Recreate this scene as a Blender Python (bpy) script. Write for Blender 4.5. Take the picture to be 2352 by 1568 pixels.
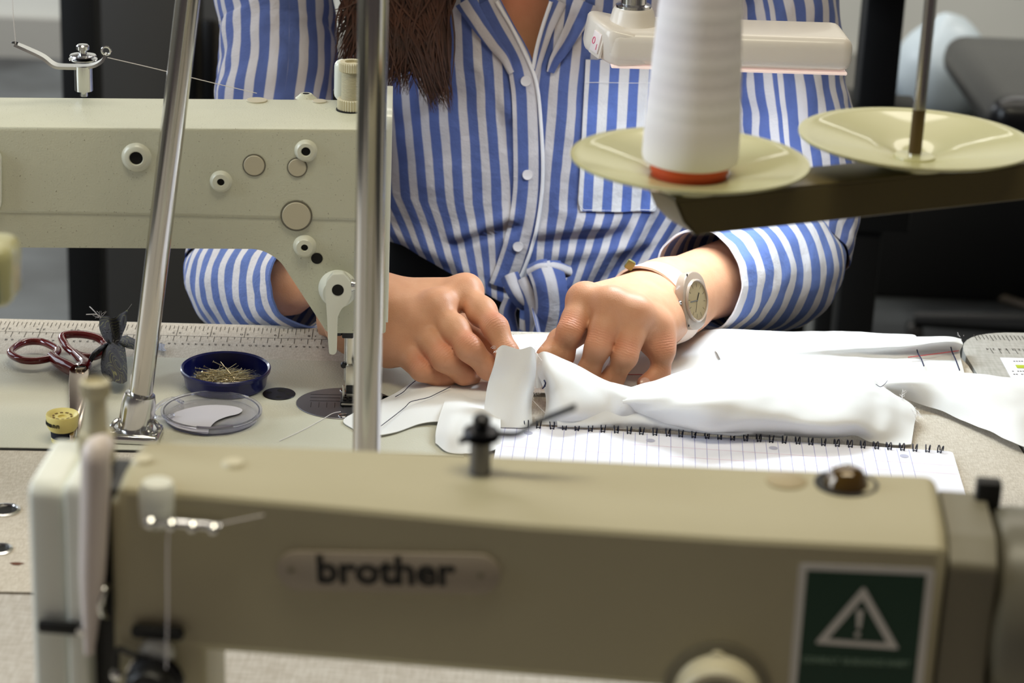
import bpy, bmesh, math, random
import numpy as np
from mathutils import Vector as V, Matrix, noise
random.seed(7)
sc = bpy.context.scene
for o in list(bpy.data.objects):
    bpy.data.objects.remove(o)
COL = sc.collection
PI = math.pi
T = 0.75                      # table height (m)
# ------------------------------------------------------------------ camera
TH, RO, FPX, CX, CY = math.radians(20.3), math.radians(2.4), 5200.0, 1176.0, 784.0
CAM = V((0, 0, T + 0.595))
_f = V((0, math.cos(TH), -math.sin(TH)))
_u0 = V((0, math.sin(TH), math.cos(TH)))
_r0 = V((1, 0, 0))
_r = _r0 * math.cos(RO) + _u0 * math.sin(RO)
_u = _u0 * math.cos(RO) - _r0 * math.sin(RO)
cd = bpy.data.cameras.new('camera')
cam = bpy.data.objects.new('camera', cd)
COL.objects.link(cam)
m = Matrix.Identity(4)
for i in range(3):
    m[i][0], m[i][1], m[i][2], m[i][3] = _r[i], _u[i], -_f[i], CAM[i]
cam.matrix_world = m
cd.lens = 50
cd.sensor_fit = 'HORIZONTAL'
cd.sensor_width = 2352 * 50 / FPX
cd.clip_start = 0.05
cd.dof.use_dof = True
cd.dof.focus_distance = 1.60
cd.dof.aperture_fstop = 5.6
cd.dof.aperture_blades = 7
sc.camera = cam
sc.view_settings.view_transform = 'Standard'
sc.view_settings.look = 'None'
sc.view_settings.gamma = 1
sc.view_settings.use_curve_mapping = False
sc.view_settings.exposure = 0.0

# ------------------------------------------------------------------ world and lights
w = bpy.data.worlds.new('room_air')
sc.world = w
w.use_nodes = True
w.node_tree.nodes['Background'].inputs[0].default_value = (1.0, 0.84, 0.83, 1)
w.node_tree.nodes['Background'].inputs[1].default_value = 0.075


def area(name, loc, target, sx, sy, power, col):
    l = bpy.data.lights.new(name, 'AREA')
    l.shape = 'RECTANGLE'; l.size = sx; l.size_y = sy
    l.energy = power; l.color = col
    o = bpy.data.objects.new(name, l)
    COL.objects.link(o)
    o.location = loc
    d = V(target) - V(loc)
    o.rotation_euler = d.to_track_quat('-Z', 'Y').to_euler()
    return o


area('ceiling_light', (0.1, 0.8, 2.75), (0.1, 1.15, 0.8), 1.5, 0.35, 24, (1.0, 0.92, 0.70))
area('wall_fill_light', (0.8, 4.5, 2.7), (0.6, 5.4, 0.5), 3.5, 0.3, 62, (1.0, 0.97, 0.90))  # added fill lamp, brightens the back wall
area('ceiling_light.001', (0.0, 2.9, 2.75), (0.0, 2.6, 0.0), 2.6, 0.4, 26, (1.0, 0.93, 0.80))
area('window_light', (-2.2, 1.15, 1.75), (0.0, 1.45, 0.85), 0.9, 1.2, 34, (0.80, 0.90, 1.0))
area('window_light.002', (-2.6, 3.0, 2.0), (0.0, 1.8, 0.8), 1.4, 1.2, 14, (0.80, 0.90, 1.0))
area('window_light.001', (-2.4, 4.6, 1.6), (-1.2, 4.8, 0.1), 1.2, 1.0, 45, (0.90, 0.94, 1.0))


# ------------------------------------------------------------------ helpers
def ray(px, py):
    return _f + _r * ((px - CX) / FPX) - _u * ((py - CY) / FPX)


def onz(px, py, h=0.0):
    d = ray(px, py)
    return CAM + d * ((T + h - CAM.z) / d.z)


def ony(px, py, y):
    d = ray(px, py)
    return CAM + d * (y / d.y)


def onp(px, py, P, N):
    d = ray(px, py)
    return CAM + d * ((P - CAM).dot(N) / d.dot(N))


def px_of(p):
    d = V(p) - CAM
    z = d.dot(_f)
    return CX + d.dot(_r) / z * FPX, CY - d.dot(_u) / z * FPX


def lin(c):
    return tuple((x / 12.92 if x <= 0.04045 else ((x + 0.055) / 1.055) ** 2.4) for x in c)


def nd(nt, typ, **kw):
    n = nt.nodes.new(typ)
    for k, v in kw.items():
        setattr(n, k, v)
    return n


def mat(name, col, rough=0.5, metal=0.0, bump=0.0, bscale=400, var=0.0, vscale=30, coat=0.0, sss=0.0, spec=None,
        trans=0.0, ior=1.45, speck=None, emis=None, aniso=0.0):
    m = bpy.data.materials.new(name)
    m.use_nodes = True
    nt = m.node_tree
    b = nt.nodes['Principled BSDF']
    c = lin(col) + (1,)
    b.inputs['Base Color'].default_value = c
    b.inputs['Roughness'].default_value = rough
    b.inputs['Metallic'].default_value = metal
    b.inputs['Coat Weight'].default_value = coat
    b.inputs['IOR'].default_value = ior
    b.inputs['Transmission Weight'].default_value = trans
    if sss:
        b.inputs['Subsurface Weight'].default_value = sss
        b.inputs['Subsurface Radius'].default_value = (1.0, 0.35, 0.2)
        b.inputs['Subsurface Scale'].default_value = 0.004
    if spec is not None:
        b.inputs['Specular IOR Level'].default_value = spec
    if emis:
        b.inputs['Emission Color'].default_value = lin(emis[:3]) + (1,)
        b.inputs['Emission Strength'].default_value = emis[3]
    tc = nd(nt, 'ShaderNodeTexCoord')
    if var or speck:
        n = nd(nt, 'ShaderNodeTexNoise')
        n.inputs['Scale'].default_value = vscale
        n.inputs['Detail'].default_value = 5
        nt.links.new(tc.outputs['Object'], n.inputs['Vector'])
        mx = nd(nt, 'ShaderNodeMixRGB')
        mx.blend_type = 'MIX'
        mx.inputs[1].default_value = lin([max(0, x * (1 - var)) for x in col]) + (1,)
        mx.inputs[2].default_value = lin([min(1, x * (1 + var)) for x in col]) + (1,)
        nt.links.new(n.outputs['Fac'], mx.inputs[0])
        out = mx.outputs[0]
        if speck:
            n2 = nd(nt, 'ShaderNodeTexNoise')
            n2.inputs['Scale'].default_value = speck[0]
            n2.inputs['Detail'].default_value = 2
            nt.links.new(tc.outputs['Object'], n2.inputs['Vector'])
            r = nd(nt, 'ShaderNodeValToRGB')
            r.color_ramp.elements[0].position = speck[1]
            r.color_ramp.elements[0].color = (0, 0, 0, 1)
            r.color_ramp.elements[1].position = speck[1] + 0.04
            r.color_ramp.elements[1].color = (1, 1, 1, 1)
            nt.links.new(n2.outputs['Fac'], r.inputs[0])
            m2 = nd(nt, 'ShaderNodeMixRGB')
            nt.links.new(r.outputs[0], m2.inputs[0])
            nt.links.new(out, m2.inputs[1])
            m2.inputs[2].default_value = lin(speck[2]) + (1,)
            out = m2.outputs[0]
        nt.links.new(out, b.inputs['Base Color'])
    if bump:
        n = nd(nt, 'ShaderNodeTexNoise')
        n.inputs['Scale'].default_value = bscale
        n.inputs['Detail'].default_value = 3
        nt.links.new(tc.outputs['Object'], n.inputs['Vector'])
        bp = nd(nt, 'ShaderNodeBump')
        bp.inputs['Strength'].default_value = bump
        bp.inputs['Distance'].default_value = 0.001
        nt.links.new(n.outputs['Fac'], bp.inputs['Height'])
        nt.links.new(bp.outputs[0], b.inputs['Normal'])
    return m


ORG = {}


def finish(bm, name, matl, smooth=True, angle=35):
    me = bpy.data.meshes.new(name)
    bm.normal_update()
    bm.to_mesh(me)
    bm.free()
    if matl:
        for x in (matl if isinstance(matl, (list, tuple)) else [matl]):
            me.materials.append(x)
    if smooth:
        me.polygons.foreach_set('use_smooth', [True] * len(me.polygons))
        me.set_sharp_from_angle(angle=math.radians(angle))
    return me


def obj(name, bm, matl, parent=None, smooth=True, angle=35, **props):
    """one mesh object, geometry given in world coordinates"""
    me = finish(bm, name, matl, smooth, angle) if isinstance(bm, bmesh.types.BMesh) else bm
    if not isinstance(bm, bmesh.types.BMesh) and matl and not len(me.materials):
        me.materials.append(matl)
    o = bpy.data.objects.new(name, me)
    COL.objects.link(o)
    if parent is None:
        n = len(me.vertices)
        a = np.empty(n * 3, 'f'); me.vertices.foreach_get('co', a); a = a.reshape(-1, 3)
        L = V(((a[:, 0].min() + a[:, 0].max()) / 2, (a[:, 1].min() + a[:, 1].max()) / 2, a[:, 2].min()))
        me.transform(Matrix.Translation(-L))
        o.location = L
        ORG[o.name] = L
    else:
        L = ORG[parent.name]
        me.transform(Matrix.Translation(-L))
        o.parent = parent
        ORG[o.name] = L
    for k, v in props.items():
        o[k] = v
    return o


def thing(name, label, cat, loc, group=None):
    o = bpy.data.objects.new(name, None)
    COL.objects.link(o)
    o.empty_display_size = 0.02
    o.location = loc
    ORG[o.name] = V(loc)
    o['label'] = label; o['category'] = cat
    if group:
        o['group'] = group
    return o


def tag(o, label, cat, group=None):
    o['label'] = label; o['category'] = cat
    if group:
        o['group'] = group
    return o


def struct(name, bm, m, **kw):
    o = obj(name, bm, m, **kw)
    o['kind'] = 'structure'
    return o


def BM():
    return bmesh.new()


def addbox(bm, c, s, rot=None, bev=0.0, seg=2):
    r = bmesh.ops.create_cube(bm, size=1.0)
    vs = r['verts']
    M = Matrix.Translation(V(c)) @ (rot.to_4x4() if rot else Matrix.Identity(4)) @ Matrix.Diagonal((s[0], s[1], s[2], 1))
    bmesh.ops.transform(bm, matrix=M, verts=vs)
    if bev:
        es = list({e for v in vs for e in v.link_edges})
        bmesh.ops.bevel(bm, geom=es, offset=bev, segments=seg, affect='EDGES', profile=0.5)
    return bm


def basis(z, xh=None):
    z = V(z).normalized()
    x = V(xh) if xh is not None else (V((1, 0, 0)) if abs(z.x) < 0.8 else V((0, 1, 0)))
    y = z.cross(x).normalized()
    x = y.cross(z).normalized()
    return Matrix((x, y, z)).transposed()


def lathe(bm, o, axis, prof, seg=32, xh=None, knurl=0.0):
    """prof: list of (radius, distance along axis); caps where radius==0"""
    R = basis(axis, xh)
    o = V(o)
    rings = []
    for (r, d) in prof:
        if r <= 1e-7:
            rings.append([bm.verts.new(o + R @ V((0, 0, d)))])
        else:
            rings.append([bm.verts.new(o + R @ V(((r - (knurl if (i % 2 and knurl) else 0)) * math.cos(2 * PI * i / seg), (r - (knurl if (i % 2 and knurl) else 0)) * math.sin(2 * PI * i / seg), d))) for i in range(seg)])
    for a, b in zip(rings[:-1], rings[1:]):
        for i in range(seg):
            j = (i + 1) % seg
            if len(a) == 1 and len(b) == 1:
                break
            if len(a) == 1:
                bm.faces.new((a[0], b[j], b[i])) if True else None
            elif len(b) == 1:
                bm.faces.new((a[i], a[j], b[0]))
            else:
                bm.faces.new((a[i], a[j], b[j], b[i]))
    bmesh.ops.recalc_face_normals(bm, faces=bm.faces[:])
    return bm


def disc(bm, o, axis, r, t, seg=32, bev=None):
    b = bev if bev is not None else min(t, r) * 0.2
    return lathe(bm, o, axis, [(0, 0), (r, 0), (r, t - b), (r - b, t), (0, t)], seg)


def catmull(P, n):
    P = [V(p) for p in P]
    if len(P) == 2:
        return [P[0].lerp(P[1], i / (n - 1)) for i in range(n)]
    Q = [P[0] * 2 - P[1]] + P + [P[-1] * 2 - P[-2]]
    out = []
    L = len(P) - 1
    for i in range(n):
        t = i / (n - 1) * L
        k = min(int(t), L - 1)
        t -= k
        a, b, c, d = Q[k], Q[k + 1], Q[k + 2], Q[k + 3]
        out.append(0.5 * ((2 * b) + (c - a) * t + (2 * a - 5 * b + 4 * c - d) * t * t + (3 * b - a - 3 * c + d) * t ** 3))
    return out


def tube(bm, pts, rad, seg=8, cap=True, n=None, closed=False):
    if n:
        pts = catmull(pts, n)
    pts = [V(p) for p in pts]
    N = len(pts)
    rr = rad if isinstance(rad, (list, tuple)) else [rad]
    rings = []
    nrm = None
    for i, p in enumerate(pts):
        a = pts[(i - 1) % N] if (closed or i > 0) else p
        b = pts[(i + 1) % N] if (closed or i < N - 1) else p
        t = (b - a).normalized()
        if nrm is None:
            nrm = t.orthogonal().normalized()
        nrm = (nrm - t * nrm.dot(t)).normalized()
        bi = t.cross(nrm)
        q = i / (N - 1) * (len(rr) - 1)
        k = min(int(q), len(rr) - 2) if len(rr) > 1 else 0
        r = rr[0] if len(rr) == 1 else rr[k] + (rr[k + 1] - rr[k]) * (q - k)
        rings.append([bm.verts.new(p + nrm * (r * math.cos(2 * PI * j / seg)) + bi * (r * math.sin(2 * PI * j / seg))) for j in range(seg)])
    pairs = list(zip(rings[:-1], rings[1:])) + ([(rings[-1], rings[0])] if closed else [])
    for a, b in pairs:
        for j in range(seg):
            k = (j + 1) % seg
            bm.faces.new((a[j], a[k], b[k], b[j]))
    if cap and not closed:
        bm.faces.new(rings[0][::-1]); bm.faces.new(rings[-1])
    return bm


def prism(bm, pts, ext, bev=0.0, seg=2, bevall=True):
    """polygon pts (3D, planar) extruded by vector ext"""
    vs = [bm.verts.new(V(p)) for p in pts]
    f = bm.faces.new(vs)
    r = bmesh.ops.extrude_face_region(bm, geom=[f])
    nv = [g for g in r['geom'] if isinstance(g, bmesh.types.BMVert)]
    bmesh.ops.translate(bm, vec=V(ext), verts=nv)
    allv = vs + nv
    fs = list({ff for v in allv for ff in v.link_faces})
    bmesh.ops.recalc_face_normals(bm, faces=fs)
    if bev:
        S = set(nv) if bevall == 'far' else (set(vs) if bevall == 'near' else None)
        es = list({e for v in allv for e in v.link_edges})
        if S is not None:
            es = [e for e in es if e.verts[0] in S and e.verts[1] in S]
        bmesh.ops.bevel(bm, geom=es, offset=bev, segments=seg, affect='EDGES', profile=0.5, clamp_overlap=True)
    return bm


def roundpoly(pts, r, k=5):
    """round the corners of a polygon of 3D points"""
    out = []
    n = len(pts)
    for i in range(n):
        p = V(pts[i]); a = V(pts[i - 1]); b = V(pts[(i + 1) % n])
        rr = r[i] if isinstance(r, (list, tuple)) else r
        if rr <= 0:
            out.append(p); continue
        da, db = a - p, b - p
        q = min(rr, da.length * 0.48, db.length * 0.48)
        s, e = p + da.normalized() * q, p + db.normalized() * q
        for j in range(k + 1):
            t = j / k
            out.append((1 - t) ** 2 * s + 2 * t * (1 - t) * p + t * t * e)
    return out


class Frame:
    def __init__(s, o, a):
        s.o = V(o)
        s.e1 = V((math.cos(a), math.sin(a), 0)); s.e2 = V((-math.sin(a), math.cos(a), 0)); s.e3 = V((0, 0, 1))
        s.a = a
        s.R = Matrix((s.e1, s.e2, s.e3)).transposed()

    def w(s, u, v, h):
        return s.o + s.e1 * u + s.e2 * v + s.e3 * h

    def hit(s, px, py, v):
        """world point where the ray meets the vertical plane at depth v"""
        return onp(px, py, s.o + s.e2 * v, s.e2)

    def loc(s, p):
        d = V(p) - s.o
        return V((d.dot(s.e1), d.dot(s.e2), d.z))


def grid_bm(rows, uvs=None, closed_u=False, keep=None):
    """rows of points -> quad grid with UV layer 'UV' """
    bm = BM()
    G = [[bm.verts.new(p) for p in r] for r in rows]
    ul = bm.loops.layers.uv.new('UV')
    nr, nc = len(rows), len(rows[0])
    for i in range(nr - 1):
        for j in range(nc if closed_u else nc - 1):
            k = (j + 1) % nc
            if keep and not keep(i, j):
                continue
            f = bm.faces.new((G[i][j], G[i][k], G[i + 1][k], G[i + 1][j]))
            if uvs:
                q = [uvs[i][j], uvs[i][j + 1], uvs[i + 1][j + 1], uvs[i + 1][j]]
                for l, c in zip(f.loops, q):
                    l[ul].uv = c
    loose = [v for v in bm.verts if not v.link_faces]
    bmesh.ops.delete(bm, geom=loose, context='VERTS')
    return bm


def surf(ctrl, nu, nv):
    """Catmull-Rom surface through a control grid (rows of V)"""
    rows = [catmull(r, nu) for r in ctrl]
    cols = [catmull([rows[i][j] for i in range(len(rows))], nv) for j in range(nu)]
    return [[cols[j][i] for j in range(nu)] for i in range(nv)]


def thicken(bm, t):
    bmesh.ops.recalc_face_normals(bm, faces=bm.faces[:])
    bmesh.ops.solidify(bm, geom=bm.faces[:], thickness=t)
    return bm


# text as mesh, cached
_tx = {}


def text_mesh(s, size, bold=0.0, ext=0.0002, shear=0.0):
    k = (s, size, bold, ext, shear)
    if k not in _tx:
        c = bpy.data.curves.new('t', 'FONT')
        c.body = s; c.size = size; c.align_x = 'CENTER'; c.align_y = 'CENTER'
        c.extrude = ext; c.offset = bold; c.shear = shear
        c.resolution_u = 3
        o = bpy.data.objects.new('t', c)
        COL.objects.link(o)
        bpy.context.view_layer.update()
        me = bpy.data.meshes.new_from_object(o.evaluated_get(bpy.context.evaluated_depsgraph_get()))
        bpy.data.objects.remove(o)
        bpy.data.curves.remove(c)
        _tx[k] = me
    return _tx[k]


def addtext(bm, s, size, M, **kw):
    me = text_mesh(s, size, **kw)
    b2 = BM(); b2.from_mesh(me)
    bmesh.ops.transform(b2, matrix=M, verts=b2.verts[:])
    tmp = bpy.data.meshes.new('tmp'); b2.to_mesh(tmp); b2.free()
    bm.from_mesh(tmp)
    bpy.data.meshes.remove(tmp)


def fm(o, x, y, z):
    M = Matrix((V(x).normalized(), V(y).normalized(), V(z).normalized())).transposed().to_4x4()
    return Matrix.Translation(V(o)) @ M


# ------------------------------------------------------------------ materials
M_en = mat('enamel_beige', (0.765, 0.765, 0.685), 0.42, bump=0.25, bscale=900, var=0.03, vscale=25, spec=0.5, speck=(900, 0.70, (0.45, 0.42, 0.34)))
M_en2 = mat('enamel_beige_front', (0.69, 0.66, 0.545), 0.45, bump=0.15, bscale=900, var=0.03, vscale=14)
M_enw = mat('enamel_white', (0.86, 0.87, 0.83), 0.3, coat=0.2)
M_bed = mat('enamel_bed', (0.79, 0.785, 0.725), 0.38, bump=0.35, bscale=700, var=0.02, vscale=20)
M_cream = mat('cream_plastic', (0.80, 0.77, 0.66), 0.4)
M_plug = mat('plug_beige', (0.72, 0.69, 0.60), 0.5)
M_black = mat('black_hole', (0.02, 0.02, 0.02), 0.8)
M_blk = mat('black_plastic', (0.05, 0.05, 0.055), 0.4)
M_blkp = mat('black_paint', (0.035, 0.035, 0.035), 0.6)
M_chrome = mat('chrome', (0.86, 0.86, 0.86), 0.17, 1.0)
M_nick = mat('nickel', (0.86, 0.84, 0.79), 0.38, 1.0)
M_pole = mat('brushed_steel', (0.78, 0.77, 0.75), 0.15, 1.0)
M_steel = mat('dark_steel', (0.48, 0.48, 0.50), 0.38, 1.0, bump=0.1, bscale=2000)
M_dk = mat('blued_steel', (0.20, 0.20, 0.21), 0.35, 1.0)
M_brass = mat('oil_sight_glass', (0.34, 0.25, 0.08), 0.12, 0.3, coat=1.0)
M_gray = mat('grey_cover', (0.47, 0.45, 0.38), 0.5, var=0.03)
M_dgray = mat('grey_motor', (0.40, 0.385, 0.33), 0.35, var=0.03)
M_ink = mat('ruler_ink', (0.22, 0.20, 0.18), 0.7)
M_white = mat('white_paper', (0.93, 0.93, 0.97), 0.8)
M_violet = mat('violet_ruling', (0.62, 0.62, 0.82), 0.8)
M_pinkl = mat('pink_ruling', (0.93, 0.78, 0.84), 0.8)
M_wire = mat('spiral_wire', (0.07, 0.08, 0.17), 0.35, 0.3)
M_thread = mat('white_thread', (0.90, 0.88, 0.88), 0.8, bump=0.3, bscale=1500)
M_orange = mat('orange_plastic', (0.80, 0.30, 0.12), 0.45)
M_disc = mat('olive_cream_plastic', (0.72, 0.71, 0.52), 0.3, coat=0.4)
M_bar = mat('olive_paint', (0.36, 0.32, 0.20), 0.4, var=0.04)
M_lamp = mat('lamp_white_plastic', (0.86, 0.83, 0.79), 0.35, coat=0.2)
M_blue = mat('navy_plastic', (0.05, 0.08, 0.34), 0.3, coat=0.3)
M_clear = mat('clear_plastic', (0.95, 0.95, 0.99), 0.08, trans=0.93, ior=1.30)
M_pin = mat('pin_steel', (0.90, 0.85, 0.70), 0.28, 1.0)
M_red = mat('red_lacquer', (0.42, 0.045, 0.06), 0.16, coat=0.8)
M_scis = mat('scissor_steel', (0.78, 0.72, 0.66), 0.18, 1.0)
M_yel = mat('yellow_plastic', (0.86, 0.80, 0.50), 0.45)
M_navy = mat('navy_thread', (0.05, 0.06, 0.14), 0.8)


def mat_muslin():
    m = mat('muslin', (0.965, 0.965, 0.965), 0.9, bump=0.15, bscale=2500)
    nt = m.node_tree; b = nt.nodes['Principled BSDF']; out = nt.nodes['Material Output']
    tr = nd(nt, 'ShaderNodeBsdfTranslucent'); tr.inputs['Color'].default_value = (0.92, 0.93, 0.95, 1)
    mx = nd(nt, 'ShaderNodeMixShader'); mx.inputs[0].default_value = 0.20
    nt.links.new(b.outputs[0], mx.inputs[1]); nt.links.new(tr.outputs[0], mx.inputs[2]); nt.links.new(mx.outputs[0], out.inputs['Surface'])
    return m


M_mus = mat_muslin()
M_stn = mat('navy_stitch', (0.12, 0.13, 0.26), 0.8)
M_str = mat('red_pencil', (0.80, 0.32, 0.34), 0.8)
M_green = mat('sticker_green', (0.0, 0.20, 0.13), 0.5)
M_stw = mat('sticker_white', (0.83, 0.82, 0.80), 0.5)
M_sgy = mat('sticker_lettering', (0.45, 0.55, 0.48), 0.5)
M_rust = mat('rust_stain', (0.38, 0.22, 0.14), 0.8)
M_rose = mat('rose_plastic', (0.86, 0.815, 0.79), 0.4)


def mat_linen(name, c1, c2, sc1=900):
    m = mat(name, c1, 0.55)
    nt = m.node_tree; b = nt.nodes['Principled BSDF']
    tc = nd(nt, 'ShaderNodeTexCoord')
    fac = None
    outs = []
    for s in ((sc1, sc1 * 0.14, 1), (sc1 * 0.14, sc1, 1)):
        mp = nd(nt, 'ShaderNodeMapping'); mp.inputs['Scale'].default_value = s
        n = nd(nt, 'ShaderNodeTexNoise'); n.inputs['Scale'].default_value = 1.0; n.inputs['Detail'].default_value = 2
        nt.links.new(tc.outputs['Object'], mp.inputs[0]); nt.links.new(mp.outputs[0], n.inputs['Vector'])
        outs.append(n.outputs['Fac'])
    ad = nd(nt, 'ShaderNodeMath', operation='ADD'); nt.links.new(outs[0], ad.inputs[0]); nt.links.new(outs[1], ad.inputs[1])
    mr = nd(nt, 'ShaderNodeMapRange'); mr.inputs['From Min'].default_value = 0.75; mr.inputs['From Max'].default_value = 1.25
    nt.links.new(ad.outputs[0], mr.inputs['Value'])
    mx = nd(nt, 'ShaderNodeMixRGB'); mx.inputs[1].default_value = lin(c1) + (1,); mx.inputs[2].default_value = lin(c2) + (1,)
    nt.links.new(mr.outputs[0], mx.inputs[0]); nt.links.new(mx.outputs[0], b.inputs['Base Color'])
    return m


M_linen = mat_linen('linen_laminate', (0.70, 0.66, 0.60), (0.81, 0.78, 0.73), 1500)
M_linen2 = mat_linen('pale_laminate', (0.66, 0.63, 0.59), (0.74, 0.72, 0.69), 500)
M_ngrey = mat_linen('grey_laminate', (0.62, 0.61, 0.58), (0.70, 0.69, 0.67), 500)


def mat_stripe(name, axis='u', period=0.0153, blue=0.54, warp=0.0011, c_b=(0.285, 0.345, 0.555), c_w=(0.72, 0.70, 0.715)):
    m = mat(name, c_w, 0.9)
    nt = m.node_tree; b = nt.nodes['Principled BSDF']
    b.inputs['Sheen Weight'].default_value = 0.1
    uv = nd(nt, 'ShaderNodeUVMap'); uv.uv_map = 'UV'
    sp = nd(nt, 'ShaderNodeSeparateXYZ'); nt.links.new(uv.outputs[0], sp.inputs[0])
    n = nd(nt, 'ShaderNodeTexNoise'); n.inputs['Scale'].default_value = 28; n.inputs['Detail'].default_value = 2
    nt.links.new(uv.outputs[0], n.inputs['Vector'])
    ma = nd(nt, 'ShaderNodeMath', operation='MULTIPLY_ADD'); nt.links.new(n.outputs['Fac'], ma.inputs[0]); ma.inputs[1].default_value = warp * 2
    nt.links.new(sp.outputs[0 if axis == 'u' else 1], ma.inputs[2])
    dv = nd(nt, 'ShaderNodeMath', operation='DIVIDE'); nt.links.new(ma.outputs[0], dv.inputs[0]); dv.inputs[1].default_value = period
    fr = nd(nt, 'ShaderNodeMath', operation='FRACT'); nt.links.new(dv.outputs[0], fr.inputs[0])
    r = nd(nt, 'ShaderNodeValToRGB')
    e = r.color_ramp.elements
    e[0].position = 0.0; e[0].color = (0, 0, 0, 1)
    e[1].position = 0.045; e[1].color = (1, 1, 1, 1)
    x = r.color_ramp.elements.new(blue); x.color = (1, 1, 1, 1)
    x = r.color_ramp.elements.new(blue + 0.045); x.color = (0, 0, 0, 1)
    nt.links.new(fr.outputs[0], r.inputs[0])
    # woven, slightly faded blue
    n2 = nd(nt, 'ShaderNodeTexNoise'); n2.inputs['Scale'].default_value = 60; n2.inputs['Detail'].default_value = 6
    nt.links.new(uv.outputs[0], n2.inputs['Vector'])
    mb = nd(nt, 'ShaderNodeMixRGB'); nt.links.new(n2.outputs['Fac'], mb.inputs[0])
    mb.inputs[1].default_value = lin([c * 0.90 for c in c_b]) + (1,); mb.inputs[2].default_value = lin([min(1, c * 1.12) for c in c_b]) + (1,)
    mx = nd(nt, 'ShaderNodeMixRGB'); nt.links.new(r.outputs[0], mx.inputs[0]); mx.inputs[1].default_value = lin(c_w) + (1,)
    nt.links.new(mb.outputs[0], mx.inputs[2]); nt.links.new(mx.outputs[0], b.inputs['Base Color'])
    n3 = nd(nt, 'ShaderNodeTexNoise'); n3.inputs['Scale'].default_value = 55; n3.inputs['Detail'].default_value = 6; n3.inputs['Roughness'].default_value = 0.6
    nt.links.new(uv.outputs[0], n3.inputs['Vector'])
    bp = nd(nt, 'ShaderNodeBump'); bp.inputs['Strength'].default_value = 0.55; bp.inputs['Distance'].default_value = 0.004
    nt.links.new(n3.outputs['Fac'], bp.inputs['Height']); nt.links.new(bp.outputs[0], b.inputs['Normal'])
    return m


M_shirt = mat_stripe('striped_cotton_shaded')  # torso and sleeve cloth, darkened so the colour holds their shade
M_cuff = mat_stripe('striped_crosswise_lit', 'v', 0.0195, c_b=(0.36, 0.44, 0.67), c_w=(0.83, 0.81, 0.82))  # same cloth made paler, lamplight on the cuffs put into the colour
M_plk = mat_stripe('striped_placket', 'u', 0.0165, 0.52, 0.0003)
M_piping = mat('white_piping', (0.84, 0.83, 0.84), 0.9)


def mat_skin():
    m = mat('skin', (0.80, 0.58, 0.45), 0.46, sss=0.08, spec=0.35)
    nt = m.node_tree; b = nt.nodes['Principled BSDF']
    at = nd(nt, 'ShaderNodeAttribute'); at.attribute_name = 'flush'
    tc = nd(nt, 'ShaderNodeTexCoord')
    n = nd(nt, 'ShaderNodeTexNoise'); n.inputs['Scale'].default_value = 90; n.inputs['Detail'].default_value = 5
    nt.links.new(tc.outputs['Object'], n.inputs['Vector'])
    m1 = nd(nt, 'ShaderNodeMixRGB'); nt.links.new(n.outputs['Fac'], m1.inputs[0])
    m1.inputs[1].default_value = lin((0.775, 0.555, 0.42)) + (1,); m1.inputs[2].default_value = lin((0.845, 0.64, 0.51)) + (1,)
    m2 = nd(nt, 'ShaderNodeMixRGB'); nt.links.new(at.outputs['Fac'], m2.inputs[0]); nt.links.new(m1.outputs[0], m2.inputs[1])
    m2.inputs[2].default_value = lin((0.82, 0.42, 0.34)) + (1,)
    nt.links.new(m2.outputs[0], b.inputs['Base Color'])
    n2 = nd(nt, 'ShaderNodeTexVoronoi'); n2.inputs['Scale'].default_value = 900
    nt.links.new(tc.outputs['Object'], n2.inputs['Vector'])
    bp = nd(nt, 'ShaderNodeBump'); bp.inputs['Strength'].default_value = 0.12; bp.inputs['Distance'].default_value = 0.0006
    nt.links.new(n2.outputs['Distance'], bp.inputs['Height'])
    # transverse skin folds over the middle finger joints
    ka = nd(nt, 'ShaderNodeAttribute'); ka.attribute_name = 'fold_pos'
    km = nd(nt, 'ShaderNodeAttribute'); km.attribute_name = 'fold_mask'
    n5 = nd(nt, 'ShaderNodeTexNoise'); n5.inputs['Scale'].default_value = 300
    nt.links.new(tc.outputs['Object'], n5.inputs['Vector'])
    a1 = nd(nt, 'ShaderNodeMath', operation='MULTIPLY_ADD'); nt.links.new(n5.outputs['Fac'], a1.inputs[0]); a1.inputs[1].default_value = 0.0022
    nt.links.new(ka.outputs['Fac'], a1.inputs[2])
    a2 = nd(nt, 'ShaderNodeMath', operation='MULTIPLY'); nt.links.new(a1.outputs[0], a2.inputs[0]); a2.inputs[1].default_value = 3300
    a3 = nd(nt, 'ShaderNodeMath', operation='SINE'); nt.links.new(a2.outputs[0], a3.inputs[0])
    a4 = nd(nt, 'ShaderNodeMath', operation='MULTIPLY'); nt.links.new(a3.outputs[0], a4.inputs[0]); nt.links.new(km.outputs['Fac'], a4.inputs[1])
    b2 = nd(nt, 'ShaderNodeBump'); b2.inputs['Strength'].default_value = 0.5; b2.inputs['Distance'].default_value = 0.0003
    nt.links.new(a4.outputs[0], b2.inputs['Height']); nt.links.new(bp.outputs[0], b2.inputs['Normal'])
    nt.links.new(b2.outputs[0], b.inputs['Normal'])
    return m


M_skin = mat_skin()
M_nail = mat('nail', (0.88, 0.70, 0.64), 0.25, coat=0.4)
M_hair = mat('brown_hair', (0.22, 0.13, 0.085), 0.38, var=0.5, vscale=60)
M_trou = mat('black_cotton', (0.025, 0.025, 0.03), 0.85)


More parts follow.
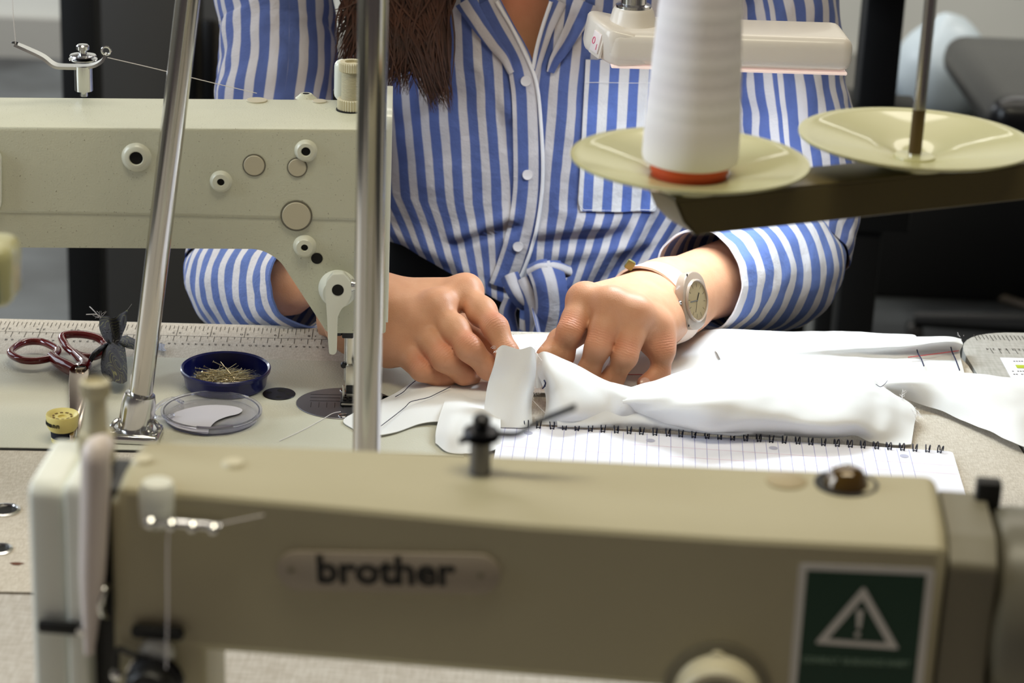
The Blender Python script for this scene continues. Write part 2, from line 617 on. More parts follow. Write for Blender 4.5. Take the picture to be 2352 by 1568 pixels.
# ------------------------------------------------------------------ implicit surfaces -> mesh
def surfnets(F, org, h):
    ins = F < 0
    nx, ny, nz = F.shape
    def C(a, i, j, k):
        return a[i:nx - 1 + i, j:ny - 1 + j, k:nz - 1 + k]
    any_ = np.zeros((nx - 1, ny - 1, nz - 1), bool); all_ = np.ones_like(any_)
    cs = [(i, j, k) for i in (0, 1) for j in (0, 1) for k in (0, 1)]
    for c in cs:
        a = C(ins, *c); any_ |= a; all_ &= a
    act = any_ & ~all_
    I, J, K = np.nonzero(act)
    n = len(I)
    idx = np.full(act.shape, -1, np.int64); idx[I, J, K] = np.arange(n)
    S = np.zeros((n, 3)); W = np.zeros(n)
    for a in cs:
        for d in range(3):
            if a[d] == 0:
                b = list(a); b[d] = 1
                fa = F[I + a[0], J + a[1], K + a[2]]; fb = F[I + b[0], J + b[1], K + b[2]]
                mk = (fa < 0) != (fb < 0)
                t = np.where(mk, fa / np.where(mk, fa - fb, 1), 0)
                P = np.array(a, float)[None, :].repeat(n, 0); P[:, d] += t
                S += P * mk[:, None]; W += mk
    verts = (S / W[:, None] + np.stack([I, J, K], 1)) * h + np.array(org)
    quads = []
    for d in range(3):
        sl0 = [slice(None)] * 3; sl1 = [slice(None)] * 3
        sl0[d] = slice(0, -1); sl1[d] = slice(1, None)
        A, B = ins[tuple(sl0)], ins[tuple(sl1)]
        m = A != B
        e, f = [(1, 2), (2, 0), (0, 1)][d]
        P = np.nonzero(m)
        P = np.stack(P, 1)
        ok = (P[:, e] > 0) & (P[:, f] > 0) & (P[:, e] < F.shape[e] - 1) & (P[:, f] < F.shape[f] - 1)
        P = P[ok]
        s = A[tuple(P.T)]
        q = []
        for (de, df) in ((-1, -1), (0, -1), (0, 0), (-1, 0)):
            Q = P.copy(); Q[:, e] += de; Q[:, f] += df
            q.append(idx[tuple(Q.T)])
        q = np.stack(q, 1)
        q[~s] = q[~s][:, ::-1]
        quads.append(q)
    quads = np.concatenate(quads)
    return verts, quads


def smin(a, b, k):
    hh = np.clip(0.5 + 0.5 * (b - a) / k, 0, 1)
    return b + (a - b) * hh - k * hh * (1 - hh)


class Grid:
    def __init__(s, lo, hi, h):
        s.h = h; s.lo = np.array(lo)
        n = np.ceil((np.array(hi) - s.lo) / h).astype(int) + 1
        ax = [s.lo[i] + np.arange(n[i]) * h for i in range(3)]
        s.X, s.Y, s.Z = np.meshgrid(*ax, indexing='ij')
        s.X = s.X.astype('f4'); s.Y = s.Y.astype('f4'); s.Z = s.Z.astype('f4')

    def cap(s, a, b, ra, rb):
        a = np.array(a, float); b = np.array(b, float); ab = b - a
        t = ((s.X - a[0]) * ab[0] + (s.Y - a[1]) * ab[1] + (s.Z - a[2]) * ab[2]) / max(1e-9, ab.dot(ab))
        t = np.clip(t, 0, 1)
        dx = s.X - a[0] - t * ab[0]; dy = s.Y - a[1] - t * ab[1]; dz = s.Z - a[2] - t * ab[2]
        return np.sqrt(dx * dx + dy * dy + dz * dz) - (ra + t * (rb - ra))

    def ell(s, c, r, R=None):
        P = np.stack([s.X - c[0], s.Y - c[1], s.Z - c[2]], -1)
        if R is not None:
            P = P @ np.array(R)
        k = np.sqrt(((P / np.array(r)) ** 2).sum(-1))
        return (k - 1) * min(r)

    def mesh(s, F):
        return surfnets(F, s.lo, s.h)

# ================================================================== SETTING
def mat_floor():
    m = mat('floor_vinyl', (0.3, 0.33, 0.35), 0.32)
    nt = m.node_tree; b = nt.nodes['Principled BSDF']
    tc = nd(nt, 'ShaderNodeTexCoord')
    n = nd(nt, 'ShaderNodeTexNoise'); n.inputs['Scale'].default_value = 3.0; n.inputs['Detail'].default_value = 4
    nt.links.new(tc.outputs['Object'], n.inputs['Vector'])
    r = nd(nt, 'ShaderNodeValToRGB')
    r.color_ramp.elements[0].position = 0.38; r.color_ramp.elements[0].color = lin((0.18, 0.185, 0.19)) + (1,)
    r.color_ramp.elements[1].position = 0.68; r.color_ramp.elements[1].color = lin((0.36, 0.375, 0.38)) + (1,)
    nt.links.new(n.outputs['Fac'], r.inputs[0]); nt.links.new(r.outputs[0], b.inputs['Base Color'])
    return m


bm = addbox(BM(), (0, 3.0, -0.02), (9, 10, 0.04)); struct('floor', bm, mat_floor())
bm = addbox(BM(), (0, 5.6, 1.4), (9, 0.1, 2.8)); struct('wall_back', bm, mat('wall_paint', (0.80, 0.80, 0.77), 0.8, var=0.04, vscale=3))
for nm_, x_ in (('wall_left', -4.55), ('wall_right', 4.55)):
    struct(nm_, addbox(BM(), (x_, 1.9, 1.4), (0.1, 7.4, 2.8)), bpy.data.materials['wall_paint'])
bm = addbox(BM(), (0, 5.535, 0.05), (9, 0.02, 0.1)); struct('baseboard_back', bm, mat('baseboard', (0.62, 0.61, 0.58), 0.5))

# dark cabinet behind the operator
A, B = ony(222, 200, 3.3), ony(700, 200, 3.3)
t = thing('storage_cabinet', 'dark grey metal cabinet standing behind the woman on the left', 'cabinet', ((A.x + B.x) / 2, 3.5, 0))
M_cab = mat('dark_grey_metal', (0.30, 0.29, 0.275), 0.5, var=0.05, vscale=4)
W = B.x - A.x
obj('carcass', addbox(BM(), ((A.x + B.x) / 2, 3.55, 0.475), (W, 0.45, 0.95), bev=0.005), M_cab, t)
for i in (0, 1):
    cx = A.x + W * (0.25 + 0.5 * i)
    d = obj('door', addbox(BM(), (cx, 3.318, 0.48), (W * 0.49, 0.012, 0.88), bev=0.003), M_cab, t)
    obj('handle', addbox(BM(), (A.x + W * (0.46 + 0.08 * i), 3.30, 0.55), (0.015, 0.02, 0.12), bev=0.003), M_blk, d)
# black steel stand left
t = thing('equipment_stand', 'black steel stand post in front of the dark grey cabinet', 'stand', (ony(195, 400, 3.0).x, 3.0, 0))
x = ony(195, 400, 3.0).x
obj('post', addbox(BM(), (x, 3.0, 0.5), (0.047, 0.05, 0.96), bev=0.004), M_blkp, t)
obj('foot', addbox(BM(), (x, 3.0, 0.02), (0.06, 0.5, 0.04), bev=0.008), M_blkp, t)
obj('bracket', addbox(BM(), (x + 0.03, 3.0, 0.17), (0.03, 0.05, 0.10), bev=0.004), M_blkp, t)
obj('top_plate', addbox(BM(), (x, 3.0, 0.985), (0.2, 0.4, 0.02), bev=0.004), M_blkp, t)
# right: black post of a table frame
p = ony(2000, 300, 2.7)
t = thing('work_stand', 'black steel table stand at the right behind the woman', 'stand', (p.x, 2.7, 0))
obj('post', addbox(BM(), (p.x, 2.7, 0.44), (0.046, 0.05, 0.82), bev=0.004), M_blkp, t)
obj('bracket', addbox(BM(), (p.x + 0.012, 2.7, 0.60), (0.085, 0.07, 0.16), bev=0.006), M_blkp, t)
obj('foot', addbox(BM(), (p.x, 2.7, 0.02), (0.06, 0.5, 0.04), bev=0.008), M_blkp, t)
obj('top_plate', addbox(BM(), (p.x, 2.7, 0.86), (0.25, 0.4, 0.02), bev=0.004), M_blkp, t)
# second dark post further left (behind shoulder)
p = ony(1885, 40, 3.4)
t = thing('chair_frame', 'black chair back frame just right of the striped shoulder', 'chair', (p.x, 3.4, 0))
obj('back_post', addbox(BM(), (p.x - 0.005, 3.4, 0.38), (0.035, 0.035, 0.72), bev=0.006), M_blkp, t)
obj('backrest', addbox(BM(), (p.x - 0.22, 3.41, 0.68), (0.42, 0.03, 0.2), bev=0.012), M_blkp, t)
obj('seat', addbox(BM(), (p.x - 0.18, 3.24, 0.41), (0.44, 0.38, 0.05), bev=0.02), M_blkp, t)
for sx in (-0.40, 0.0):
    for sy in (3.07, 3.38):
        obj('leg', addbox(BM(), (p.x + sx, sy, 0.195), (0.028, 0.028, 0.39), bev=0.004), M_blkp, t)
# black crate on floor
A, B = ony(1962, 500, 3.95), ony(2560, 500, 3.95)
t = thing('black_crate', 'low black crate on the floor at the right', 'crate', ((A.x + B.x) / 2, 4.2, 0))
obj('crate_body', addbox(BM(), ((A.x + B.x) / 2, 4.2, 0.12), (B.x - A.x, 0.5, 0.24), bev=0.01), M_blkp, t)
obj('lid', addbox(BM(), ((A.x + B.x) / 2, 4.2, 0.255), (B.x - A.x + 0.02, 0.52, 0.03), bev=0.008), M_blkp, t)
# white sack
c = ony(2150, 230, 4.35)
bm = BM()
bmesh.ops.create_uvsphere(bm, u_segments=32, v_segments=20, radius=1)
for v in bm.verts:
    q = v.co.copy()
    s = 1 + 0.05 * noise.noise(q * 2.3) + 0.02 * noise.noise(q * 6)
    z = max(q.z, -0.75) * 0.15 * s
    rr = 1.0 - 0.35 * max(0, q.z) ** 2
    v.co = V((c.x + q.x * 0.098 * s * rr, 4.30 + q.y * 0.09 * s * rr, 0.27 + 0.082 + z * 0.73))
tag(obj('plastic_sack', bm, mat('white_plastic_sack', (0.74, 0.79, 0.82), 0.35, bump=0.3, bscale=20)), 'white rounded plastic sack standing on the black crate', 'sack')
# office chair right
c = ony(2345, 110, 3.6)
t = thing('office_chair', 'black leather office chair at the upper right edge', 'chair', (c.x + 0.12, 3.55, 0))
bm = BM(); addbox(bm, (c.x + 0.145, 3.55, 0.50), (0.48, 0.46, 0.075), bev=0.034, seg=4)
M_lea = mat('black_leather', (0.07, 0.07, 0.08), 0.28, bump=0.2, bscale=60)
obj('seat', bm, M_lea, t)
obj('backrest', addbox(BM(), (c.x + 0.42, 3.55, 0.85), (0.07, 0.44, 0.56), bev=0.03, seg=4), M_lea, t)
obj('gas_column', lathe(BM(), (c.x + 0.145, 3.55, 0.07), (0, 0, 1), [(0, 0), (0.028, 0), (0.028, 0.4), (0, 0.4)], 16), M_blkp, t)
for k in range(5):
    a = k * 2 * PI / 5 + 0.2
    e = V((c.x + 0.145 + 0.28 * math.cos(a), 3.55 + 0.28 * math.sin(a), 0.06))
    l = obj('leg', tube(BM(), [(c.x + 0.145, 3.55, 0.10), e], [0.022, 0.013], 8), M_blkp, t)
    obj('caster', disc(BM(), (e.x - 0.012, e.y, 0.028), (1, 0, 0), 0.0275, 0.024, 16), M_blk, l)
obj('back_bracket', tube(BM(), [(c.x + 0.25, 3.55, 0.46), (c.x + 0.40, 3.55, 0.46), (c.x + 0.45, 3.55, 0.55), (c.x + 0.455, 3.55, 0.70)], 0.018, 8, n=14), M_blkp, t)
# cables on the floor
def fl(px, py):
    q = onz(px, py, -T + 0.008); return q
c1 = [fl(1900, 575), fl(1985, 588), (fl(2060, 610)), fl(2150, 642), fl(2250, 668), fl(2352, 700), fl(2420, 720)]
tag(obj('floor_cable', tube(BM(), c1, 0.008, 8, n=40), mat('brown_cable', (0.36, 0.32, 0.27), 0.5)), 'brown cable running across the dark floor to the right edge', 'cable')
c2 = [fl(1920, 642), fl(1990, 634), fl(2050, 615), fl(2085, 592), fl(2110, 572)]
c2 = [V((q.x, q.y, 0.022)) for q in c2]
tag(obj('floor_cable', tube(BM(), c2, 0.0105, 8, n=30), mat('pale_cable', (0.60, 0.62, 0.62), 0.5)), 'pale grey cable crossing over the brown cable on the floor', 'cable')

# ================================================================== TABLES
RT = Frame(onz(720, 750), math.radians(2.8))       # rear table: origin on its far (operator's) edge
gap_y = RT.loc(onz(0, 1358)).y
edge_r = RT.loc(onz(2193, 790)).x
TL = thing('sewing_table', 'linen-patterned sewing table with printed ruler edge the woman works at', 'table', RT.w(-0.2, -0.2, -T))


def poly(fr, uv, h):
    return [fr.w(u, v, h) for u, v in uv]


bot = -0.03
top_pts = roundpoly(poly(RT, [(-0.72, 0), (-0.72, gap_y), (edge_r + 0.001, gap_y), (edge_r, 0)], bot), [0.02, 0.0, 0.0, 0.05])
obj('tabletop', prism(BM(), top_pts, (0, 0, 0.03)), M_linen, TL, smooth=False)
obj('edge_band', prism(BM(), roundpoly(poly(RT, [(-0.722, 0.002), (-0.722, 0.0005), (edge_r + 0.001, 0.0005), (edge_r, 0.002)], bot), 0), (0, 0, 0.0295)), M_ngrey, TL, smooth=False)
for u in (-0.66, edge_r - 0.06):
    for v in (-0.05, gap_y + 0.05):
        obj('leg', addbox(BM(), RT.w(u, v, -T / 2 - 0.015), (0.04, 0.04, T - 0.03), rot=RT.R, bev=0.003), M_blkp, TL)
    obj('foot_rail', addbox(BM(), RT.w(u, gap_y / 2, -T + 0.05), (0.03, -gap_y - 0.14, 0.03), rot=RT.R, bev=0.003), M_blkp, TL)

# ruler print on the table (flat print, 0.15 mm proud)
bm = BM(); bn = BM()
v_tick = RT.loc(onz(720, 756)).y; v_line = RT.loc(onz(720, 779)).y; v_cm = RT.loc(onz(720, 791)).y; v_num = RT.loc(onz(720, 797)).y
v_in = RT.loc(onz(720, 772)).y
u51 = RT.loc(onz(551, 790)).x
U = lambda cm: u51 + (51 - cm) * 0.01
HT = 0.0002


def tick(bm, u, v0, v1, wd=0.0004):
    f = bm.faces.new([bm.verts.new(RT.w(a, b, HT)) for a, b in ((u - wd / 2, v1), (u + wd / 2, v1), (u + wd / 2, v0), (u - wd / 2, v0))])


tick(bm, -0.2, v_line - 0.0002, v_line + 0.0002, 1.04)
for n in range(30 * 2, 73 * 2):
    tick(bm, U(n / 2), v_line, v_line - ((v_line - v_cm) if n % 2 == 0 else (v_line - v_cm) * 0.42))
for n in range(12 * 8, 29 * 8):
    k = 1.0 if n % 8 == 0 else (0.62 if n % 4 == 0 else (0.48 if n % 2 == 0 else 0.3))
    tick(bm, U(n / 8 * 2.54), v_tick, v_tick + (v_line - v_tick) * k)
obj('ruler_scale', bm, M_ink, TL, smooth=False)
for n in range(30, 72):
    s = str(n)
    for q, ch in enumerate(s):
        addtext(bn, ch, 0.0048, fm(RT.w(U(n) + (0.0022 if q == 0 else -0.0022), v_num, HT), -RT.e1, -RT.e2, (0, 0, 1)), ext=0.0)
for n in range(12, 28):
    for q, ch in enumerate(str(n)):
        addtext(bn, ch, 0.0048, fm(RT.w(U(n * 2.54) + (0.0024 if q == 0 else -0.0024), v_in, HT), -RT.e1, -RT.e2, (0, 0, 1)), ext=0.0)
obj('ruler_numbers', bn, M_ink, TL, smooth=False)

# metal-rimmed holes at the left of the rear table
for i, (px, py, r) in enumerate(((10, 1172, 0.0100), (-3, 1262, 0.0085))):
    q = onz(px, py)
    g = obj('hole_ring', lathe(BM(), q + V((0, 0, -0.001)), (0, 0, 1), [(r * 0.72, 0.0005), (r * 0.8, 0.0022), (r, 0.0018), (r, 0)], 28), M_chrome, TL)
    obj('hole_recess', lathe(BM(), q + V((0, 0, 0.0003)), (0, 0, 1), [(0, 0), (r * 0.75, 0)], 24), M_dk, g)
q = onz(38, 1294, 0.0002)
bm = BM()
bm.faces.new([bm.verts.new(q + V((0.0038 * math.cos(a) * (1 + 0.3 * math.sin(3 * a)), 0.002 * math.sin(a), 0))) for a in [i * PI / 8 for i in range(16)]])
obj('rust_stain', bm, M_rust, TL, smooth=False)

# front table
FT = thing('front_table', 'pale grey sewing table under the front machine in the foreground', 'table', (0, 0.75, 0))
pts = [RT.w(-0.72, gap_y - 0.0035, bot), RT.w(-0.72, gap_y - 0.72, bot), RT.w(0.60, gap_y - 0.72, bot), RT.w(0.60, gap_y - 0.0035, bot)]
obj('tabletop', prism(BM(), pts, (0, 0, 0.03)), M_linen2, FT, smooth=False)
for u in (-0.66, 0.55):
    for v in (gap_y - 0.05, gap_y - 0.66):
        obj('leg', addbox(BM(), RT.w(u, v, -T / 2 - 0.015), (0.04, 0.04, T - 0.03), rot=RT.R, bev=0.003), M_blkp, FT)

# neighbouring table on the right with rounded corner
NT = thing('neighbouring_table', 'grey neighbouring table with rounded ruler-marked corner at the right edge', 'table', RT.w(edge_r + 0.4, -0.2, -T))
g0 = 0.003
nt_far = 0.027
pts = roundpoly(poly(RT, [(edge_r + g0, nt_far), (edge_r + g0, gap_y), (edge_r + 0.9, gap_y), (edge_r + 0.9, nt_far)], bot), [0.055, 0, 0, 0.02], 10)
obj('tabletop', prism(BM(), pts, (0, 0, 0.03)), M_ngrey, NT, smooth=False)
for u in (edge_r + 0.07, edge_r + 0.82):
    for v in (-0.05, gap_y + 0.05):
        obj('leg', addbox(BM(), RT.w(u, v, -T / 2 - 0.015), (0.04, 0.04, T - 0.03), rot=RT.R, bev=0.003), M_blkp, NT)
bm = BM()
ua = RT.loc(onz(2250, 790)).x
va, vb, vc, vd = [RT.loc(onz(2290, y)).y for y in (770, 783, 800, 812)]
for n in range(0, 60):
    u = ua + n * 0.00318
    tick(bm, u, va, vb if n % 4 == 0 else va + (vb - va) * 0.8, 0.0006)
    if n % 2 == 0:
        tick(bm, u + 0.006, vc, vd, 0.0005)
obj('ruler_scale', bm, M_ink, NT, smooth=False)
bn = BM()
for n in range(12):
    for q, ch in enumerate(str(24 - n)):
        addtext(bn, ch, 0.0052, fm(RT.w(ua + 0.006 + n * 0.010 + (0.0024 if q == 0 else -0.0024), RT.loc(onz(2290, 802)).y, HT), -RT.e1, -RT.e2, (0, 0, 1)), ext=0.0)
obj('ruler_numbers', bn, M_ink, NT, smooth=False)
# white label with a green bar lying on it
q0, q1, q2, q3 = [onz(x, y, 0.0) for x, y in ((2297, 822), (2460, 826), (2500, 875), (2325, 873))]
t = thing('paper_label', 'white paper label with green bar stuck on the grey neighbouring table', 'label', (q0 + q2) / 2)
obj('label_sheet', prism(BM(), [q3, q2, q1, q0], (0, 0, 0.0004)), M_white, t, smooth=False)
g = [onz(x, y, 0.0006) for x, y in ((2332, 838), (2420, 840), (2424, 847), (2336, 845))]
obj('green_bar', prism(BM(), g[::-1], (0, 0, 0.0002)), mat('lime_print', (0.68, 0.74, 0.15), 0.7), t, smooth=False)
bn = BM()
for i, y in enumerate((830, 853, 860)):
    for k in range(16):
        u0 = onz(2322 + i * 3 + k * 6, y, 0.0005); u1 = onz(2322 + i * 3 + k * 6 + 4.4, y + 0.4, 0.0005)
        if (k * 7 + i * 3) % 5:
            f = bn.faces.new([bn.verts.new(z) for z in (u0, u1, u1 + V((0, 0.0018, 0)), u0 + V((0, 0.0018, 0)))])
obj('print_line', bn, M_ink, t, smooth=False)

# ================================================================== REAR MACHINE
RM = Frame(onz(812, 925), math.radians(3.4))
VN, VB = -0.026, 0.052       # near / back plane of the arm
R = thing('industrial_sewing_machine', 'beige industrial sewing machine seen from its back, lit, beside the scissors and pins', 'sewing machine', RM.w(-0.2, 0, 0))
# bed: enamel plate flush with table
b_far = RM.loc(onz(500, 827)).y; b_near = RM.loc(onz(60, 1032)).y
bedpts = poly(RM, [(-0.45, b_far), (-0.45, b_near), (0.075, b_near), (0.075, b_far)], 0.0002)
obj('bed_plate', prism(BM(), bedpts, (0, 0, 0.0014), bev=0.0008), M_bed, R)
bm = BM()
for v in (b_near - 0.0008,):
    addbox(bm, RM.w(-0.19, v, 0.0003), (0.53, 0.0022, 0.0006), rot=RM.R)
obj('bed_gasket', bm, M_blk, R, smooth=False)
H_BED = 0.0016
# needle plate: ellipse-ended dark steel plate + slide
BT = RM.w(0, 0, H_BED)
rp = 0.0345
bm = BM()
lpx = RM.loc(onz(680, 925, H_BED))
cu = lpx.x + rp
pts = [RM.w(cu + rp * math.cos(a), lpx.y + 0.000 + rp * 0.84 * math.sin(a), H_BED) for a in [2 * PI * i / 48 for i in range(48)]]
prism(bm, pts, (0, 0, 0.0007), bev=0.0003, seg=1)
NP = obj('needle_plate', bm, M_steel, R)
bm = BM()
addbox(bm, RM.w(cu + 0.050, lpx.y, H_BED + 0.00035), (0.1 - 0.042, 0.030, 0.0007), rot=RM.R, bev=0.0002)
obj('bed_slide', bm, M_steel, R)
bm = BM()
for k in range(5):
    addbox(bm, RM.w(cu - 0.024 + k * 0.0055, lpx.y - 0.0045, H_BED + 0.00078), (0.0004, 0.009, 0.0001), rot=RM.R)
for k in range(3):
    addbox(bm, RM.w(cu - 0.010, lpx.y + 0.003 + k * 0.006, H_BED + 0.00078), (0.03, 0.0003, 0.0001), rot=RM.R)
addbox(bm, RM.w(cu - 0.0015, lpx.y + 0.004, H_BED + 0.00078), (0.0003, 0.03, 0.0001), rot=RM.R)
obj('engraved_line', bm, M_dk, NP, smooth=False)
for s in (-1, 1):
    q = RM.w(cu - 0.001, lpx.y + s * 0.0235, H_BED + 0.0007)
    sc_ = obj('plate_screw', disc(BM(), q, (0, 0, 1), 0.0036, 0.0005, 20), M_chrome, NP)
    sl = BM(); addbox(sl, q + V((0, 0, 0.0006)), (0.0062, 0.0009, 0.0002), rot=Matrix.Rotation(0.4, 3, 'Z')); 
    # slot as its own dark piece of the screw (kept within the plate part)
    addd = obj('screw_slot', sl, M_black, NP, smooth=False)
bm = BM()
addbox(bm, RM.w(0.0, -0.004, H_BED + 0.0022), (0.018, 0.016, 0.003), rot=RM.R, bev=0.0004)
for k in range(4):
    for j in range(3):
        addbox(bm, RM.w(-0.006 + k * 0.004, -0.009 + j * 0.004, H_BED + 0.004), (0.0022, 0.0022, 0.002), rot=RM.R)
obj('feed_dog', bm, M_blk, R)
# small four-hole plate
q = onz(641, 905, H_BED)
PL = obj('bed_cap', disc(BM(), q, (0, 0, 1), 0.0115, 0.0006, 36), M_dk, R, label='small dark round cap with four holes')
for (dx, dy, r) in ((0.001, 0.0058, 0.0030), (-0.0070, 0.0008, 0.0020), (0.0066, -0.0002, 0.0020), (0.0002, -0.0068, 0.0018)):
    obj('cap_hole', lathe(BM(), q + V((dx, dy, 0.00065)), (0, 0, 1), [(0, 0), (r, 0)], 16), M_black, PL)

# arm casting
H = lambda px, py: RM.hit(px, py, VN)
arm_top = H(820, 296)
lx = -0.385
def P(u, h, v=VN): return RM.w(u, v, h)
L = lambda px, py: RM.loc(H(px, py))
a_ = L(-5, 292); b_ = L(886, 298)
nose_r = L(886, 765); nose_l = L(752, 765)
d1 = L(643, 598); d2 = L(600, 572); d3 = L(0, 571)
colr = -0.285
ext = RM.e2 * (VB - VN)
sl_top = (b_.z - a_.z) / (b_.x - a_.x)
outl = [P(lx, a_.z + (lx - a_.x) * sl_top), P(lx, H_BED + 0.0002), P(colr - 0.02, H_BED + 0.0002), P(colr, d3.z),
        P(d2.x, d2.z), P(d1.x, d1.z), P(nose_l.x, nose_l.z), P(nose_r.x, nose_r.z), P(b_.x, b_.z)]
outl = roundpoly(outl, [0.01, 0, 0, 0.02, 0.022, 0.006, 0.003, 0.002, 0.004], 6)
bm = BM()
prism(bm, outl[::-1], ext, bev=0.0045, seg=3)
# lower relief line across the arm: a shallow step
arm = obj('arm_casting', bm, M_en, R, angle=60)
bm = BM()
c0, c1_ = L(-5, 480), L(820, 508)
st = [P(lx + 0.001, c0.z - 0.004, VN - 0.0012), P(lx + 0.001, a_.z + 0.0004 + (lx - a_.x) * sl_top, VN - 0.0012), P(b_.x - 0.001, b_.z + 0.0004, VN - 0.0012), P(b_.x - 0.001, c1_.z, VN - 0.0012), P(L(400, 497).x, L(400, 497).z, VN - 0.0012)]
prism(bm, st, RM.e2 * 0.02, bev=0.0030, seg=4, bevall='near')
obj('arm_panel', bm, M_en, R, angle=60)
# side cover at the far left
q = [L(-230, 335), L(6, 338), L(6, 486), L(-230, 480)]
obj('side_cover', prism(BM(), roundpoly([P(z.x, z.z, VN - 0.001) for z in q], 0.008), RM.e2 * -0.004, bev=0.0015), M_enw, R)
# face plate on the operator's left end
fp = [RM.w(b_.x + 0.0002, VN + 0.002, nose_r.z + 0.006), RM.w(b_.x + 0.0002, VB - 0.004, nose_r.z + 0.006), RM.w(b_.x + 0.0002, VB - 0.004, b_.z + 0.012), RM.w(b_.x + 0.0002, VN + 0.008, b_.z + 0.012), RM.w(b_.x + 0.0002, VN + 0.002, b_.z + 0.006)]
obj('face_plate', prism(BM(), roundpoly(fp, 0.004), RM.e1 * 0.004, bev=0.0018, seg=3), M_enw, R, label='white enamelled end plate')


M_boss = mat('enamel_boss', (0.80, 0.80, 0.73), 0.35, coat=0.2)


def boss(px, py, ro, ri, name='threaded_boss'):
    q = H(px, py) - RM.e2 * 0.0005
    o = obj(name, lathe(BM(), q, -RM.e2, [(ro * 1.35, -0.001), (ro * 1.2, 0.0012), (ro * 1.0, 0.0030), (ro * 0.9, 0.0036), (ri * 1.1, 0.0038), (ri, 0.0032), (ri, 0.0005)], 32), M_boss, R)
    obj('bore', lathe(BM(), q - RM.e2 * 0.0022, -RM.e2, [(0, 0), (ri * 1.02, 0)], 24), M_black, o)


boss(314, 360, 0.0080, 0.0044)
boss(703, 345, 0.0062, 0.0030)
boss(508, 415, 0.0060, 0.0024)
boss(700, 565, 0.0060, 0.0023)
for (px, py, r, c) in ((584, 378, 0.0068, M_plug), (683, 383, 0.0060, M_plug), (681, 494, 0.0095, M_plug)):
    q = H(px, py) - RM.e2 * 0.0012
    o = obj('round_plug', disc(BM(), q, -RM.e2, r, 0.0012, 36, bev=0.0004), c, R)
    obj('plug_ring', lathe(BM(), q, -RM.e2, [(r * 1.02, 0), (r * 1.02, 0.0006), (r * 1.13, 0.0004), (r * 1.13, 0)], 36), M_dgray, o)
q = H(728, 593)
obj('bore_hole', lathe(BM(), q - RM.e2 * 0.0003, -RM.e2, [(0, 0), (0.0039, 0)], 28), M_black, R)
# top details
def ht(px, py):
    z = a_.z + (RM.loc(onz(px, py, 0.2)).x - a_.x) * sl_top
    return onz(px, py, z)
for (px, py, r) in ((590, 232, 0.0072), (734, 234, 0.0050)):
    obj('top_plug', disc(BM(), ht(px, py) - V((0, 0, 0.0004)), (0, 0, 1), r, 0.0014, 32, bev=0.0003), M_plug, R)
q = ht(703, 222)
o = obj('oil_boss', lathe(BM(), q, (0, 0, 1), [(0.0075, -0.001), (0.0055, 0.0006), (0.0040, 0.0022), (0.0022, 0.0022)], 28), M_en, R)
obj('oil_hole', lathe(BM(), q + V((0, 0, 0.0023)), (0, 0, 1), [(0, 0), (0.0024, 0)], 20), M_black, o)
# thread guide post on top (left)
q = ht(193, 219)
G_ = obj('guide_post', lathe(BM(), q - V((0, 0, 0.0005)), (0, 0, 1), [(0, 0), (0.0026, 0), (0.0026, 0.0035), (0.0062, 0.004), (0.0062, 0.0215), (0, 0.0215)], 28), M_chrome, R)
Z = lambda z: q + V((0, 0, z))
obj('tension_disc', lathe(BM(), Z(0.0235), (0, 0, 1), [(0, 0), (0.006, 0), (0.0098, 0.0018), (0.0098, 0.0024), (0.005, 0.0028), (0.0092, 0.0042), (0.0088, 0.005), (0.003, 0.0062), (0, 0.0062)], 32), M_chrome, G_)
obj('tension_nut', lathe(BM(), Z(0.0295), (0, 0, 1), [(0, 0), (0.0028, 0), (0.0028, 0.0022), (0.0044, 0.0028), (0.0044, 0.0052), (0.0035, 0.0062), (0, 0.0066)], 24), M_chrome, G_)
def top_at(px, py, dy=0.0):
    return onp(px, py, q, RM.e2)
lev = [top_at(34, 101), top_at(60, 112), top_at(98, 130), top_at(124, 149), top_at(150, 153), top_at(205, 152), top_at(233, 141), top_at(244, 124)]
bm = BM()
pp = catmull(lev, 28)
rows = []
for i, p_ in enumerate(pp):
    a = pp[max(0, i - 1)]; b = pp[min(27, i + 1)]
    tdir = (b - a).normalized(); up = RM.e2.cross(tdir).normalized()
    wv = 0.0036 + 0.0014 * math.sin(PI * i / 27) 
    th_ = 0.0010
    rows.append([p_ + RM.e2 * (-wv) - up * th_, p_ + RM.e2 * wv - up * th_, p_ + RM.e2 * wv + up * th_, p_ + RM.e2 * (-wv) + up * th_])
bm = grid_bm(rows, closed_u=True)
bmesh.ops.holes_fill(bm, edges=[e for e in bm.edges if e.is_boundary], sides=8)
obj('guide_arm', bm, M_chrome, G_)
obj('eyelet', tube(BM(), [lev[-1] + RM.e1 * 0.003 * math.cos(a) + V((0, 0, 0.0022 + 0.0028 * math.sin(a))) for a in [i * PI / 6 for i in range(12)]], 0.0009, 6, closed=True), M_chrome, G_)
obj('eyelet', tube(BM(), [lev[0] + RM.e2 * 0.0015 * math.cos(a) + RM.e1 * 0.002 * math.sin(a) + V((0, 0, 0.001)) for a in [i * PI / 6 for i in range(12)]], 0.0005, 6, closed=True), M_blk, G_)
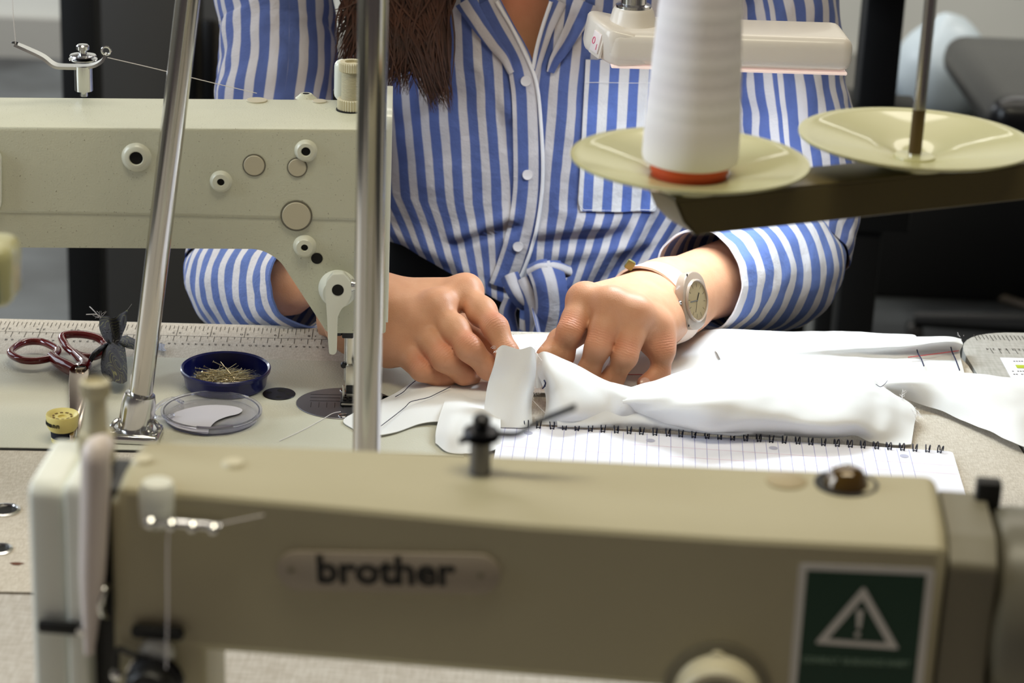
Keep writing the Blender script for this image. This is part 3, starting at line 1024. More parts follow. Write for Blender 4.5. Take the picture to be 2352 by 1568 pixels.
# knurled presser-pressure screw, with a white lever behind
q = ht(808, 252)
S_ = obj('pressure_screw', lathe(BM(), q, (0, 0, 1), [(0, 0.0005), (0.0096, 0.0005), (0.0100, 0.001), (0.0100, 0.0075), (0.0096, 0.008), (0, 0.008)], 72, knurl=0.0007), M_cream, R, angle=20)
prof = [(0, 0.0082)]
for k in range(24):
    z0 = 0.0083 + k * 0.0008
    prof += [(0.0073, z0), (0.0073, z0 + 0.0004), (0.0066, z0 + 0.0005)]
obj('screw_thread', lathe(BM(), q, (0, 0, 1), prof + [(0.0070, 0.029), (0.0, 0.029)], 32), M_cream, S_, angle=20)
obj('screw_cap', lathe(BM(), q, (0, 0, 1), [(0, 0.027), (0.0087, 0.027), (0.0091, 0.0275), (0.0091, 0.0325), (0.0086, 0.0335), (0.0055, 0.0335), (0.0055, 0.0318), (0, 0.0318)], 72, knurl=0.0006), M_cream, S_, angle=20)
obj('lock_ring', lathe(BM(), q, (0, 0, 1), [(0.0107, -0.0004), (0.0107, 0.0006), (0.009, 0.0008)], 32), M_black, S_)
q2 = onp(776, 183, q + RM.e2 * 0.012, RM.e2)
bm = BM()
addbox(bm, q2 + V((0.003, 0, 0.0)), (0.011, 0.010, 0.029), rot=RM.R, bev=0.005, seg=4)
obj('top_guide_cover', bm, M_enw, R)
bm = addbox(BM(), ht(774, 230) + RM.e2 * 0.006 + V((0, 0, 0.002)), (0.006, 0.006, 0.008), rot=RM.R, bev=0.0008)
obj('guide_bracket', bm, M_dk, R)
# presser-foot lifting lever
q = H(776, 662)
bm = BM()
lathe(bm, q + RM.e2 * 0.0, -RM.e2, [(0.0135, -0.002), (0.0125, 0.004), (0.0105, 0.010), (0.0098, 0.0115), (0, 0.0118)], 36)
bb = obj('lever_boss', bm, M_enw, R)
yl = VN - 0.009
LL = lambda px, py: RM.loc(RM.hit(px, py, yl))
k = [LL(748, 668), LL(750, 640), LL(765, 622), LL(790, 621), LL(806, 640), LL(808, 668), LL(798, 690), LL(784, 702), LL(776, 720), LL(775, 760), LL(774, 800), LL(768, 806), LL(757, 804), LL(754, 770), LL(752, 720)]
bm = BM()
prism(bm, roundpoly([RM.w(z.x, yl, z.z) for z in k][::-1], 0.0012, 3), RM.e2 * -0.0075, bev=0.0012, seg=3)
LV = obj('lifting_lever', bm, M_enw, R, angle=60)
obj('lever_bore', lathe(BM(), RM.hit(776, 666, yl - 0.0077), -RM.e2, [(0, 0), (0.0040, 0)], 28), M_black, LV)
bm = BM()
lathe(bm, RM.hit(807, 655, yl - 0.002), RM.e1, [(0, 0), (0.0042, 0), (0.0042, 0.0012), (0.0036, 0.0014), (0.0036, 0.0026), (0.0042, 0.0028), (0.0042, 0.004), (0.0022, 0.0042), (0.0022, 0.008), (0, 0.008)], 24)
obj('lever_screw', bm, M_chrome, LV)
obj('small_screw', disc(BM(), H(741, 656), -RM.e2, 0.0026, 0.001, 20), M_dgray, R)
# presser bar + foot
vb_ = -0.002
c = RM.hit(805, 800, vb_)
cl = RM.loc(c)
zt = nose_r.z + 0.003
z1 = RM.loc(RM.hit(805, 872, vb_)).z
obj('presser_bar', lathe(BM(), RM.w(cl.x, vb_, z1), (0, 0, 1), [(0, 0), (0.0042, 0), (0.0044, zt - z1), (0, zt - z1)], 24), M_nick, R)
obj('bar_bush', lathe(BM(), RM.w(cl.x, vb_, nose_r.z - 0.001), (0, 0, 1), [(0, 0), (0.0075, 0), (0.0085, 0.002), (0, 0.002)], 24), M_black, R)
obj('needle_bar', lathe(BM(), RM.w(cl.x + 0.001, vb_ + 0.011, 0.024), (0, 0, 1), [(0, 0), (0.0033, 0), (0.0033, zt - 0.024), (0, zt - 0.024)], 20), M_chrome, R)
obj('needle', lathe(BM(), RM.w(cl.x + 0.001, vb_ + 0.011, 0.005), (0, 0, 1), [(0, 0), (0.0004, 0.003), (0.0006, 0.006), (0.0006, 0.019), (0, 0.019)], 10), M_chrome, R)
bm = BM()
addbox(bm, RM.w(cl.x - 0.0105, vb_, nose_r.z - 0.007), (0.009, 0.007, 0.0075), rot=RM.R, bev=0.0012)
addbox(bm, RM.w(cl.x - 0.002, vb_, nose_r.z - 0.0065), (0.008, 0.010, 0.0105), rot=RM.R, bev=0.001)
obj('bar_clamp', bm, M_dk, R)
PFo = obj('presser_foot', addbox(BM(), RM.w(cl.x + 0.0014, vb_ - 0.005, 0.0215), (0.0088, 0.0035, 0.019), rot=RM.R, bev=0.001), M_nick, R)
obj('foot_shank', addbox(BM(), RM.w(cl.x + 0.0010, vb_ - 0.0015, 0.0085), (0.0062, 0.004, 0.011), rot=RM.R, bev=0.0006), M_nick, PFo)
bm = BM()
for s in (-1, 1):
    addbox(bm, RM.w(cl.x + 0.0008 + s * 0.0052, vb_ - 0.003, 0.0085), (0.0016, 0.0035, 0.013), rot=RM.R, bev=0.0006)
addbox(bm, RM.w(cl.x + 0.0008, vb_ - 0.004, 0.0038), (0.0130, 0.014, 0.0012), rot=RM.R, bev=0.0004)
obj('foot_fork', bm, M_nick, PFo)
obj('foot_spring', addbox(BM(), RM.w(cl.x + 0.0014, vb_ - 0.0072, 0.0135), (0.0078, 0.0008, 0.006), rot=RM.R, bev=0.0003), M_blk, PFo)
for (du, z) in ((-0.0055, 0.030), (0.0068, 0.029)):
    obj('foot_screw', disc(BM(), RM.w(cl.x + du + 0.001, vb_ - 0.001, z), -RM.e2, 0.0021, 0.003, 16), M_dk, PFo)
obj('foot_screw', disc(BM(), RM.w(cl.x + 0.0045, vb_ - 0.004, 0.0335), -RM.e2, 0.0022, 0.004, 16), M_blk, PFo)

# threads of the rear machine
t1 = [onp(28, -40, RM.w(0, 0, 0), RM.e2), onp(30, 30, RM.w(0, 0, 0), RM.e2), onp(36, 101, RM.w(0, 0, 0), RM.e2)]
tag(obj('thread', tube(BM(), t1, 0.00022, 5, n=10), M_thread), 'fine thread rising from the chrome guide arm to the top left edge', 'thread')
t2 = [onp(247, 132, RM.w(0, 0.012, 0), RM.e2), onp(350, 156, RM.w(0, 0.015, 0), RM.e2), onp(480, 188, RM.w(0, 0.02, 0), RM.e2), onp(590, 214, RM.w(0, 0.025, 0), RM.e2), onp(720, 246, RM.w(0, 0.045, 0), RM.e2)]
tag(obj('thread', tube(BM(), t2[:4], 0.00026, 5, n=20), M_thread), 'pale thread stretched over the rear machine top toward the shirt', 'thread')
t3 = [onz(x, y, h) for x, y, h in ((642, 1012, 0.0022), (690, 990, 0.0022), (735, 966, 0.0022), (762, 950, 0.003), (782, 945, 0.006))]
tag(obj('thread', tube(BM(), t3, 0.00028, 5, n=24), M_thread), 'loose white thread trailing from the presser foot over the bed', 'thread')

t = thing('cloth_snippet', 'tiny crumpled white and blue cloth snippet beside the leaning pole on the ruler', 'scrap', onz(366, 800))
bm = BM()
rs = random.Random(5)
pts_ = [[onz(352 + i * 9 + rs.uniform(-3, 3), 788 + j * 8 + rs.uniform(-3, 3), 0.001 + 0.005 * rs.random()) for i in range(4)] for j in range(3)]
bm = grid_bm(surf(pts_, 12, 9)); thicken(bm, 0.0004)
obj('snippet_cloth', bm, mat('white_blue_print', (0.62, 0.63, 0.72), 0.9, var=0.5, vscale=300), t)

# ================================================================== THINGS ON THE REAR BED
# blue pin dish
q = onz(511, 905, H_BED); q = V((q.x, onz(511, 884, H_BED).y, q.z))
r1 = 0.0315; hh = 0.0135
D = thing('pin_dish', 'round navy blue plastic dish full of pins on the machine bed', 'dish', q)
obj('dish_body', lathe(BM(), q, (0, 0, 1), [(0, 0.0), (r1 * 0.80, 0), (r1 * 0.90, 0.001), (r1 * 0.955, hh - 0.003), (r1, hh - 0.0022), (r1 * 1.01, hh), (r1 * 0.985, hh + 0.0007), (r1 * 0.94, hh - 0.0003), (r1 * 0.91, 0.0022), (0, 0.0016)], 64), M_blue, D)
rnd = random.Random(3)
PG = 'loose steel pins in the blue dish'
pm = BM()
tube(pm, [(-0.013, 0, 0), (0.013, 0, 0)], [0.00032, 0.00022], 5)
lathe(pm, (-0.0133, 0, 0), (1, 0, 0), [(0, 0), (0.0008, 0.0001), (0.0008, 0.0005), (0, 0.0006)], 6)
pin_me = finish(pm, 'pin', M_pin)
for i in range(170):
    o = bpy.data.objects.new('pin', pin_me); COL.objects.link(o)
    a = rnd.random() * 2 * PI; rr = 0.0135 * math.sqrt(rnd.random())
    yaw = rnd.gauss(0.35, 0.55) if rnd.random() < 0.7 else rnd.random() * PI
    tilt = rnd.gauss(0, 0.07)
    if i > 162:
        tilt = rnd.choice((-1, 1)) * rnd.uniform(0.2, 0.4)
    c = q + V((rr * math.cos(a) * 1.05, rr * math.sin(a) * 0.85, 0.0030 + 0.0058 * rnd.random() * (1 - rr / 0.04) + abs(math.sin(tilt)) * 0.007))
    o.rotation_euler = (0, tilt, yaw); o.location = c
    tag(o, 'thin steel dressmaking pin lying in the navy blue dish', 'pin', PG)
# clear lid
q = onz(486, 960, H_BED)
r2 = 0.0345
Ld = thing('clear_lid', 'clear round plastic lid with hinge tab in front of the blue dish', 'lid', q)
obj('lid_body', lathe(BM(), q, (0, 0, 1), [(0, 0.0002), (r2 * 0.90, 0.0002), (r2 * 0.915, 0.0004), (r2 * 0.95, 0.0052), (r2, 0.0054), (r2, 0.0064), (r2 * 0.93, 0.0066), (r2 * 0.90, 0.0016), (0, 0.0013)], 64), M_clear, Ld)
bm = BM()
hg = [onz(x, y, H_BED + 0.004) for x, y in ((420, 924), (398, 915), (372, 925), (352, 945), (360, 958), (385, 957), (398, 952))]
tube(bm, hg, 0.0014, 8, n=26)
obj('hinge_tab', bm, M_clear, Ld)
bm = BM()
ar = [q + V((r2 * 0.93 * math.cos(a), r2 * 0.93 * math.sin(a), 0.0062)) for a in [math.radians(-100 + i * 4) for i in range(12)]]
tube(bm, ar, 0.0009, 6)
obj('rim_notch', bm, mat('smoky_plastic', (0.35, 0.33, 0.42), 0.4), Ld)
# frosted print on the lid floor: S-shaped patch
cs = [onz(x, y, H_BED + 0.0024) for x, y in ((385, 968), (398, 950), (430, 938), (480, 930), (530, 932), (556, 940), (548, 950), (520, 957), (495, 968), (480, 985), (476, 996), (440, 990), (405, 982))]
bm = BM(); prism(bm, catmull(cs + [cs[0]], 40)[:-1], (0, 0, 0.0001))
m_frost = mat('frosted_print', (0.80, 0.79, 0.83), 0.5)
obj('lid_print', bm, m_frost, Ld, smooth=False)

# scissors: closed shears lying with handles to the back left
SC = thing('scissors', 'tailor shears with dark red lacquered handles on the machine bed', 'scissors', onz(180, 880, H_BED))
hz = H_BED + 0.0065


def sp(px, py, h=None):
    return onz(px, py, hz if h is None else h)


def ring_h(name, pts, radii, stem, sr):
    bm = BM()
    P4 = [*pts[-2:], *pts, *pts[:3]]; cc4 = catmull(P4, (len(P4) - 1) * 6 + 1)
    tube(bm, cc4[12:12 + len(pts) * 6], radii, 12, closed=True)
    tube(bm, stem, sr, 12, n=16)
    return obj(name, bm, M_red, SC)


ring_h('handle', [sp(24, 812), sp(34, 797), sp(62, 785), (sp(95, 785)), sp(122, 796), sp(133, 806), sp(120, 820), sp(85, 828), sp(50, 826)], 0.0028,
       [sp(118, 818), sp(135, 832), sp(155, 843), sp(172, 852)], [0.0038, 0.0046, 0.0050, 0.0048])
ring_h('handle', [sp(142, 775, hz + .003), sp(158, 768, hz + .004), sp(190, 768, hz + .004), sp(222, 775, hz + .003), sp(240, 790), sp(235, 810), sp(205, 820), sp(172, 812), sp(152, 795, hz + .002)], 0.0030,
       [sp(172, 812), sp(185, 825), sp(196, 838), sp(190, 850)], [0.0034, 0.0042, 0.0050, 0.0048])
bm = BM()
bl = [sp(160, 858), sp(163, 842), sp(180, 838), sp(200, 840), sp(207, 850), sp(203, 868), sp(198, 890), sp(190, 930), sp(168, 1005), sp(160, 1005), sp(160, 930), sp(158, 880)]
bl = [V((p.x, p.y, T + H_BED + 0.004)) for p in bl]
prism(bm, roundpoly(bl[::-1], 0.002, 3), (0, 0, 0.0042), bev=0.0010, seg=2)
Bld = obj('blade', bm, M_scis, SC)
bm = BM()
bl2 = [sp(176, 862), sp(206, 856), sp(212, 868), sp(202, 900), sp(182, 985), sp(176, 985)]
bl2 = [V((p.x, p.y, T + H_BED + 0.0004)) for p in bl2]
prism(bm, bl2[::-1], (0, 0, 0.0034), bev=0.0008, seg=2)
obj('blade', bm, M_scis, SC)
pv = sp(185, 853); pv.z = T + H_BED + 0.0082
obj('pivot_screw', lathe(BM(), pv, (0, 0, 1), [(0.0042, 0), (0.0042, 0.0012), (0.0036, 0.0018), (0, 0.0020)], 28), M_scis, SC)
obj('screw_slot', addbox(BM(), pv + V((0, 0, 0.0020)), (0.0068, 0.0011, 0.0005), rot=Matrix.Rotation(0.3, 3, 'Z')), M_black, SC)

# gray printed fabric scrap tied around handle
SF = thing('fabric_scrap', 'tied grey fabric scrap with frayed ends on the red scissor handle', 'fabric', onz(265, 860, H_BED))


def mat_scrap():
    m = mat('grey_print_cotton', (0.30, 0.30, 0.33), 0.9)
    nt = m.node_tree; b = nt.nodes['Principled BSDF']
    tc = nd(nt, 'ShaderNodeTexCoord')
    vo = nd(nt, 'ShaderNodeTexVoronoi'); vo.inputs['Scale'].default_value = 70
    nt.links.new(tc.outputs['Object'], vo.inputs['Vector'])
    mu = nd(nt, 'ShaderNodeMath', operation='MULTIPLY'); nt.links.new(vo.outputs['Distance'], mu.inputs[0]); mu.inputs[1].default_value = 7
    fr = nd(nt, 'ShaderNodeMath', operation='FRACT'); nt.links.new(mu.outputs[0], fr.inputs[0])
    r = nd(nt, 'ShaderNodeValToRGB'); e = r.color_ramp.elements
    e[0].position = 0.80; e[0].color = (0, 0, 0, 1); e[1].position = 0.84; e[1].color = (1, 1, 1, 1)
    nt.links.new(fr.outputs[0], r.inputs[0])
    n = nd(nt, 'ShaderNodeTexNoise'); n.inputs['Scale'].default_value = 55
    nt.links.new(tc.outputs['Object'], n.inputs['Vector'])
    r2 = nd(nt, 'ShaderNodeValToRGB'); e = r2.color_ramp.elements
    e[0].position = 0.46; e[0].color = lin((0.05, 0.05, 0.06)) + (1,); e[1].position = 0.50; e[1].color = lin((0.55, 0.55, 0.42)) + (1,)
    nt.links.new(n.outputs['Fac'], r2.inputs[0])
    mx = nd(nt, 'ShaderNodeMixRGB'); nt.links.new(r.outputs[0], mx.inputs[0]); mx.inputs[1].default_value = lin((0.33, 0.33, 0.36)) + (1,)
    nt.links.new(r2.outputs[0], mx.inputs[2]); nt.links.new(mx.outputs[0], b.inputs['Base Color'])
    return m


M_scrap = mat_scrap()


def flap(rows_px, nu=16, nv=20, wob=0.0012, seed=1.0, t=0.0004, matl=None, name='fabric_flap', parent=None, uvf=None):
    ctrl = [[onz(x, y, h) for (x, y, h) in r] for r in rows_px]
    S = surf(ctrl, nu, nv)
    out = []
    for i, r in enumerate(S):
        rr = []
        for j, p in enumerate(r):
            p = V(p)
            d = noise.noise(p * 60 + V((seed, seed, 0))) * wob + noise.noise(p * 180 + V((0, seed, seed))) * wob * 0.35
            rr.append(p + V((0, -0.4 * d, d)))
        out.append(rr)
    bm = grid_bm(out, uvs=[[(j / nu, i / nv) for j in range(nu + 1)] for i in range(nv + 1)])
    thicken(bm, t)
    return obj(name, bm, matl, parent, angle=80)


flap([[(228, 728, .034), (245, 724, .036), (262, 728, .034), (285, 716, .038), (293, 712, .040)],
      [(228, 752, .028), (246, 748, .032), (266, 752, .026), (280, 745, .032), (290, 745, .030)],
      [(238, 775, .022), (250, 780, .027), (266, 780, .020), (276, 775, .026), (280, 772, .022)],
      [(248, 788, .016), (256, 790, .022), (264, 790, .018), (270, 788, .022), (274, 786, .016)]], matl=M_scrap, parent=SF, seed=3, wob=.002)
flap([[(248, 786, .017), (256, 786, .023), (266, 786, .02), (274, 784, .016)],
      [(236, 800, .016), (252, 806, .026), (272, 800, .020), (286, 795, .014)],
      [(232, 850, .010), (252, 845, .020), (274, 850, .016), (292, 840, .010)],
      [(246, 872, .006), (262, 876, .012), (280, 880, .010), (292, 876, .006)]], matl=M_scrap, parent=SF, seed=5, wob=.002)
flap([[(252, 784, .018), (246, 792, .020), (244, 800, .018)],
      [(236, 790, .018), (228, 800, .024), (230, 812, .016)],
      [(222, 806, .012), (212, 812, .016), (216, 826, .010)],
      [(208, 822, .008), (202, 828, .010), (206, 838, .006)]], nu=8, nv=10, matl=M_scrap, parent=SF, seed=7, wob=.002)
flap([[(270, 780, .016), (274, 786, .020), (278, 794, .016)],
      [(290, 770, .014), (296, 786, .018), (294, 800, .014)],
      [(312, 778, .008), (318, 792, .012), (312, 806, .008)]], nu=8, nv=10, matl=M_scrap, parent=SF, seed=9, wob=.002)
bm = BM()
for i in range(26):
    a = rnd.random()
    base = rnd.choice(((230, 728, .034), (290, 714, .038), (240, 786, .018), (228, 850, .01), (210, 830, .008), (284, 800, .012), (262, 790, .02)))
    p0 = onz(*base)
    d = V((rnd.uniform(-1, 1), rnd.uniform(-.5, .5), rnd.uniform(-.3, 1))) * 0.006
    tube(bm, [p0, p0 + d * 0.5 + V((rnd.uniform(-1, 1), 0, rnd.uniform(-1, 1))) * .0012, p0 + d], 0.00014, 4, n=5)
tube(bm, [onz(232, 730, .034), onz(222, 722, .037), onz(198, 722, .036)], 0.0004, 5, n=8)
tube(bm, [onz(228, 728, .034), onz(218, 716, .038), onz(206, 704, .040)], 0.0004, 5, n=8)
obj('frayed_threads', bm, M_thread, SF, kind='stuff')

# thread spool with cream rim and navy thread
q = onz(145, 1012, 0.0018)
SPL = thing('thread_spool', 'small spool of navy thread with cream yellow rim at the left', 'spool', q)
obj('spool_core', lathe(BM(), q, (0, 0, 1), [(0, 0), (0.0075, 0), (0.0078, 0.002), (0.0062, 0.003), (0.0062, 0.012), (0, 0.012)], 32), M_yel, SPL)
obj('wound_thread', lathe(BM(), q, (0, 0, 1), [(0.006, 0.003), (0.0078, 0.0035), (0.0080, 0.0085), (0.0062, 0.009)], 32), M_navy, SPL)
obj('spool_rim', lathe(BM(), q, (0, 0, 1), [(0.0062, 0.0080), (0.0086, 0.0085), (0.0100, 0.0108), (0.0108, 0.0185), (0.0104, 0.0195), (0.0088, 0.0190), (0.0072, 0.0175), (0.0030, 0.0175), (0.0030, 0.0165), (0, 0.0165)], 40), M_yel, SPL)
bm = BM()
for k in range(10):
    a = k * 0.62
    addbox(bm, q + V((0.006 * math.cos(a), 0.006 * math.sin(a), 0.0178)), (0.002, 0.0012, 0.0003), rot=Matrix.Rotation(a + 1.57, 3, 'Z'))
obj('rim_print', bm, mat('brown_print', (0.45, 0.36, 0.22), 0.7), SPL)
bn = BM()
for k, ch in enumerate('termann'):
    a = math.radians(-182 + k * 14.5)
    nrm = V((math.cos(a), math.sin(a), 0.08)).normalized()
    rad = 0.0105
    pos = q + V((rad * math.cos(a), rad * math.sin(a), 0.0145))
    xx = V((-math.sin(a), math.cos(a), 0))
    addtext(bn, ch, 0.0048, fm(pos + nrm * 0.0001, xx, nrm.cross(xx), nrm), bold=0.00008, ext=0.0002)
obj('rim_lettering', bn, M_black, SPL, smooth=False)

# ================================================================== NOTEBOOK
NB = Frame(onz(1175, 985), 0)
e = onz(2155, 1045)
NB = Frame(onz(1175, 985), math.atan2(e.y - NB.o.y, e.x - NB.o.x))
nbw = 0.295
NBT = thing('spiral_notebook', 'open spiral notebook with ruled white pages lying on the table', 'notebook', NB.w(nbw / 2, -0.10, 0))
off = -0.0055
corner = NB.loc(onz(2190, 1042, 0.004))
u1 = corner.x
u0 = NB.loc(onz(1000, 1010, 0.004)).x - 0.0
u0 = u1 - 0.338
pg = roundpoly([NB.w(u1, off + 0.0045, 0), NB.w(u1, -0.205, 0), NB.w(u0 + 0.03, -0.205, 0), NB.w(u0 + 0.03, off + 0.0045, 0)], 0.004)
bm = BM(); prism(bm, [p + V((0, 0, 0.0002)) for p in pg], (0, 0, 0.0032), bev=0.0003, seg=1)
obj('page_block', bm, M_white, NBT, smooth=False)
bm = BM(); prism(bm, [p + V((0, 0, 0.0036)) for p in pg], (0, 0, 0.0002))
PGo = obj('top_page', bm, M_white, NBT, smooth=False)


def strip(bm, a, b, wd, h=0.0001):
    a, b = V(a), V(b)
    s = (b - a).cross(V((0, 0, 1))).normalized() * wd / 2
    f = bm.faces.new([bm.verts.new(x + V((0, 0, h))) for x in (a + s, b + s, b - s, a - s)])
    f.normal_update()
    if f.normal.z < 0:
        f.normal_flip()


bm = BM()
for i in range(4, 42):
    u = u1 - 0.010 - 0.0075 - i * 0.00807 + 0.02
    if u0 + 0.032 < u < u1 - 0.02:
        strip(bm, NB.w(u, off + 0.003, 0.0038), NB.w(u, -0.2, 0.0038), 0.00035)
obj('ruled_lines', bm, M_violet, NBT, smooth=False)
bm = BM()
strip(bm, NB.w(u0 + 0.032, -0.022, 0.0039), NB.w(u1 - 0.001, -0.026, 0.0039), 0.0003)
strip(bm, NB.w(u0 + 0.032, -0.040, 0.0039), NB.w(u1 - 0.001, -0.040, 0.0039), 0.0003)
obj('margin_line', bm, M_pinkl, NBT, smooth=False)
for u in (u1 - 0.034, u1 - 0.122, u1 - 0.205, u1 - 0.288):
    bm = lathe(BM(), NB.w(u, -0.0145, 0.0039), (0, 0, 1), [(0, 0.0001), (0.0030, 0.0001)], 20)
    obj('punch_hole', bm, mat('hole_shade', (0.72, 0.72, 0.80), 0.8), NBT, smooth=False)
# 34 double wire loops, one mesh shared
wm = BM()
for s in (-0.0010, 0.0010):
    pts = [V((s * (1 + 0.5 * math.sin(a)) , -0.0008 + 0.0036 * math.cos(a), 0.0030 + 0.0042 * math.sin(a))) for a in [math.radians(-70 + i * 22) for i in range(15)]]
    tube(wm, pts, 0.00042, 6)
tube(wm, [(-0.0016, -0.0035, 0.0040), (0.0016, -0.0035, 0.0040)], 0.0003, 5)
wl = finish(wm, 'wire_loop', M_wire)
nl = 34
for i in range(nl):
    o = bpy.data.objects.new('wire_loop', wl); COL.objects.link(o)
    o.parent = NBT
    u = (nbw - 0.004) * i / (nl - 1) + 0.001
    if abs(i - 1) < 0.1: pass
    o.location = NB.w(u, 0.0 - 0.001, 0.0004) - ORG[NBT.name]
    o.rotation_euler = (0, 0, NB.a + rnd.uniform(-0.12, 0.12) + (0.5 if i == 0 else 0) + (-0.4 if i == nl - 1 else 0))

# ================================================================== POLES / LAMP
# leaning chrome pole with socket = lamp stand
pb = onz(312, 1002, 0.0)
ptop = ony(432, 0, 1.40)
pbot = ony(322, 915, pb.y + 0.002)
ax = (ptop - pbot).normalized()
pt2 = pbot + ax * ((T + 0.80 - pbot.z) / ax.z)
LMP = thing('sewing_lamp', 'white rectangular LED lamp head with rocker switch on a leaning chrome pole', 'lamp', pb)
obj('pole', lathe(BM(), pbot - ax * 0.012, ax, [(0, 0), (0.0078, 0), (0.0078, (pt2 - pbot).length + 0.012), (0, (pt2 - pbot).length + 0.012)], 40), M_pole, LMP)
sb = ony(310, 985, pb.y); st_ = ony(322, 905, pb.y)
a2 = (st_ - sb).normalized(); ln = (st_ - sb).length
obj('socket', lathe(BM(), sb - a2 * 0.004, a2, [(0, 0), (0.0125, 0), (0.0118, 0.006), (0.0112, ln - 0.001), (0.0100, ln + 0.004), (0.0085, ln + 0.0045), (0, ln + 0.0045)], 40), M_chrome, LMP)
bm = BM(); addbox(bm, (pb.x + 0.001, pb.y - 0.006, T + 0.0045), (0.034, 0.026, 0.007), bev=0.003, seg=3)
obj('pole_foot', bm, M_chrome, LMP)
for dx in (-0.016, 0.019):
    bm = BM(); tube(bm, [(pb.x + dx * .8, pb.y - 0.008, T + 0.007), (pb.x + dx * 0.9, pb.y - 0.008, T + 0.010), (pb.x + dx * 0.7, pb.y - 0.004, T + 0.013), (pb.x + dx * 0.5, pb.y - 0.002, T + 0.010)], 0.0016, 8, n=12)
    obj('foot_clip', bm, M_chrome, LMP)
# vertical steel pole (front thread stand)
p0 = ony(842, 1010, 1.19); p1 = ony(857, 0, 1.19)
ax = (p1 - p0).normalized()
b0 = p0 + ax * ((T + 0.002 - p0.z) / ax.z)
PO = thing('steel_pole', 'vertical brushed steel pole in front of the rear machine and the hand', 'pole', b0)
ln = (T + 0.85 - b0.z) / ax.z
obj('pole_tube', lathe(BM(), b0, ax, [(0, 0), (0.0080, 0), (0.0080, ln), (0, ln)], 48), M_pole, PO)
obj('pole_flange', lathe(BM(), (b0.x, b0.y, T + 0.0005), (0, 0, 1), [(0, 0), (0.022, 0), (0.022, 0.004), (0.0110, 0.006), (0.0105, 0.014), (0, 0.014)], 40), M_chrome, PO)

# lamp head
yL = 1.575
K = lambda px, py, y=yL: ony(px, py, y)
A_ = K(1340, 92); B_ = K(1968, 92)
LF = Frame(A_, math.radians(2.6))
hl = lambda px, py: LF.loc(LF.hit(px, py, 0))
bl, tl = hl(1392, 158), hl(1352, 34)
Lw = hl(1958, 160).x
zb = hl(1600, 158).z; zt_ = hl(1600, 92).z
depth = 0.062
# head profile: body with sloped left end carrying the switch
x0 = hl(1395, 150).x
prof = [(x0, 0, zb), (Lw, 0, zb), (Lw, 0, zt_), (x0, 0, zt_)]
bm = BM()
addbox(bm, LF.w((x0 + Lw) / 2, depth / 2, (zb + zt_) / 2 + 0.002), (Lw - x0, depth, zt_ - zb + 0.004), rot=LF.R, bev=0.008, seg=5)
HD = obj('lamp_head', bm, M_lamp, LMP, angle=50)
# angled end block with rocker switch
sA, sB, sC, sD = [LF.hit(x, y, v) for x, y, v in ((1408, 160, 0.0), (1398, 62, 0.0), (1352, 34, 0.030), (1336, 112, 0.030))]
bm = BM()
Q = [LF.hit(1408, 158, 0.001), LF.hit(1340, 112, 0.032), LF.hit(1356, 34, 0.032), LF.hit(1400, 70, 0.001)]
nrm = (Q[1] - Q[0]).cross(Q[2] - Q[0]).normalized()
if nrm.dot(CAM - Q[0]) < 0: nrm = -nrm
hull = BM()
for p_ in Q + [LF.w(x0 + 0.03, 0.001, zb + 0.001), LF.w(x0 + 0.03, 0.001, zt_ + 0.001), LF.w(x0 + 0.03, depth - 0.004, zb + 0.001), LF.w(x0 + 0.03, depth - 0.004, zt_ + 0.001), Q[1] + LF.e2 * 0.022, Q[2] + LF.e2 * 0.022]:
    hull.verts.new(p_)
bmesh.ops.convex_hull(hull, input=hull.verts[:])
bmesh.ops.bevel(hull, geom=hull.edges[:], offset=0.0035, segments=3, affect='EDGES', profile=0.5)
obj('switch_housing', hull, M_lamp, HD, angle=45)
cQ = (Q[0] + Q[1] + Q[2] + Q[3]) / 4
xq = ((Q[0] - Q[1]) + (Q[3] - Q[2])).normalized(); yq = nrm.cross(xq).normalized()
if yq.z < 0: yq = -yq
RQ = Matrix((xq, yq, nrm)).transposed()
cq = cQ - yq * 0.001
sw = obj('switch_bezel', addbox(BM(), cq + nrm * 0.0006, (0.0150, 0.0205, 0.0022), rot=RQ, bev=0.0007), M_lamp, HD)
obj('rocker_switch', addbox(BM(), cq + nrm * 0.002, (0.0105, 0.0150, 0.0020), rot=RQ, bev=0.0007), mat('switch_white', (0.90, 0.86, 0.86), 0.3), HD)
M_pk = mat('pink_print', (0.85, 0.35, 0.50), 0.6)
c_ = cq - xq * 0.0022 + yq * 0.0005 + nrm * 0.0031
bm = BM(); tube(bm, [c_ + (xq * math.cos(a) * 0.62 + yq * math.sin(a)) * 0.0024 for a in [i * PI / 10 for i in range(20)]], 0.00035, 5, closed=True)
addbox(bm, cq + xq * 0.0028 - yq * 0.0028 + nrm * 0.0031, (0.0006, 0.0042, 0.0003), rot=RQ)
obj('switch_symbols', bm, M_pk, HD)
bm = BM(); addbox(bm, LF.w((x0 + Lw) / 2, depth / 2, zb - 0.0010), (Lw - x0 - 0.006, depth - 0.004, 0.0022), rot=LF.R, bev=0.0008)
obj('trim_lip', bm, mat('lit_diffuser_edge', (0.95, 0.86, 0.83), 0.4, emis=(0.98, 0.88, 0.85, 0.35)), HD)
bm = BM(); addbox(bm, LF.w((x0 + Lw) / 2, depth / 2, zb - 0.0026), (Lw - x0 - 0.03, depth - 0.02, 0.0010), rot=LF.R)
obj('led_diffuser', bm, mat('led_diffuser', (1, 1, 1), 0.5, emis=(0.94, 0.97, 1.0, 5.0)), HD)
la = area('led_light', LF.w((x0 + Lw) / 2, depth / 2, zb - 0.0045), LF.w((x0 + Lw) / 2 + 0.0, depth / 2 - 0.035, zb - 0.2), 0.17, 0.035, 1.4, (0.76, 0.90, 1.0))
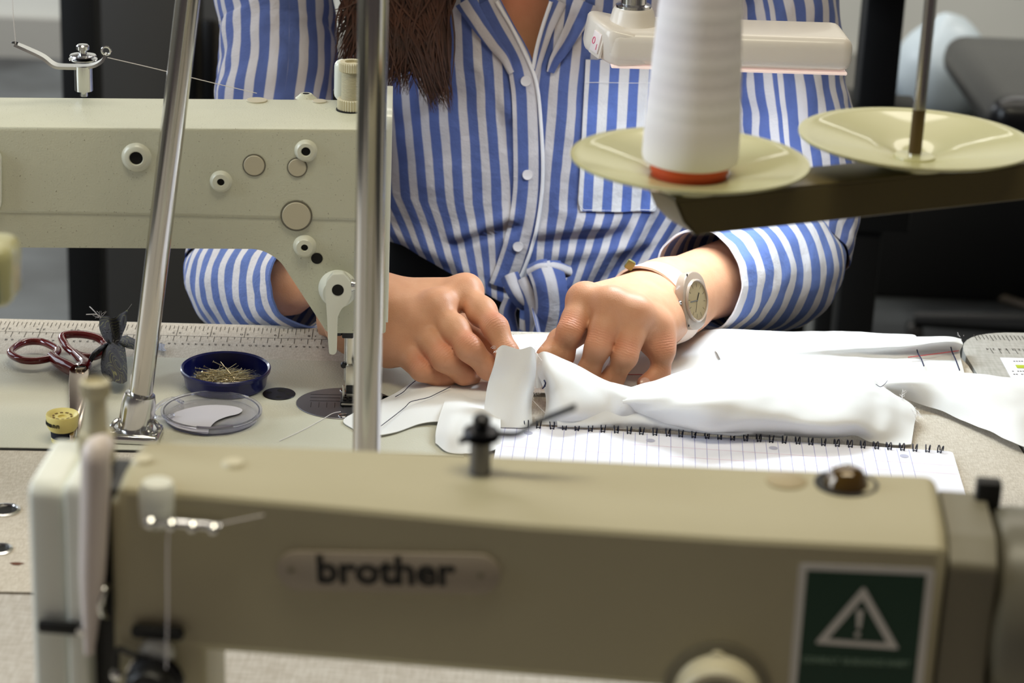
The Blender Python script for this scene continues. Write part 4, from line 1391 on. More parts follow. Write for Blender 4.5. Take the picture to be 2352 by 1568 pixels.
# round collar and chrome joint
cc = LF.w(hl(1462, 60).x, depth * 0.5, zt_ + 0.003)
obj('collar', lathe(BM(), cc, (0, 0, 1), [(0.021, -0.002), (0.0165, 0.0035), (0.0150, 0.010), (0.0135, 0.0125), (0, 0.0125)], 40), M_lamp, HD)
J = obj('swivel_joint', lathe(BM(), cc + V((0, 0, 0.0115)), (0, 0, 1), [(0, 0), (0.0128, 0), (0.0128, 0.003), (0.0092, 0.004), (0.0092, 0.0200), (0.0075, 0.022), (0, 0.022)], 36), M_chrome, LMP)
ar = [cc + V((0, 0, 0.03)), cc + V((0.0, 0.0, 0.12)), cc + V((-0.02, -0.01, 0.30)), V(((cc.x + pt2.x) / 2, (cc.y + pt2.y) / 2, T + 0.86)), pt2 + V((0.02, 0.01, 0.03)), pt2]
obj('gooseneck', tube(BM(), ar, 0.0062, 12, n=60), M_chrome, LMP)

# ================================================================== FRONT THREAD STAND
yS = 1.135
def disc_at(cx, cy, wpx):
    c = ony(cx, cy, yS)
    s = FPX / ((c - CAM).dot(_f))
    return c, wpx / 2 / s
cL, rL = disc_at(1585, 362, 550)
cR = onz(2105, 314, cL.z - T); rR = 540 / 2 / (FPX / ((cR - CAM).dot(_f)))
TS = thing('thread_stand', 'olive steel thread stand with two cream spool discs at the right', 'thread stand', (cR.x + 0.22, yS, T))
dirv = (cR - cL); dirv.z = 0; dirv.normalize()
def spool_disc(c, r, spindle_h):
    tilt = V((0, 0, 1))
    rim = c
    hub = c - V((0, 0, 0.0130))
    dd = obj('spool_disc', lathe(BM(), hub, tilt, [(0.0105, 0.0010), (0.012, 0.0018), (r * 0.45, 0.0058), (r * 0.92, 0.0118), (r * 0.985, 0.0132), (r, 0.0130), (r, 0.0118), (r * 0.93, 0.0100), (r * 0.45, 0.0040), (0.020, 0.0), (0.018, -0.003), (0.0, -0.003), ], 72), M_disc, TS)
    obj('disc_hub', lathe(BM(), hub, tilt, [(0, 0.0), (0.0115, 0.0012), (0.0108, 0.0026), (0.006, 0.0028), (0, 0.0028)], 32), M_disc, dd)
    sp_ = obj('spindle', lathe(BM(), hub, tilt, [(0, 0.0), (0.0034, 0.0), (0.0034, spindle_h), (0, spindle_h + 0.002)], 20), M_pole, dd)
    obj('spindle_sleeve', lathe(BM(), hub, tilt, [(0, 0.004), (0.0036, 0.004), (0.0036, 0.0285), (0, 0.0285)], 20), mat('dark_bronze', (0.36, 0.30, 0.22), 0.35, 0.8), sp_)
    return hub
hubL = spool_disc(cL, rL, 0.17)
hubR = spool_disc(cR, rR, 0.17)
for (hub, r) in ((hubR, rR),):
    for a in (-2.2, -0.9, 0.7):
        pass
# channel bar
zbar_t = hubL.z - 0.005
Lb = ony(1530, 432, yS - 0.006)
bar0 = hubL - dirv * 0.016; bar0.z = zbar_t
bar1 = hubR + dirv * 0.30; bar1.z = hubR.z - 0.005
pv_ = V((dirv.y, -dirv.x, 0))
bd = (bar1 - bar0).normalized()
dn = V((0, 0, -1))
wv, hv = 0.030, 0.0195
bm = BM()
prism(bm, [bar0 + pv_ * wv / 2, bar0 + pv_ * wv / 2 + bd * 0.006 + dn * hv * 0.6, bar0 + pv_ * wv / 2 + bd * 0.014 + dn * hv, bar1 + pv_ * wv / 2 + dn * hv, bar1 + pv_ * wv / 2], -pv_ * 0.0018, bev=0.0005, seg=1)
prism(bm, [p_ - pv_ * (wv - 0.0018) for p_ in [bar0 + pv_ * wv / 2, bar0 + pv_ * wv / 2 + bd * 0.006 + dn * hv * 0.6, bar0 + pv_ * wv / 2 + bd * 0.014 + dn * hv, bar1 + pv_ * wv / 2 + dn * hv, bar1 + pv_ * wv / 2]], -pv_ * 0.0018, bev=0.0005, seg=1)
prism(bm, [bar0 + pv_ * wv / 2, bar1 + pv_ * wv / 2, bar1 - pv_ * wv / 2, bar0 - pv_ * wv / 2], (0, 0, 0.0018), bev=0.0006, seg=2)
prism(bm, [bar0 + pv_ * wv / 2, bar0 + pv_ * wv / 2 + bd * 0.006 + dn * hv * 0.6, bar0 + pv_ * wv / 2 + bd * 0.014 + dn * hv, bar0 + pv_ * wv / 2 + bd * 0.016 + dn * hv, bar0 + pv_ * wv / 2 + bd * 0.008 + dn * hv * 0.6, bar0 + pv_ * wv / 2 + bd * 0.002], -pv_ * wv)
obj('cross_bar', bm, M_bar, TS, angle=30)
for h_ in (hubL, hubR):
    obj('mounting_nut', lathe(BM(), h_ - V((0, 0, 0.0055)), (0, 0, 1), [(0, 0), (0.0095, 0), (0.0095, 0.0026), (0, 0.0026)], 6), M_disc, TS)
pc = hubR + dirv * 0.2
obj('stand_pole', lathe(BM(), (pc.x, pc.y, T + 0.001), (0, 0, 1), [(0, 0), (0.008, 0), (0.008, 0.72), (0, 0.72)], 28), M_pole, TS)
obj('pole_clamp', addbox(BM(), (pc.x, pc.y, bar1.z - 0.012), (0.034, 0.036, 0.03), bev=0.004), M_bar, TS)
obj('stand_flange', lathe(BM(), (pc.x, pc.y, T + 0.0005), (0, 0, 1), [(0, 0), (0.024, 0), (0.024, 0.005), (0.011, 0.007), (0.0105, 0.02), (0, 0.02)], 28), M_blkp, TS)
# white cone of thread
CN = thing('thread_cone', 'tall cone of white thread on an orange base standing on the left disc', 'thread cone', hubL + V((0, 0, 0.003)))
s = FPX / ((cL - CAM).dot(_f))
cb = hubL + V((0, 0, 0.0030))
ct = V((cL.x, cL.y, 0)); 
rb = 222 / 2 / s; rt = 176 / 2 / s
z_b = ony(1582, 372, yS).z; z_t = ony(1592, 0, yS).z
zz0 = z_b - cb.z
prof = [(0, zz0), (rb * 0.86, zz0), (rb * 0.97, zz0 + 0.0012), (rb, zz0 + 0.004), (rb * 0.99, zz0 + 0.02)]
nn = 40
for i in range(1, nn + 1):
    q_ = i / nn
    z_ = zz0 + 0.02 + q_ * (z_t - z_b + 0.015)
    prof.append(((rb * 0.99) * (1 - q_) + (rt * 0.96) * q_ + 0.0001 * math.sin(i * 1.9), z_))
prof += [(0.006, prof[-1][1] + 0.002), (0, prof[-1][1] + 0.002)]


def mat_cone():
    m = mat('wound_white_thread', (0.86, 0.83, 0.845), 0.75)
    nt = m.node_tree; b = nt.nodes['Principled BSDF']
    tc = nd(nt, 'ShaderNodeTexCoord')
    mp = nd(nt, 'ShaderNodeMapping'); mp.inputs['Scale'].default_value = (1, 1, 1); mp.inputs['Rotation'].default_value = (0.22, 0.10, 0)
    nt.links.new(tc.outputs['Object'], mp.inputs[0])
    wv = nd(nt, 'ShaderNodeTexWave'); wv.wave_type = 'BANDS'; wv.bands_direction = 'Z'
    wv.inputs['Scale'].default_value = 14; wv.inputs['Distortion'].default_value = 3.0; wv.inputs['Detail'].default_value = 3; wv.inputs['Detail Scale'].default_value = 0.6
    nt.links.new(mp.outputs[0], wv.inputs['Vector'])
    mx = nd(nt, 'ShaderNodeMixRGB'); nt.links.new(wv.outputs['Fac'], mx.inputs[0])
    mx.inputs[1].default_value = lin((0.945, 0.925, 0.94)) + (1,); mx.inputs[2].default_value = lin((0.96, 0.945, 0.955)) + (1,)
    nt.links.new(mx.outputs[0], b.inputs['Base Color'])
    bp = nd(nt, 'ShaderNodeBump'); bp.inputs['Strength'].default_value = 0.2; bp.inputs['Distance'].default_value = 0.0006
    nt.links.new(wv.outputs['Fac'], bp.inputs['Height']); nt.links.new(bp.outputs[0], b.inputs['Normal'])
    return m


obj('wound_thread', lathe(BM(), cb, (0, 0, 1), prof, 56), mat_cone(), CN)
ro = 180 / 2 / s
obj('cone_base', lathe(BM(), cb, (0, 0, 1), [(0, 0.0), (ro * 0.93, 0.0), (ro * 0.97, 0.0010), (ro * 0.97, 0.0028), (ro, 0.0034), (ro, zz0), (0, zz0 + 0.001)], 48), M_orange, CN, label='orange plastic foot of the cone')

# ================================================================== FRONT MACHINE
o0 = onz(1200, 1205, 0.205)
a0 = onz(270, 1118, 0.205); a1 = onz(2185, 1262, 0.205)
FM_ = Frame(V((o0.x, o0.y, T)), math.atan2(a1.y - a0.y, a1.x - a0.x))
hF = lambda px, py, v=0.0: FM_.loc(FM_.hit(px, py, v))
FMx = thing('industrial_sewing_machine', 'large dark-lit beige industrial sewing machine with green warning sticker, in the foreground', 'sewing machine', FM_.w(0, 0.03, 0))
# cross sections of the arm (v,h) at several u
M_en2_ = M_en2
bmF = BM()
def sec(px, near_py, far_py, low_py):
    n = hF(px, near_py); lo = hF(px, low_py)
    # far top edge at same height h
    f = FM_.loc(onz(px, far_py, n.z + 0.003))
    return n.x, n.z, f.y, lo.z
stt = [sec(262, 1120, 1003, 1528), sec(700, 1158, 1020, 1530), sec(1200, 1205, 1043, 1545), sec(1700, 1238, 1068, 1640), sec(2183, 1262, 1090, 1700)]
rows = []
armlow = hF(900, 1532).z
for k, (u, h, v, lo) in enumerate(stt):
    lo_ = armlow
    c = [(0.0, lo_ + 0.004), (0.0, h - 0.002), (0.0012, h), (0.016, h + 0.0035), (v - 0.006, h + 0.004), (v, h - 0.001), (v + 0.001, h - 0.01), (v + 0.001, lo_ + 0.004), (v - 0.003, lo_), (0.003, lo_)]
    rows.append([FM_.w(u, a, b) for a, b in c])
for r in rows:
    pass
bm = BM()
G2 = [[bm.verts.new(p) for p in r] for r in rows]
for i in range(len(G2) - 1):
    for j in range(10):
        k = (j + 1) % 10
        bm.faces.new((G2[i][j], G2[i][k], G2[i + 1][k], G2[i + 1][j]))
bm.faces.new(G2[0][::-1]); bm.faces.new(G2[-1])
bmesh.ops.recalc_face_normals(bm, faces=bm.faces[:])
ends = [e for e in bm.edges if all(v in set(G2[0]) for v in e.verts) or all(v in set(G2[-1]) for v in e.verts)]
bmesh.ops.bevel(bm, geom=ends, offset=0.006, segments=4, affect='EDGES', profile=0.5)
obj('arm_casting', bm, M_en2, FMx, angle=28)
# column at the right down to the bed
ur = stt[-1][0]; vF = stt[-1][2]
colL = hF(1560, 1500).x + 0.075
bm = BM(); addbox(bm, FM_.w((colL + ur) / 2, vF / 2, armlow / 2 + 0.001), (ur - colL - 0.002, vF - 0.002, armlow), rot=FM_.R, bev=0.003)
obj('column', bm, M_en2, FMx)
bedF = FM_.w(-0.02, 0.03, 0.0)
bm = BM(); addbox(bm, FM_.w(-0.01, 0.03, 0.0012), (0.46, 0.17, 0.0020), rot=FM_.R, bev=0.0008)
obj('bed_plate', bm, M_bed, FMx)
# left head: needle housing (down lower than arm) + face plates
hdl = hF(262, 1200); 
u_l = hF(262, 1300).x
zl_top = stt[0][1]
u_a = hF(150, 1300).x; u_b = hF(62, 1300).x
vB0 = stt[0][2]
def block(name, px0, px1, topz, botz, v0, v1, m, bev, par=FMx, **kw):
    ua_, ub_ = hF(px0, 1300).x, hF(px1, 1300).x
    return obj(name, addbox(BM(), FM_.w((ua_ + ub_) / 2, (v0 + v1) / 2, (topz + botz) / 2), (abs(ub_ - ua_), abs(v1 - v0), topz - botz), rot=FM_.R, bev=bev, seg=3), m, par, **kw)
nose = 0.062
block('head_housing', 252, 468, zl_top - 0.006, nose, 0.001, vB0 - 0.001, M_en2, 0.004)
# take-up recess + guard
block('head_slot', 186, 258, zl_top - 0.006, nose, 0.012, vB0 - 0.002, M_blk, 0.001)
vBf = FM_.loc(onz(112, 988, zl_top + 0.001)).y


def chamf(name, px0, px1, m):
    ua_, ub_ = hF(px0, 1300).x, hF(px1, 1300).x
    zt1 = zl_top - 0.004
    prof = [(0.0, nose), (0.0, zt1), (0.002, zt1 + 0.003), (vBf - 0.006, zt1 + 0.0055), (vBf, zt1 + 0.001), (vBf, nose)]
    bm = BM(); prism(bm, [FM_.w(ua_, a, b) for a, b in prof], FM_.e1 * (ub_ - ua_), bev=0.0016, seg=3)
    return obj(name, bm, m, FMx)
M_fw = mat('enamel_offwhite', (0.90, 0.91, 0.87), 0.35)
chamf('side_plate', 150, 196, M_fw)
bm = BM()
zt1 = zl_top - 0.004
prof = [(0.002, nose), (0.002, zt1 - 0.002), (0.006, zt1 + 0.002), (vBf - 0.008, zt1 + 0.005), (vBf - 0.001, zt1), (vBf - 0.001, nose)]
prism(bm, [FM_.w(hF(148, 1300).x, a, b) for a, b in prof], FM_.e1 * (hF(64, 1300).x - hF(148, 1300).x), bev=0.0045, seg=4)
obj('face_plate', bm, M_fw, FMx, label='off-white rounded left end plate')
# vertical take-up lever guard: rose tinted rod
gt = FM_.hit(222, 1040, -0.002); gb = FM_.hit(205, 1500, -0.004)
bm = BM(); tube(bm, [gt + FM_.e2 * 0.012 + V((0, 0, -0.001)), gt, gt.lerp(gb, 0.15), gt.lerp(gb, 0.6), gb], [0.0045, 0.0062, 0.0062, 0.0055, 0.0022], 16, n=24)
obj('lever_guard', bm, M_rose, FMx, label='tapering rose-tinted vertical guard')
tl_ = FM_.hit(232, 1385, 0.004)
bm = BM(); tube(bm, [FM_.hit(248, 1345, 0.002), FM_.hit(236, 1355, -0.002), FM_.hit(228, 1385, -0.004), FM_.hit(234, 1410, -0.002), FM_.hit(246, 1418, 0.002)], [0.0012, 0.0020, 0.0022, 0.0016, 0.001], 10, n=18)
obj('takeup_lever', bm, M_chrome, FMx)
obj('thread_slot', addbox(BM(), FM_.hit(150, 1441, -0.0012), (0.024, 0.004, 0.0060), rot=FM_.R, bev=0.0018), M_blkp, FMx)
bm = BM(); lathe(bm, FM_.hit(190, 1446, -0.004), -FM_.e2, [(0, 0), (0.0022, 0), (0.0022, 0.002), (0, 0.0026)], 16)
obj('slot_screw', bm, M_chrome, FMx)
obj('guide_hook', addbox(BM(), FM_.hit(362, 1452, -0.003), (0.0225, 0.006, 0.0058), rot=FM_.R, bev=0.0024, seg=3), M_blkp, FMx)
# tension assembly
q = FM_.hit(362, 1550, 0.0)
TA = obj('tension_dial', lathe(BM(), q, -FM_.e2, [(0, 0), (0.004, 0), (0.004, 0.006), (0.0120, 0.0065), (0.0124, 0.008), (0.0105, 0.0095), (0.0105, 0.016), (0.0095, 0.0175), (0, 0.018)], 36, knurl=0.0004), M_blk, FMx)
obj('tension_disc', lathe(BM(), q, -FM_.e2, [(0, 0.002), (0.0100, 0.0015), (0.0128, 0.0035), (0.0128, 0.0045), (0, 0.0045)], 36), M_chrome, TA)
obj('tension_cap', lathe(BM(), q, -FM_.e2, [(0.0030, 0.017), (0.0045, 0.019), (0.003, 0.0215), (0, 0.022)], 24), M_chrome, TA)
bm = BM(); tube(bm, [FM_.hit(345, 1512, -0.006), FM_.hit(300, 1500, -0.006), FM_.hit(272, 1490, -0.004), FM_.hit(268, 1520, -0.004), FM_.hit(268, 1550, -0.004)], 0.0013, 8, n=20)
obj('check_spring', bm, M_blk, FMx)
obj('guide_ball', lathe(BM(), FM_.hit(268, 1548, -0.004), -FM_.e2, [(0, -0.003), (0.0022, -0.002), (0.0030, 0), (0.0022, 0.002), (0, 0.003)], 16), M_chrome, FMx)
obj('head_knob', lathe(BM(), FM_.hit(362, 1496, 0.0), -FM_.e2, [(0, 0), (0.0075, 0), (0.0075, 0.003), (0.005, 0.005), (0, 0.0052)], 28), M_fw, FMx)
# three-hole thread guide bracket with cap
q = FM_.hit(362, 1150, 0.002)
TG = obj('guide_boss', lathe(BM(), q + V((0, 0, 0.006)) , V((0, 0, -1)) - FM_.e2 * 0.0, [(0, -0.004), (0.0062, -0.0025), (0.0078, 0.001), (0.0078, 0.008), (0.0070, 0.016), (0, 0.017)], 32), M_fw, FMx)
ga, gb_ = FM_.hit(345, 1190, -0.007), FM_.hit(500, 1204, -0.007)
bm = BM(); dd_ = (gb_ - ga); mid = (ga + gb_) / 2
xx = dd_.normalized(); yy = FM_.e2; zz = xx.cross(yy)
addbox(bm, mid, (dd_.length + 0.004, 0.009, 0.0024), rot=Matrix((xx, yy, zz)).transposed(), bev=0.0010, seg=2)
obj('guide_plate', bm, M_chrome, TG)
for i in range(4):
    p_ = ga.lerp(gb_, 0.04 + i * 0.31)
    obj('guide_pin', lathe(BM(), p_ - FM_.e2 * 0.004, -FM_.e2, [(0, -0.001), (0.0024, 0), (0.0026, 0.001), (0.0018, 0.0024), (0, 0.0028)], 16), M_chrome, TG)
# top details
def h_top(u):
    for a, b in zip(stt[:-1], stt[1:]):
        if u <= b[0] or b is stt[-1]:
            return a[1] + (b[1] - a[1]) * (u - a[0]) / (b[0] - a[0]) + 0.0036


def hT(px, py):
    z = 0.2085
    for _ in range(4):
        z = h_top(FM_.loc(onz(px, py, z)).x)
    return onz(px, py, z)
for (px, py, r, n_) in ((328, 1058, 0.0045, 'top_plug'), (536, 1066, 0.0050, 'top_plug')):
    p_ = hT(px, py)
    obj(n_, lathe(BM(), p_ - V((0, 0, 0.003)), (0, 0, 1), [(r * 1.2, 0), (r, 0.0035), (r * 0.8, 0.0045), (0, 0.0045)], 24), M_cream, FMx)
p_ = hT(1806, 1106)
obj('top_plug', lathe(BM(), p_ - V((0, 0, 0.0014)), (0, 0, 1), [(0.0088, 0), (0.0088, 0.0022), (0.0082, 0.0026), (0, 0.0026)], 36), mat('plug_tan', (0.66, 0.60, 0.47), 0.5), FMx)
p_ = hT(1944, 1112)
oo = obj('oil_sight_rim', lathe(BM(), p_ - V((0, 0, 0.002)), (0, 0, 1), [(0.0140, 0), (0.0136, 0.0028), (0.0126, 0.0031), (0.0116, 0.0024), (0, 0.0023)], 40), M_blk, FMx)
obj('oil_sight_dome', lathe(BM(), p_ - V((0, 0, 0.002)), (0, 0, 1), [(0.0098, 0.001), (0.0088, 0.005), (0.0066, 0.0085), (0.0035, 0.0102), (0, 0.0106)], 36), M_brass, oo)
# chrome thread guide post on top, dark reflections put into the metal colour
q = hT(1102, 1086)
G_ = obj('guide_post', lathe(BM(), q - V((0, 0, 0.002)), (0, 0, 1), [(0, 0), (0.0046, 0), (0.0046, 0.0165), (0, 0.0165)], 28), M_steel, FMx)
obj('tension_disc', lathe(BM(), q + V((0, 0, 0.0145)), (0, 0, 1), [(0, 0), (0.005, 0), (0.0078, 0.0015), (0.0078, 0.0022), (0.004, 0.0028), (0.0078, 0.0045), (0.0072, 0.0055), (0.003, 0.0066), (0, 0.0066)], 32), M_dk, G_)
obj('tension_nut', lathe(BM(), q + V((0, 0, 0.0205)), (0, 0, 1), [(0, 0), (0.0026, 0), (0.0026, 0.002), (0.0038, 0.0026), (0.0038, 0.005), (0.002, 0.0065), (0, 0.007)], 24), M_dk, G_)
gp = lambda px, py: onp(px, py, q, FM_.e2)
bm = BM()
pp = catmull([gp(1055, 1012), gp(1085, 1006), gp(1130, 997), gp(1182, 998), gp(1205, 988), gp(1232, 970), (gp(1280, 950)), gp(1322, 934)], 26)
rows = []
for i, p1_ in enumerate(pp):
    a = pp[max(0, i - 1)]; b = pp[min(25, i + 1)]
    td = (b - a).normalized(); up = FM_.e2.cross(td).normalized()
    wv_ = 0.0024; th_ = 0.0007
    rows.append([p1_ + FM_.e2 * (-wv_) - up * th_, p1_ + FM_.e2 * wv_ - up * th_, p1_ + FM_.e2 * wv_ + up * th_, p1_ + FM_.e2 * (-wv_) + up * th_])
bm = grid_bm(rows, closed_u=True)
bmesh.ops.holes_fill(bm, edges=[e for e in bm.edges if e.is_boundary], sides=8)
obj('guide_arm', bm, M_dk, G_)
# pressure screw on the left
q = onz(222, 1028, 0.2085)
S_ = obj('pressure_screw', lathe(BM(), q + V((0, 0, -0.006)), (0, 0, 1), [(0, 0), (0.0078, 0), (0.0080, 0.012), (0.0072, 0.0135), (0, 0.0135)], 60, knurl=0.0005), M_cream, FMx)
obj('screw_stem', lathe(BM(), q + V((0, 0, 0.0075)), (0, 0, 1), [(0, 0), (0.0052, 0), (0.0046, 0.0175), (0, 0.0175)], 32), M_cream, S_)
obj('screw_cap', lathe(BM(), q + V((0, 0, 0.024)), (0, 0, 1), [(0, 0), (0.0058, 0), (0.0064, 0.001), (0.0064, 0.0065), (0.0050, 0.0070), (0.0042, 0.0050), (0, 0.0050)], 60, knurl=0.0004), M_cream, S_)
# name plate
c0 = FM_.hit(636, 1308, -0.0002); c1 = FM_.hit(1150, 1318, -0.0002)
xx = (c1 - c0).normalized(); Lp = (c1 - c0).length; yy = (-FM_.e2).cross(xx)
yy = V((0, 0, 1)); yy = (yy - xx * yy.dot(xx)).normalized()
hp = (FM_.hit(890, 1268, 0) - FM_.hit(890, 1360, 0)).length / 2
mid = (c0 + c1) / 2
pts = []
for s, cc_ in ((1, mid + xx * (Lp / 2 - hp)), (-1, mid - xx * (Lp / 2 - hp))):
    for i in range(13):
        a = (-PI / 2 + PI * i / 12)
        pts.append(cc_ + xx * (s * hp * math.cos(a)) + yy * (s * hp * math.sin(a)))
bm = BM(); prism(bm, pts, -FM_.e2 * 0.0012, bev=0.0004, seg=2)
NPt = obj('name_plate', bm, mat('taupe_plate', (0.64, 0.595, 0.53), 0.5), FMx)
bn = BM()
tc_ = FM_.hit(884, 1313, -0.0016)
hgt = (FM_.hit(890, 1282, 0) - FM_.hit(890, 1345, 0)).length
addtext(bn, 'brother', hgt * 1.42, fm(tc_, xx, yy, xx.cross(yy)) @ Matrix.Diagonal((1.0, 1, 1, 1)), bold=hgt * 0.040, ext=0.0003)
xs = [v.co.dot(xx) for v in bn.verts]
tw = max(xs) - min(xs); want = (FM_.hit(1042, 1313, 0) - FM_.hit(724, 1313, 0)).length
Msc = fm(tc_, xx, yy, xx.cross(yy)); 
bmesh.ops.transform(bn, matrix=Msc @ Matrix.Diagonal((want / tw, 1, 1, 1)) @ Msc.inverted(), verts=bn.verts[:])
obj('plate_lettering', bn, M_blkp, NPt, smooth=False)
for px in (668, 1104):
    obj('plate_rivet', disc(BM(), FM_.hit(px, 1308 + (px - 668) * 0.03, -0.0013), -FM_.e2, 0.0014, 0.0006, 14), M_gray, NPt)
# warning sticker
cor = [FM_.hit(x, y, -0.0002) for x, y in ((1812, 1568), (1836, 1292), (2148, 1305), (2133, 1580))]
sx = (cor[2] - cor[1]).normalized(); sy = (cor[1] - cor[0]).normalized(); sn = -FM_.e2
Wst = (cor[2] - cor[1]).length
tlc = cor[1]
def SP(a, b, d=0.0): return tlc + sx * (a * Wst) - sy * (b * Wst) + sn * d
bm = BM(); prism(bm, roundpoly([SP(0, 0), SP(1, 0), SP(1, 1.14), SP(0, 1.14)], 0.002), sn * 0.0003)
STK = obj('warning_sticker', bm, M_stw, FMx, smooth=False, label='green and white warning sticker')
bm = BM(); prism(bm, [SP(0.06, 0.055, 0.0003), SP(0.94, 0.055, 0.0003), SP(0.94, 1.085, 0.0003), SP(0.06, 1.085, 0.0003)], sn * 0.0001)
obj('sticker_field', bm, M_green, STK, smooth=False)
bm = BM()
tri = [V((0.49, 0.165, 0)), V((0.165, 0.66, 0)), V((0.80, 0.68, 0))]
cen = V((0.485, 0.52, 0))
inn = [cen + (p_ - cen) * 0.70 for p_ in tri]
o3 = roundpoly(tri, 0.03, 4); i3 = roundpoly(inn, 0.015, 4)
ov = [bm.verts.new(SP(p_.x, p_.y, 0.0006)) for p_ in o3]; iv = [bm.verts.new(SP(p_.x, p_.y, 0.0006)) for p_ in i3]
n3 = len(ov)
for i in range(n3):
    bm.faces.new((ov[i], ov[(i + 1) % n3], iv[(i + 1) % n3], iv[i]))
ex = [(0.455, 0.37), (0.475, 0.36), (0.505, 0.37), (0.497, 0.52), (0.470, 0.52)]
bm.faces.new([bm.verts.new(SP(a, b, 0.0006)) for a, b in ex])
bm.faces.new([bm.verts.new(SP(0.478 + 0.021 * math.cos(t_), 0.57 + 0.021 * math.sin(t_), 0.0006)) for t_ in [i * PI / 8 for i in range(16)]])
bmesh.ops.recalc_face_normals(bm, faces=bm.faces[:])
obj('warning_triangle', bm, M_stw, STK, smooth=False)
bn = BM()
addtext(bn, 'CONSULT GUIDANCE SHEET', Wst * 0.062, fm(SP(0.485, 0.80, 0.0006), sx, sy, sx.cross(sy)), bold=0.00012, ext=0.0001)
obj('sticker_lettering', bn, M_sgy, STK, smooth=False)
# stitch-length dial at the bottom
q = FM_.hit(1648, 1588, 0.0)
DL = obj('stitch_dial', lathe(BM(), q, -FM_.e2, [(0, 0), (0.0185, 0), (0.0185, 0.003), (0.0172, 0.0045), (0.0172, 0.012), (0.0158, 0.0138), (0.0125, 0.0138), (0.0120, 0.011), (0, 0.011)], 60, knurl=0.0004), M_cream, FMx)
obj('dial_centre', lathe(BM(), q, -FM_.e2, [(0, 0.0112), (0.0118, 0.0112), (0.0110, 0.0130), (0, 0.0130)], 36), M_gray, DL)
obj('dial_bezel', lathe(BM(), q, -FM_.e2, [(0.0185, 0), (0.0225, 0), (0.0225, 0.0012), (0.0185, 0.0020)], 48), M_gray, FMx)
bm = BM(); prism(bm, [FM_.hit(1640, 1490, -0.0002), FM_.hit(1656, 1490, -0.0002), FM_.hit(1672, 1505, -0.0002), FM_.hit(1624, 1505, -0.0002)], -FM_.e2 * 0.003, bev=0.0006)
obj('dial_pointer', bm, M_cream, FMx)
# thin diagonal shadow of the thread
# right cover and motor
uc0 = stt[-1][0]
uc1 = hF(2300, 1300).x
bm = BM()
hh_ = stt[-1][1]
prism(bm, roundpoly([FM_.w(uc0 + 0.0008, 0.003, 0.004), FM_.w(uc0 + 0.0008, vF - 0.001, 0.004), FM_.w(uc0 + 0.0008, vF - 0.001, hh_ - 0.0005), FM_.w(uc0 + 0.0008, 0.016, hh_ - 0.0005), FM_.w(uc0 + 0.0008, 0.003, hh_ - 0.008)], [0.002, 0.002, 0.012, 0.004, 0.003]), FM_.e1 * 0.019, bev=0.0016, seg=3)
obj('end_cover', bm, M_gray, FMx, label='darker grey right end cover')
q = FM_.w(uc0 + 0.0215, vF * 0.50, hh_ - 0.0385)
obj('motor_housing', lathe(BM(), q, FM_.e1, [(0, -0.002), (0.030, -0.002), (0.0385, 0.002), (0.0405, 0.006), (0.0405, 0.050), (0.037, 0.056), (0, 0.056)], 64), M_dgray, FMx)
obj('hand_wheel', lathe(BM(), q, FM_.e1, [(0, 0.057), (0.030, 0.057), (0.048, 0.062), (0.050, 0.068), (0.050, 0.078), (0.046, 0.084), (0.030, 0.080), (0, 0.080)], 64), M_blk, FMx)
p_ = FM_.hit(2272, 1112, vF * 0.80)
obj('cable_clip', addbox(BM(), p_ + V((0.0, 0.0, -0.012)), (0.0105, 0.008, 0.028), rot=FM_.R, bev=0.001), M_blkp, FMx)
# thread down to the tension
t1 = [FM_.hit(640, 1175, 0.004), FM_.hit(500, 1204, -0.012), FM_.hit(420, 1200, -0.012), FM_.hit(388, 1215, -0.013), FM_.hit(385, 1400, -0.018), FM_.hit(382, 1535, -0.019)]
tag(obj('thread', tube(BM(), catmull(t1[:2], 8) + catmull(t1[2:], 20), 0.0003, 5), M_thread), 'white thread hanging down the front of the foreground machine', 'thread')

# small lamp head, cropped at the left edge
q = ony(8, 620, 0.98)
LT = thing('machine_lamp', 'blurred cream lamp head with green label cropped by the left edge', 'lamp', (q.x - 0.05, 0.98, T))
bm = BM(); addbox(bm, q + V((-0.016, 0, 0.0)), (0.045, 0.03, 0.030), bev=0.007, seg=3)
HDl = obj('lamp_housing', bm, M_disc, LT)
obj('green_label', addbox(BM(), q + V((-0.008, -0.0154, -0.003)), (0.018, 0.0006, 0.016)), mat('label_green', (0.25, 0.40, 0.30), 0.6), HDl)
obj('flexible_arm', tube(BM(), [q + V((-0.03, 0, 0)), q + V((-0.08, 0.0, 0.01)), q + V((-0.10, 0.01, -0.08)), V((q.x - 0.10, 0.98, T + 0.001))], 0.006, 12, n=30), M_dgray, LT)

# ================================================================== WHITE FABRIC
def sheet(name, ctrl, parent, nu=40, nv=30, wob=0.0015, seed=1.0, t=0.0005, m=None, fold=None, fr=22.0, offs=None):
    C = [[(p if isinstance(p, V) else onz(*p)) for p in r] for r in ctrl]
    S = surf(C, nu, nv)
    out = []
    for i, r in enumerate(S):
        rr = []
        for j, p in enumerate(r):
            d = noise.noise(p * fr + V((seed, seed * 2, 0))) * wob + noise.noise(p * fr * 3.1 + V((0, seed, seed))) * wob * 0.35
            if fold:
                d += fold(j / (nu - 1), i / (nv - 1), p)
            q = V(p) + V((0, -0.2 * d, abs(d) if p.z < T + 0.003 else d))
            q.z = max(q.z, T + 0.0024)
            rr.append(q)
        out.append(rr)
    bm = grid_bm(out, uvs=[[(j / nu, i / nv) for j in range(nu + 1)] for i in range(nv + 1)])
    thicken(bm, t)
    return obj(name, bm, m or M_mus, parent, angle=80)


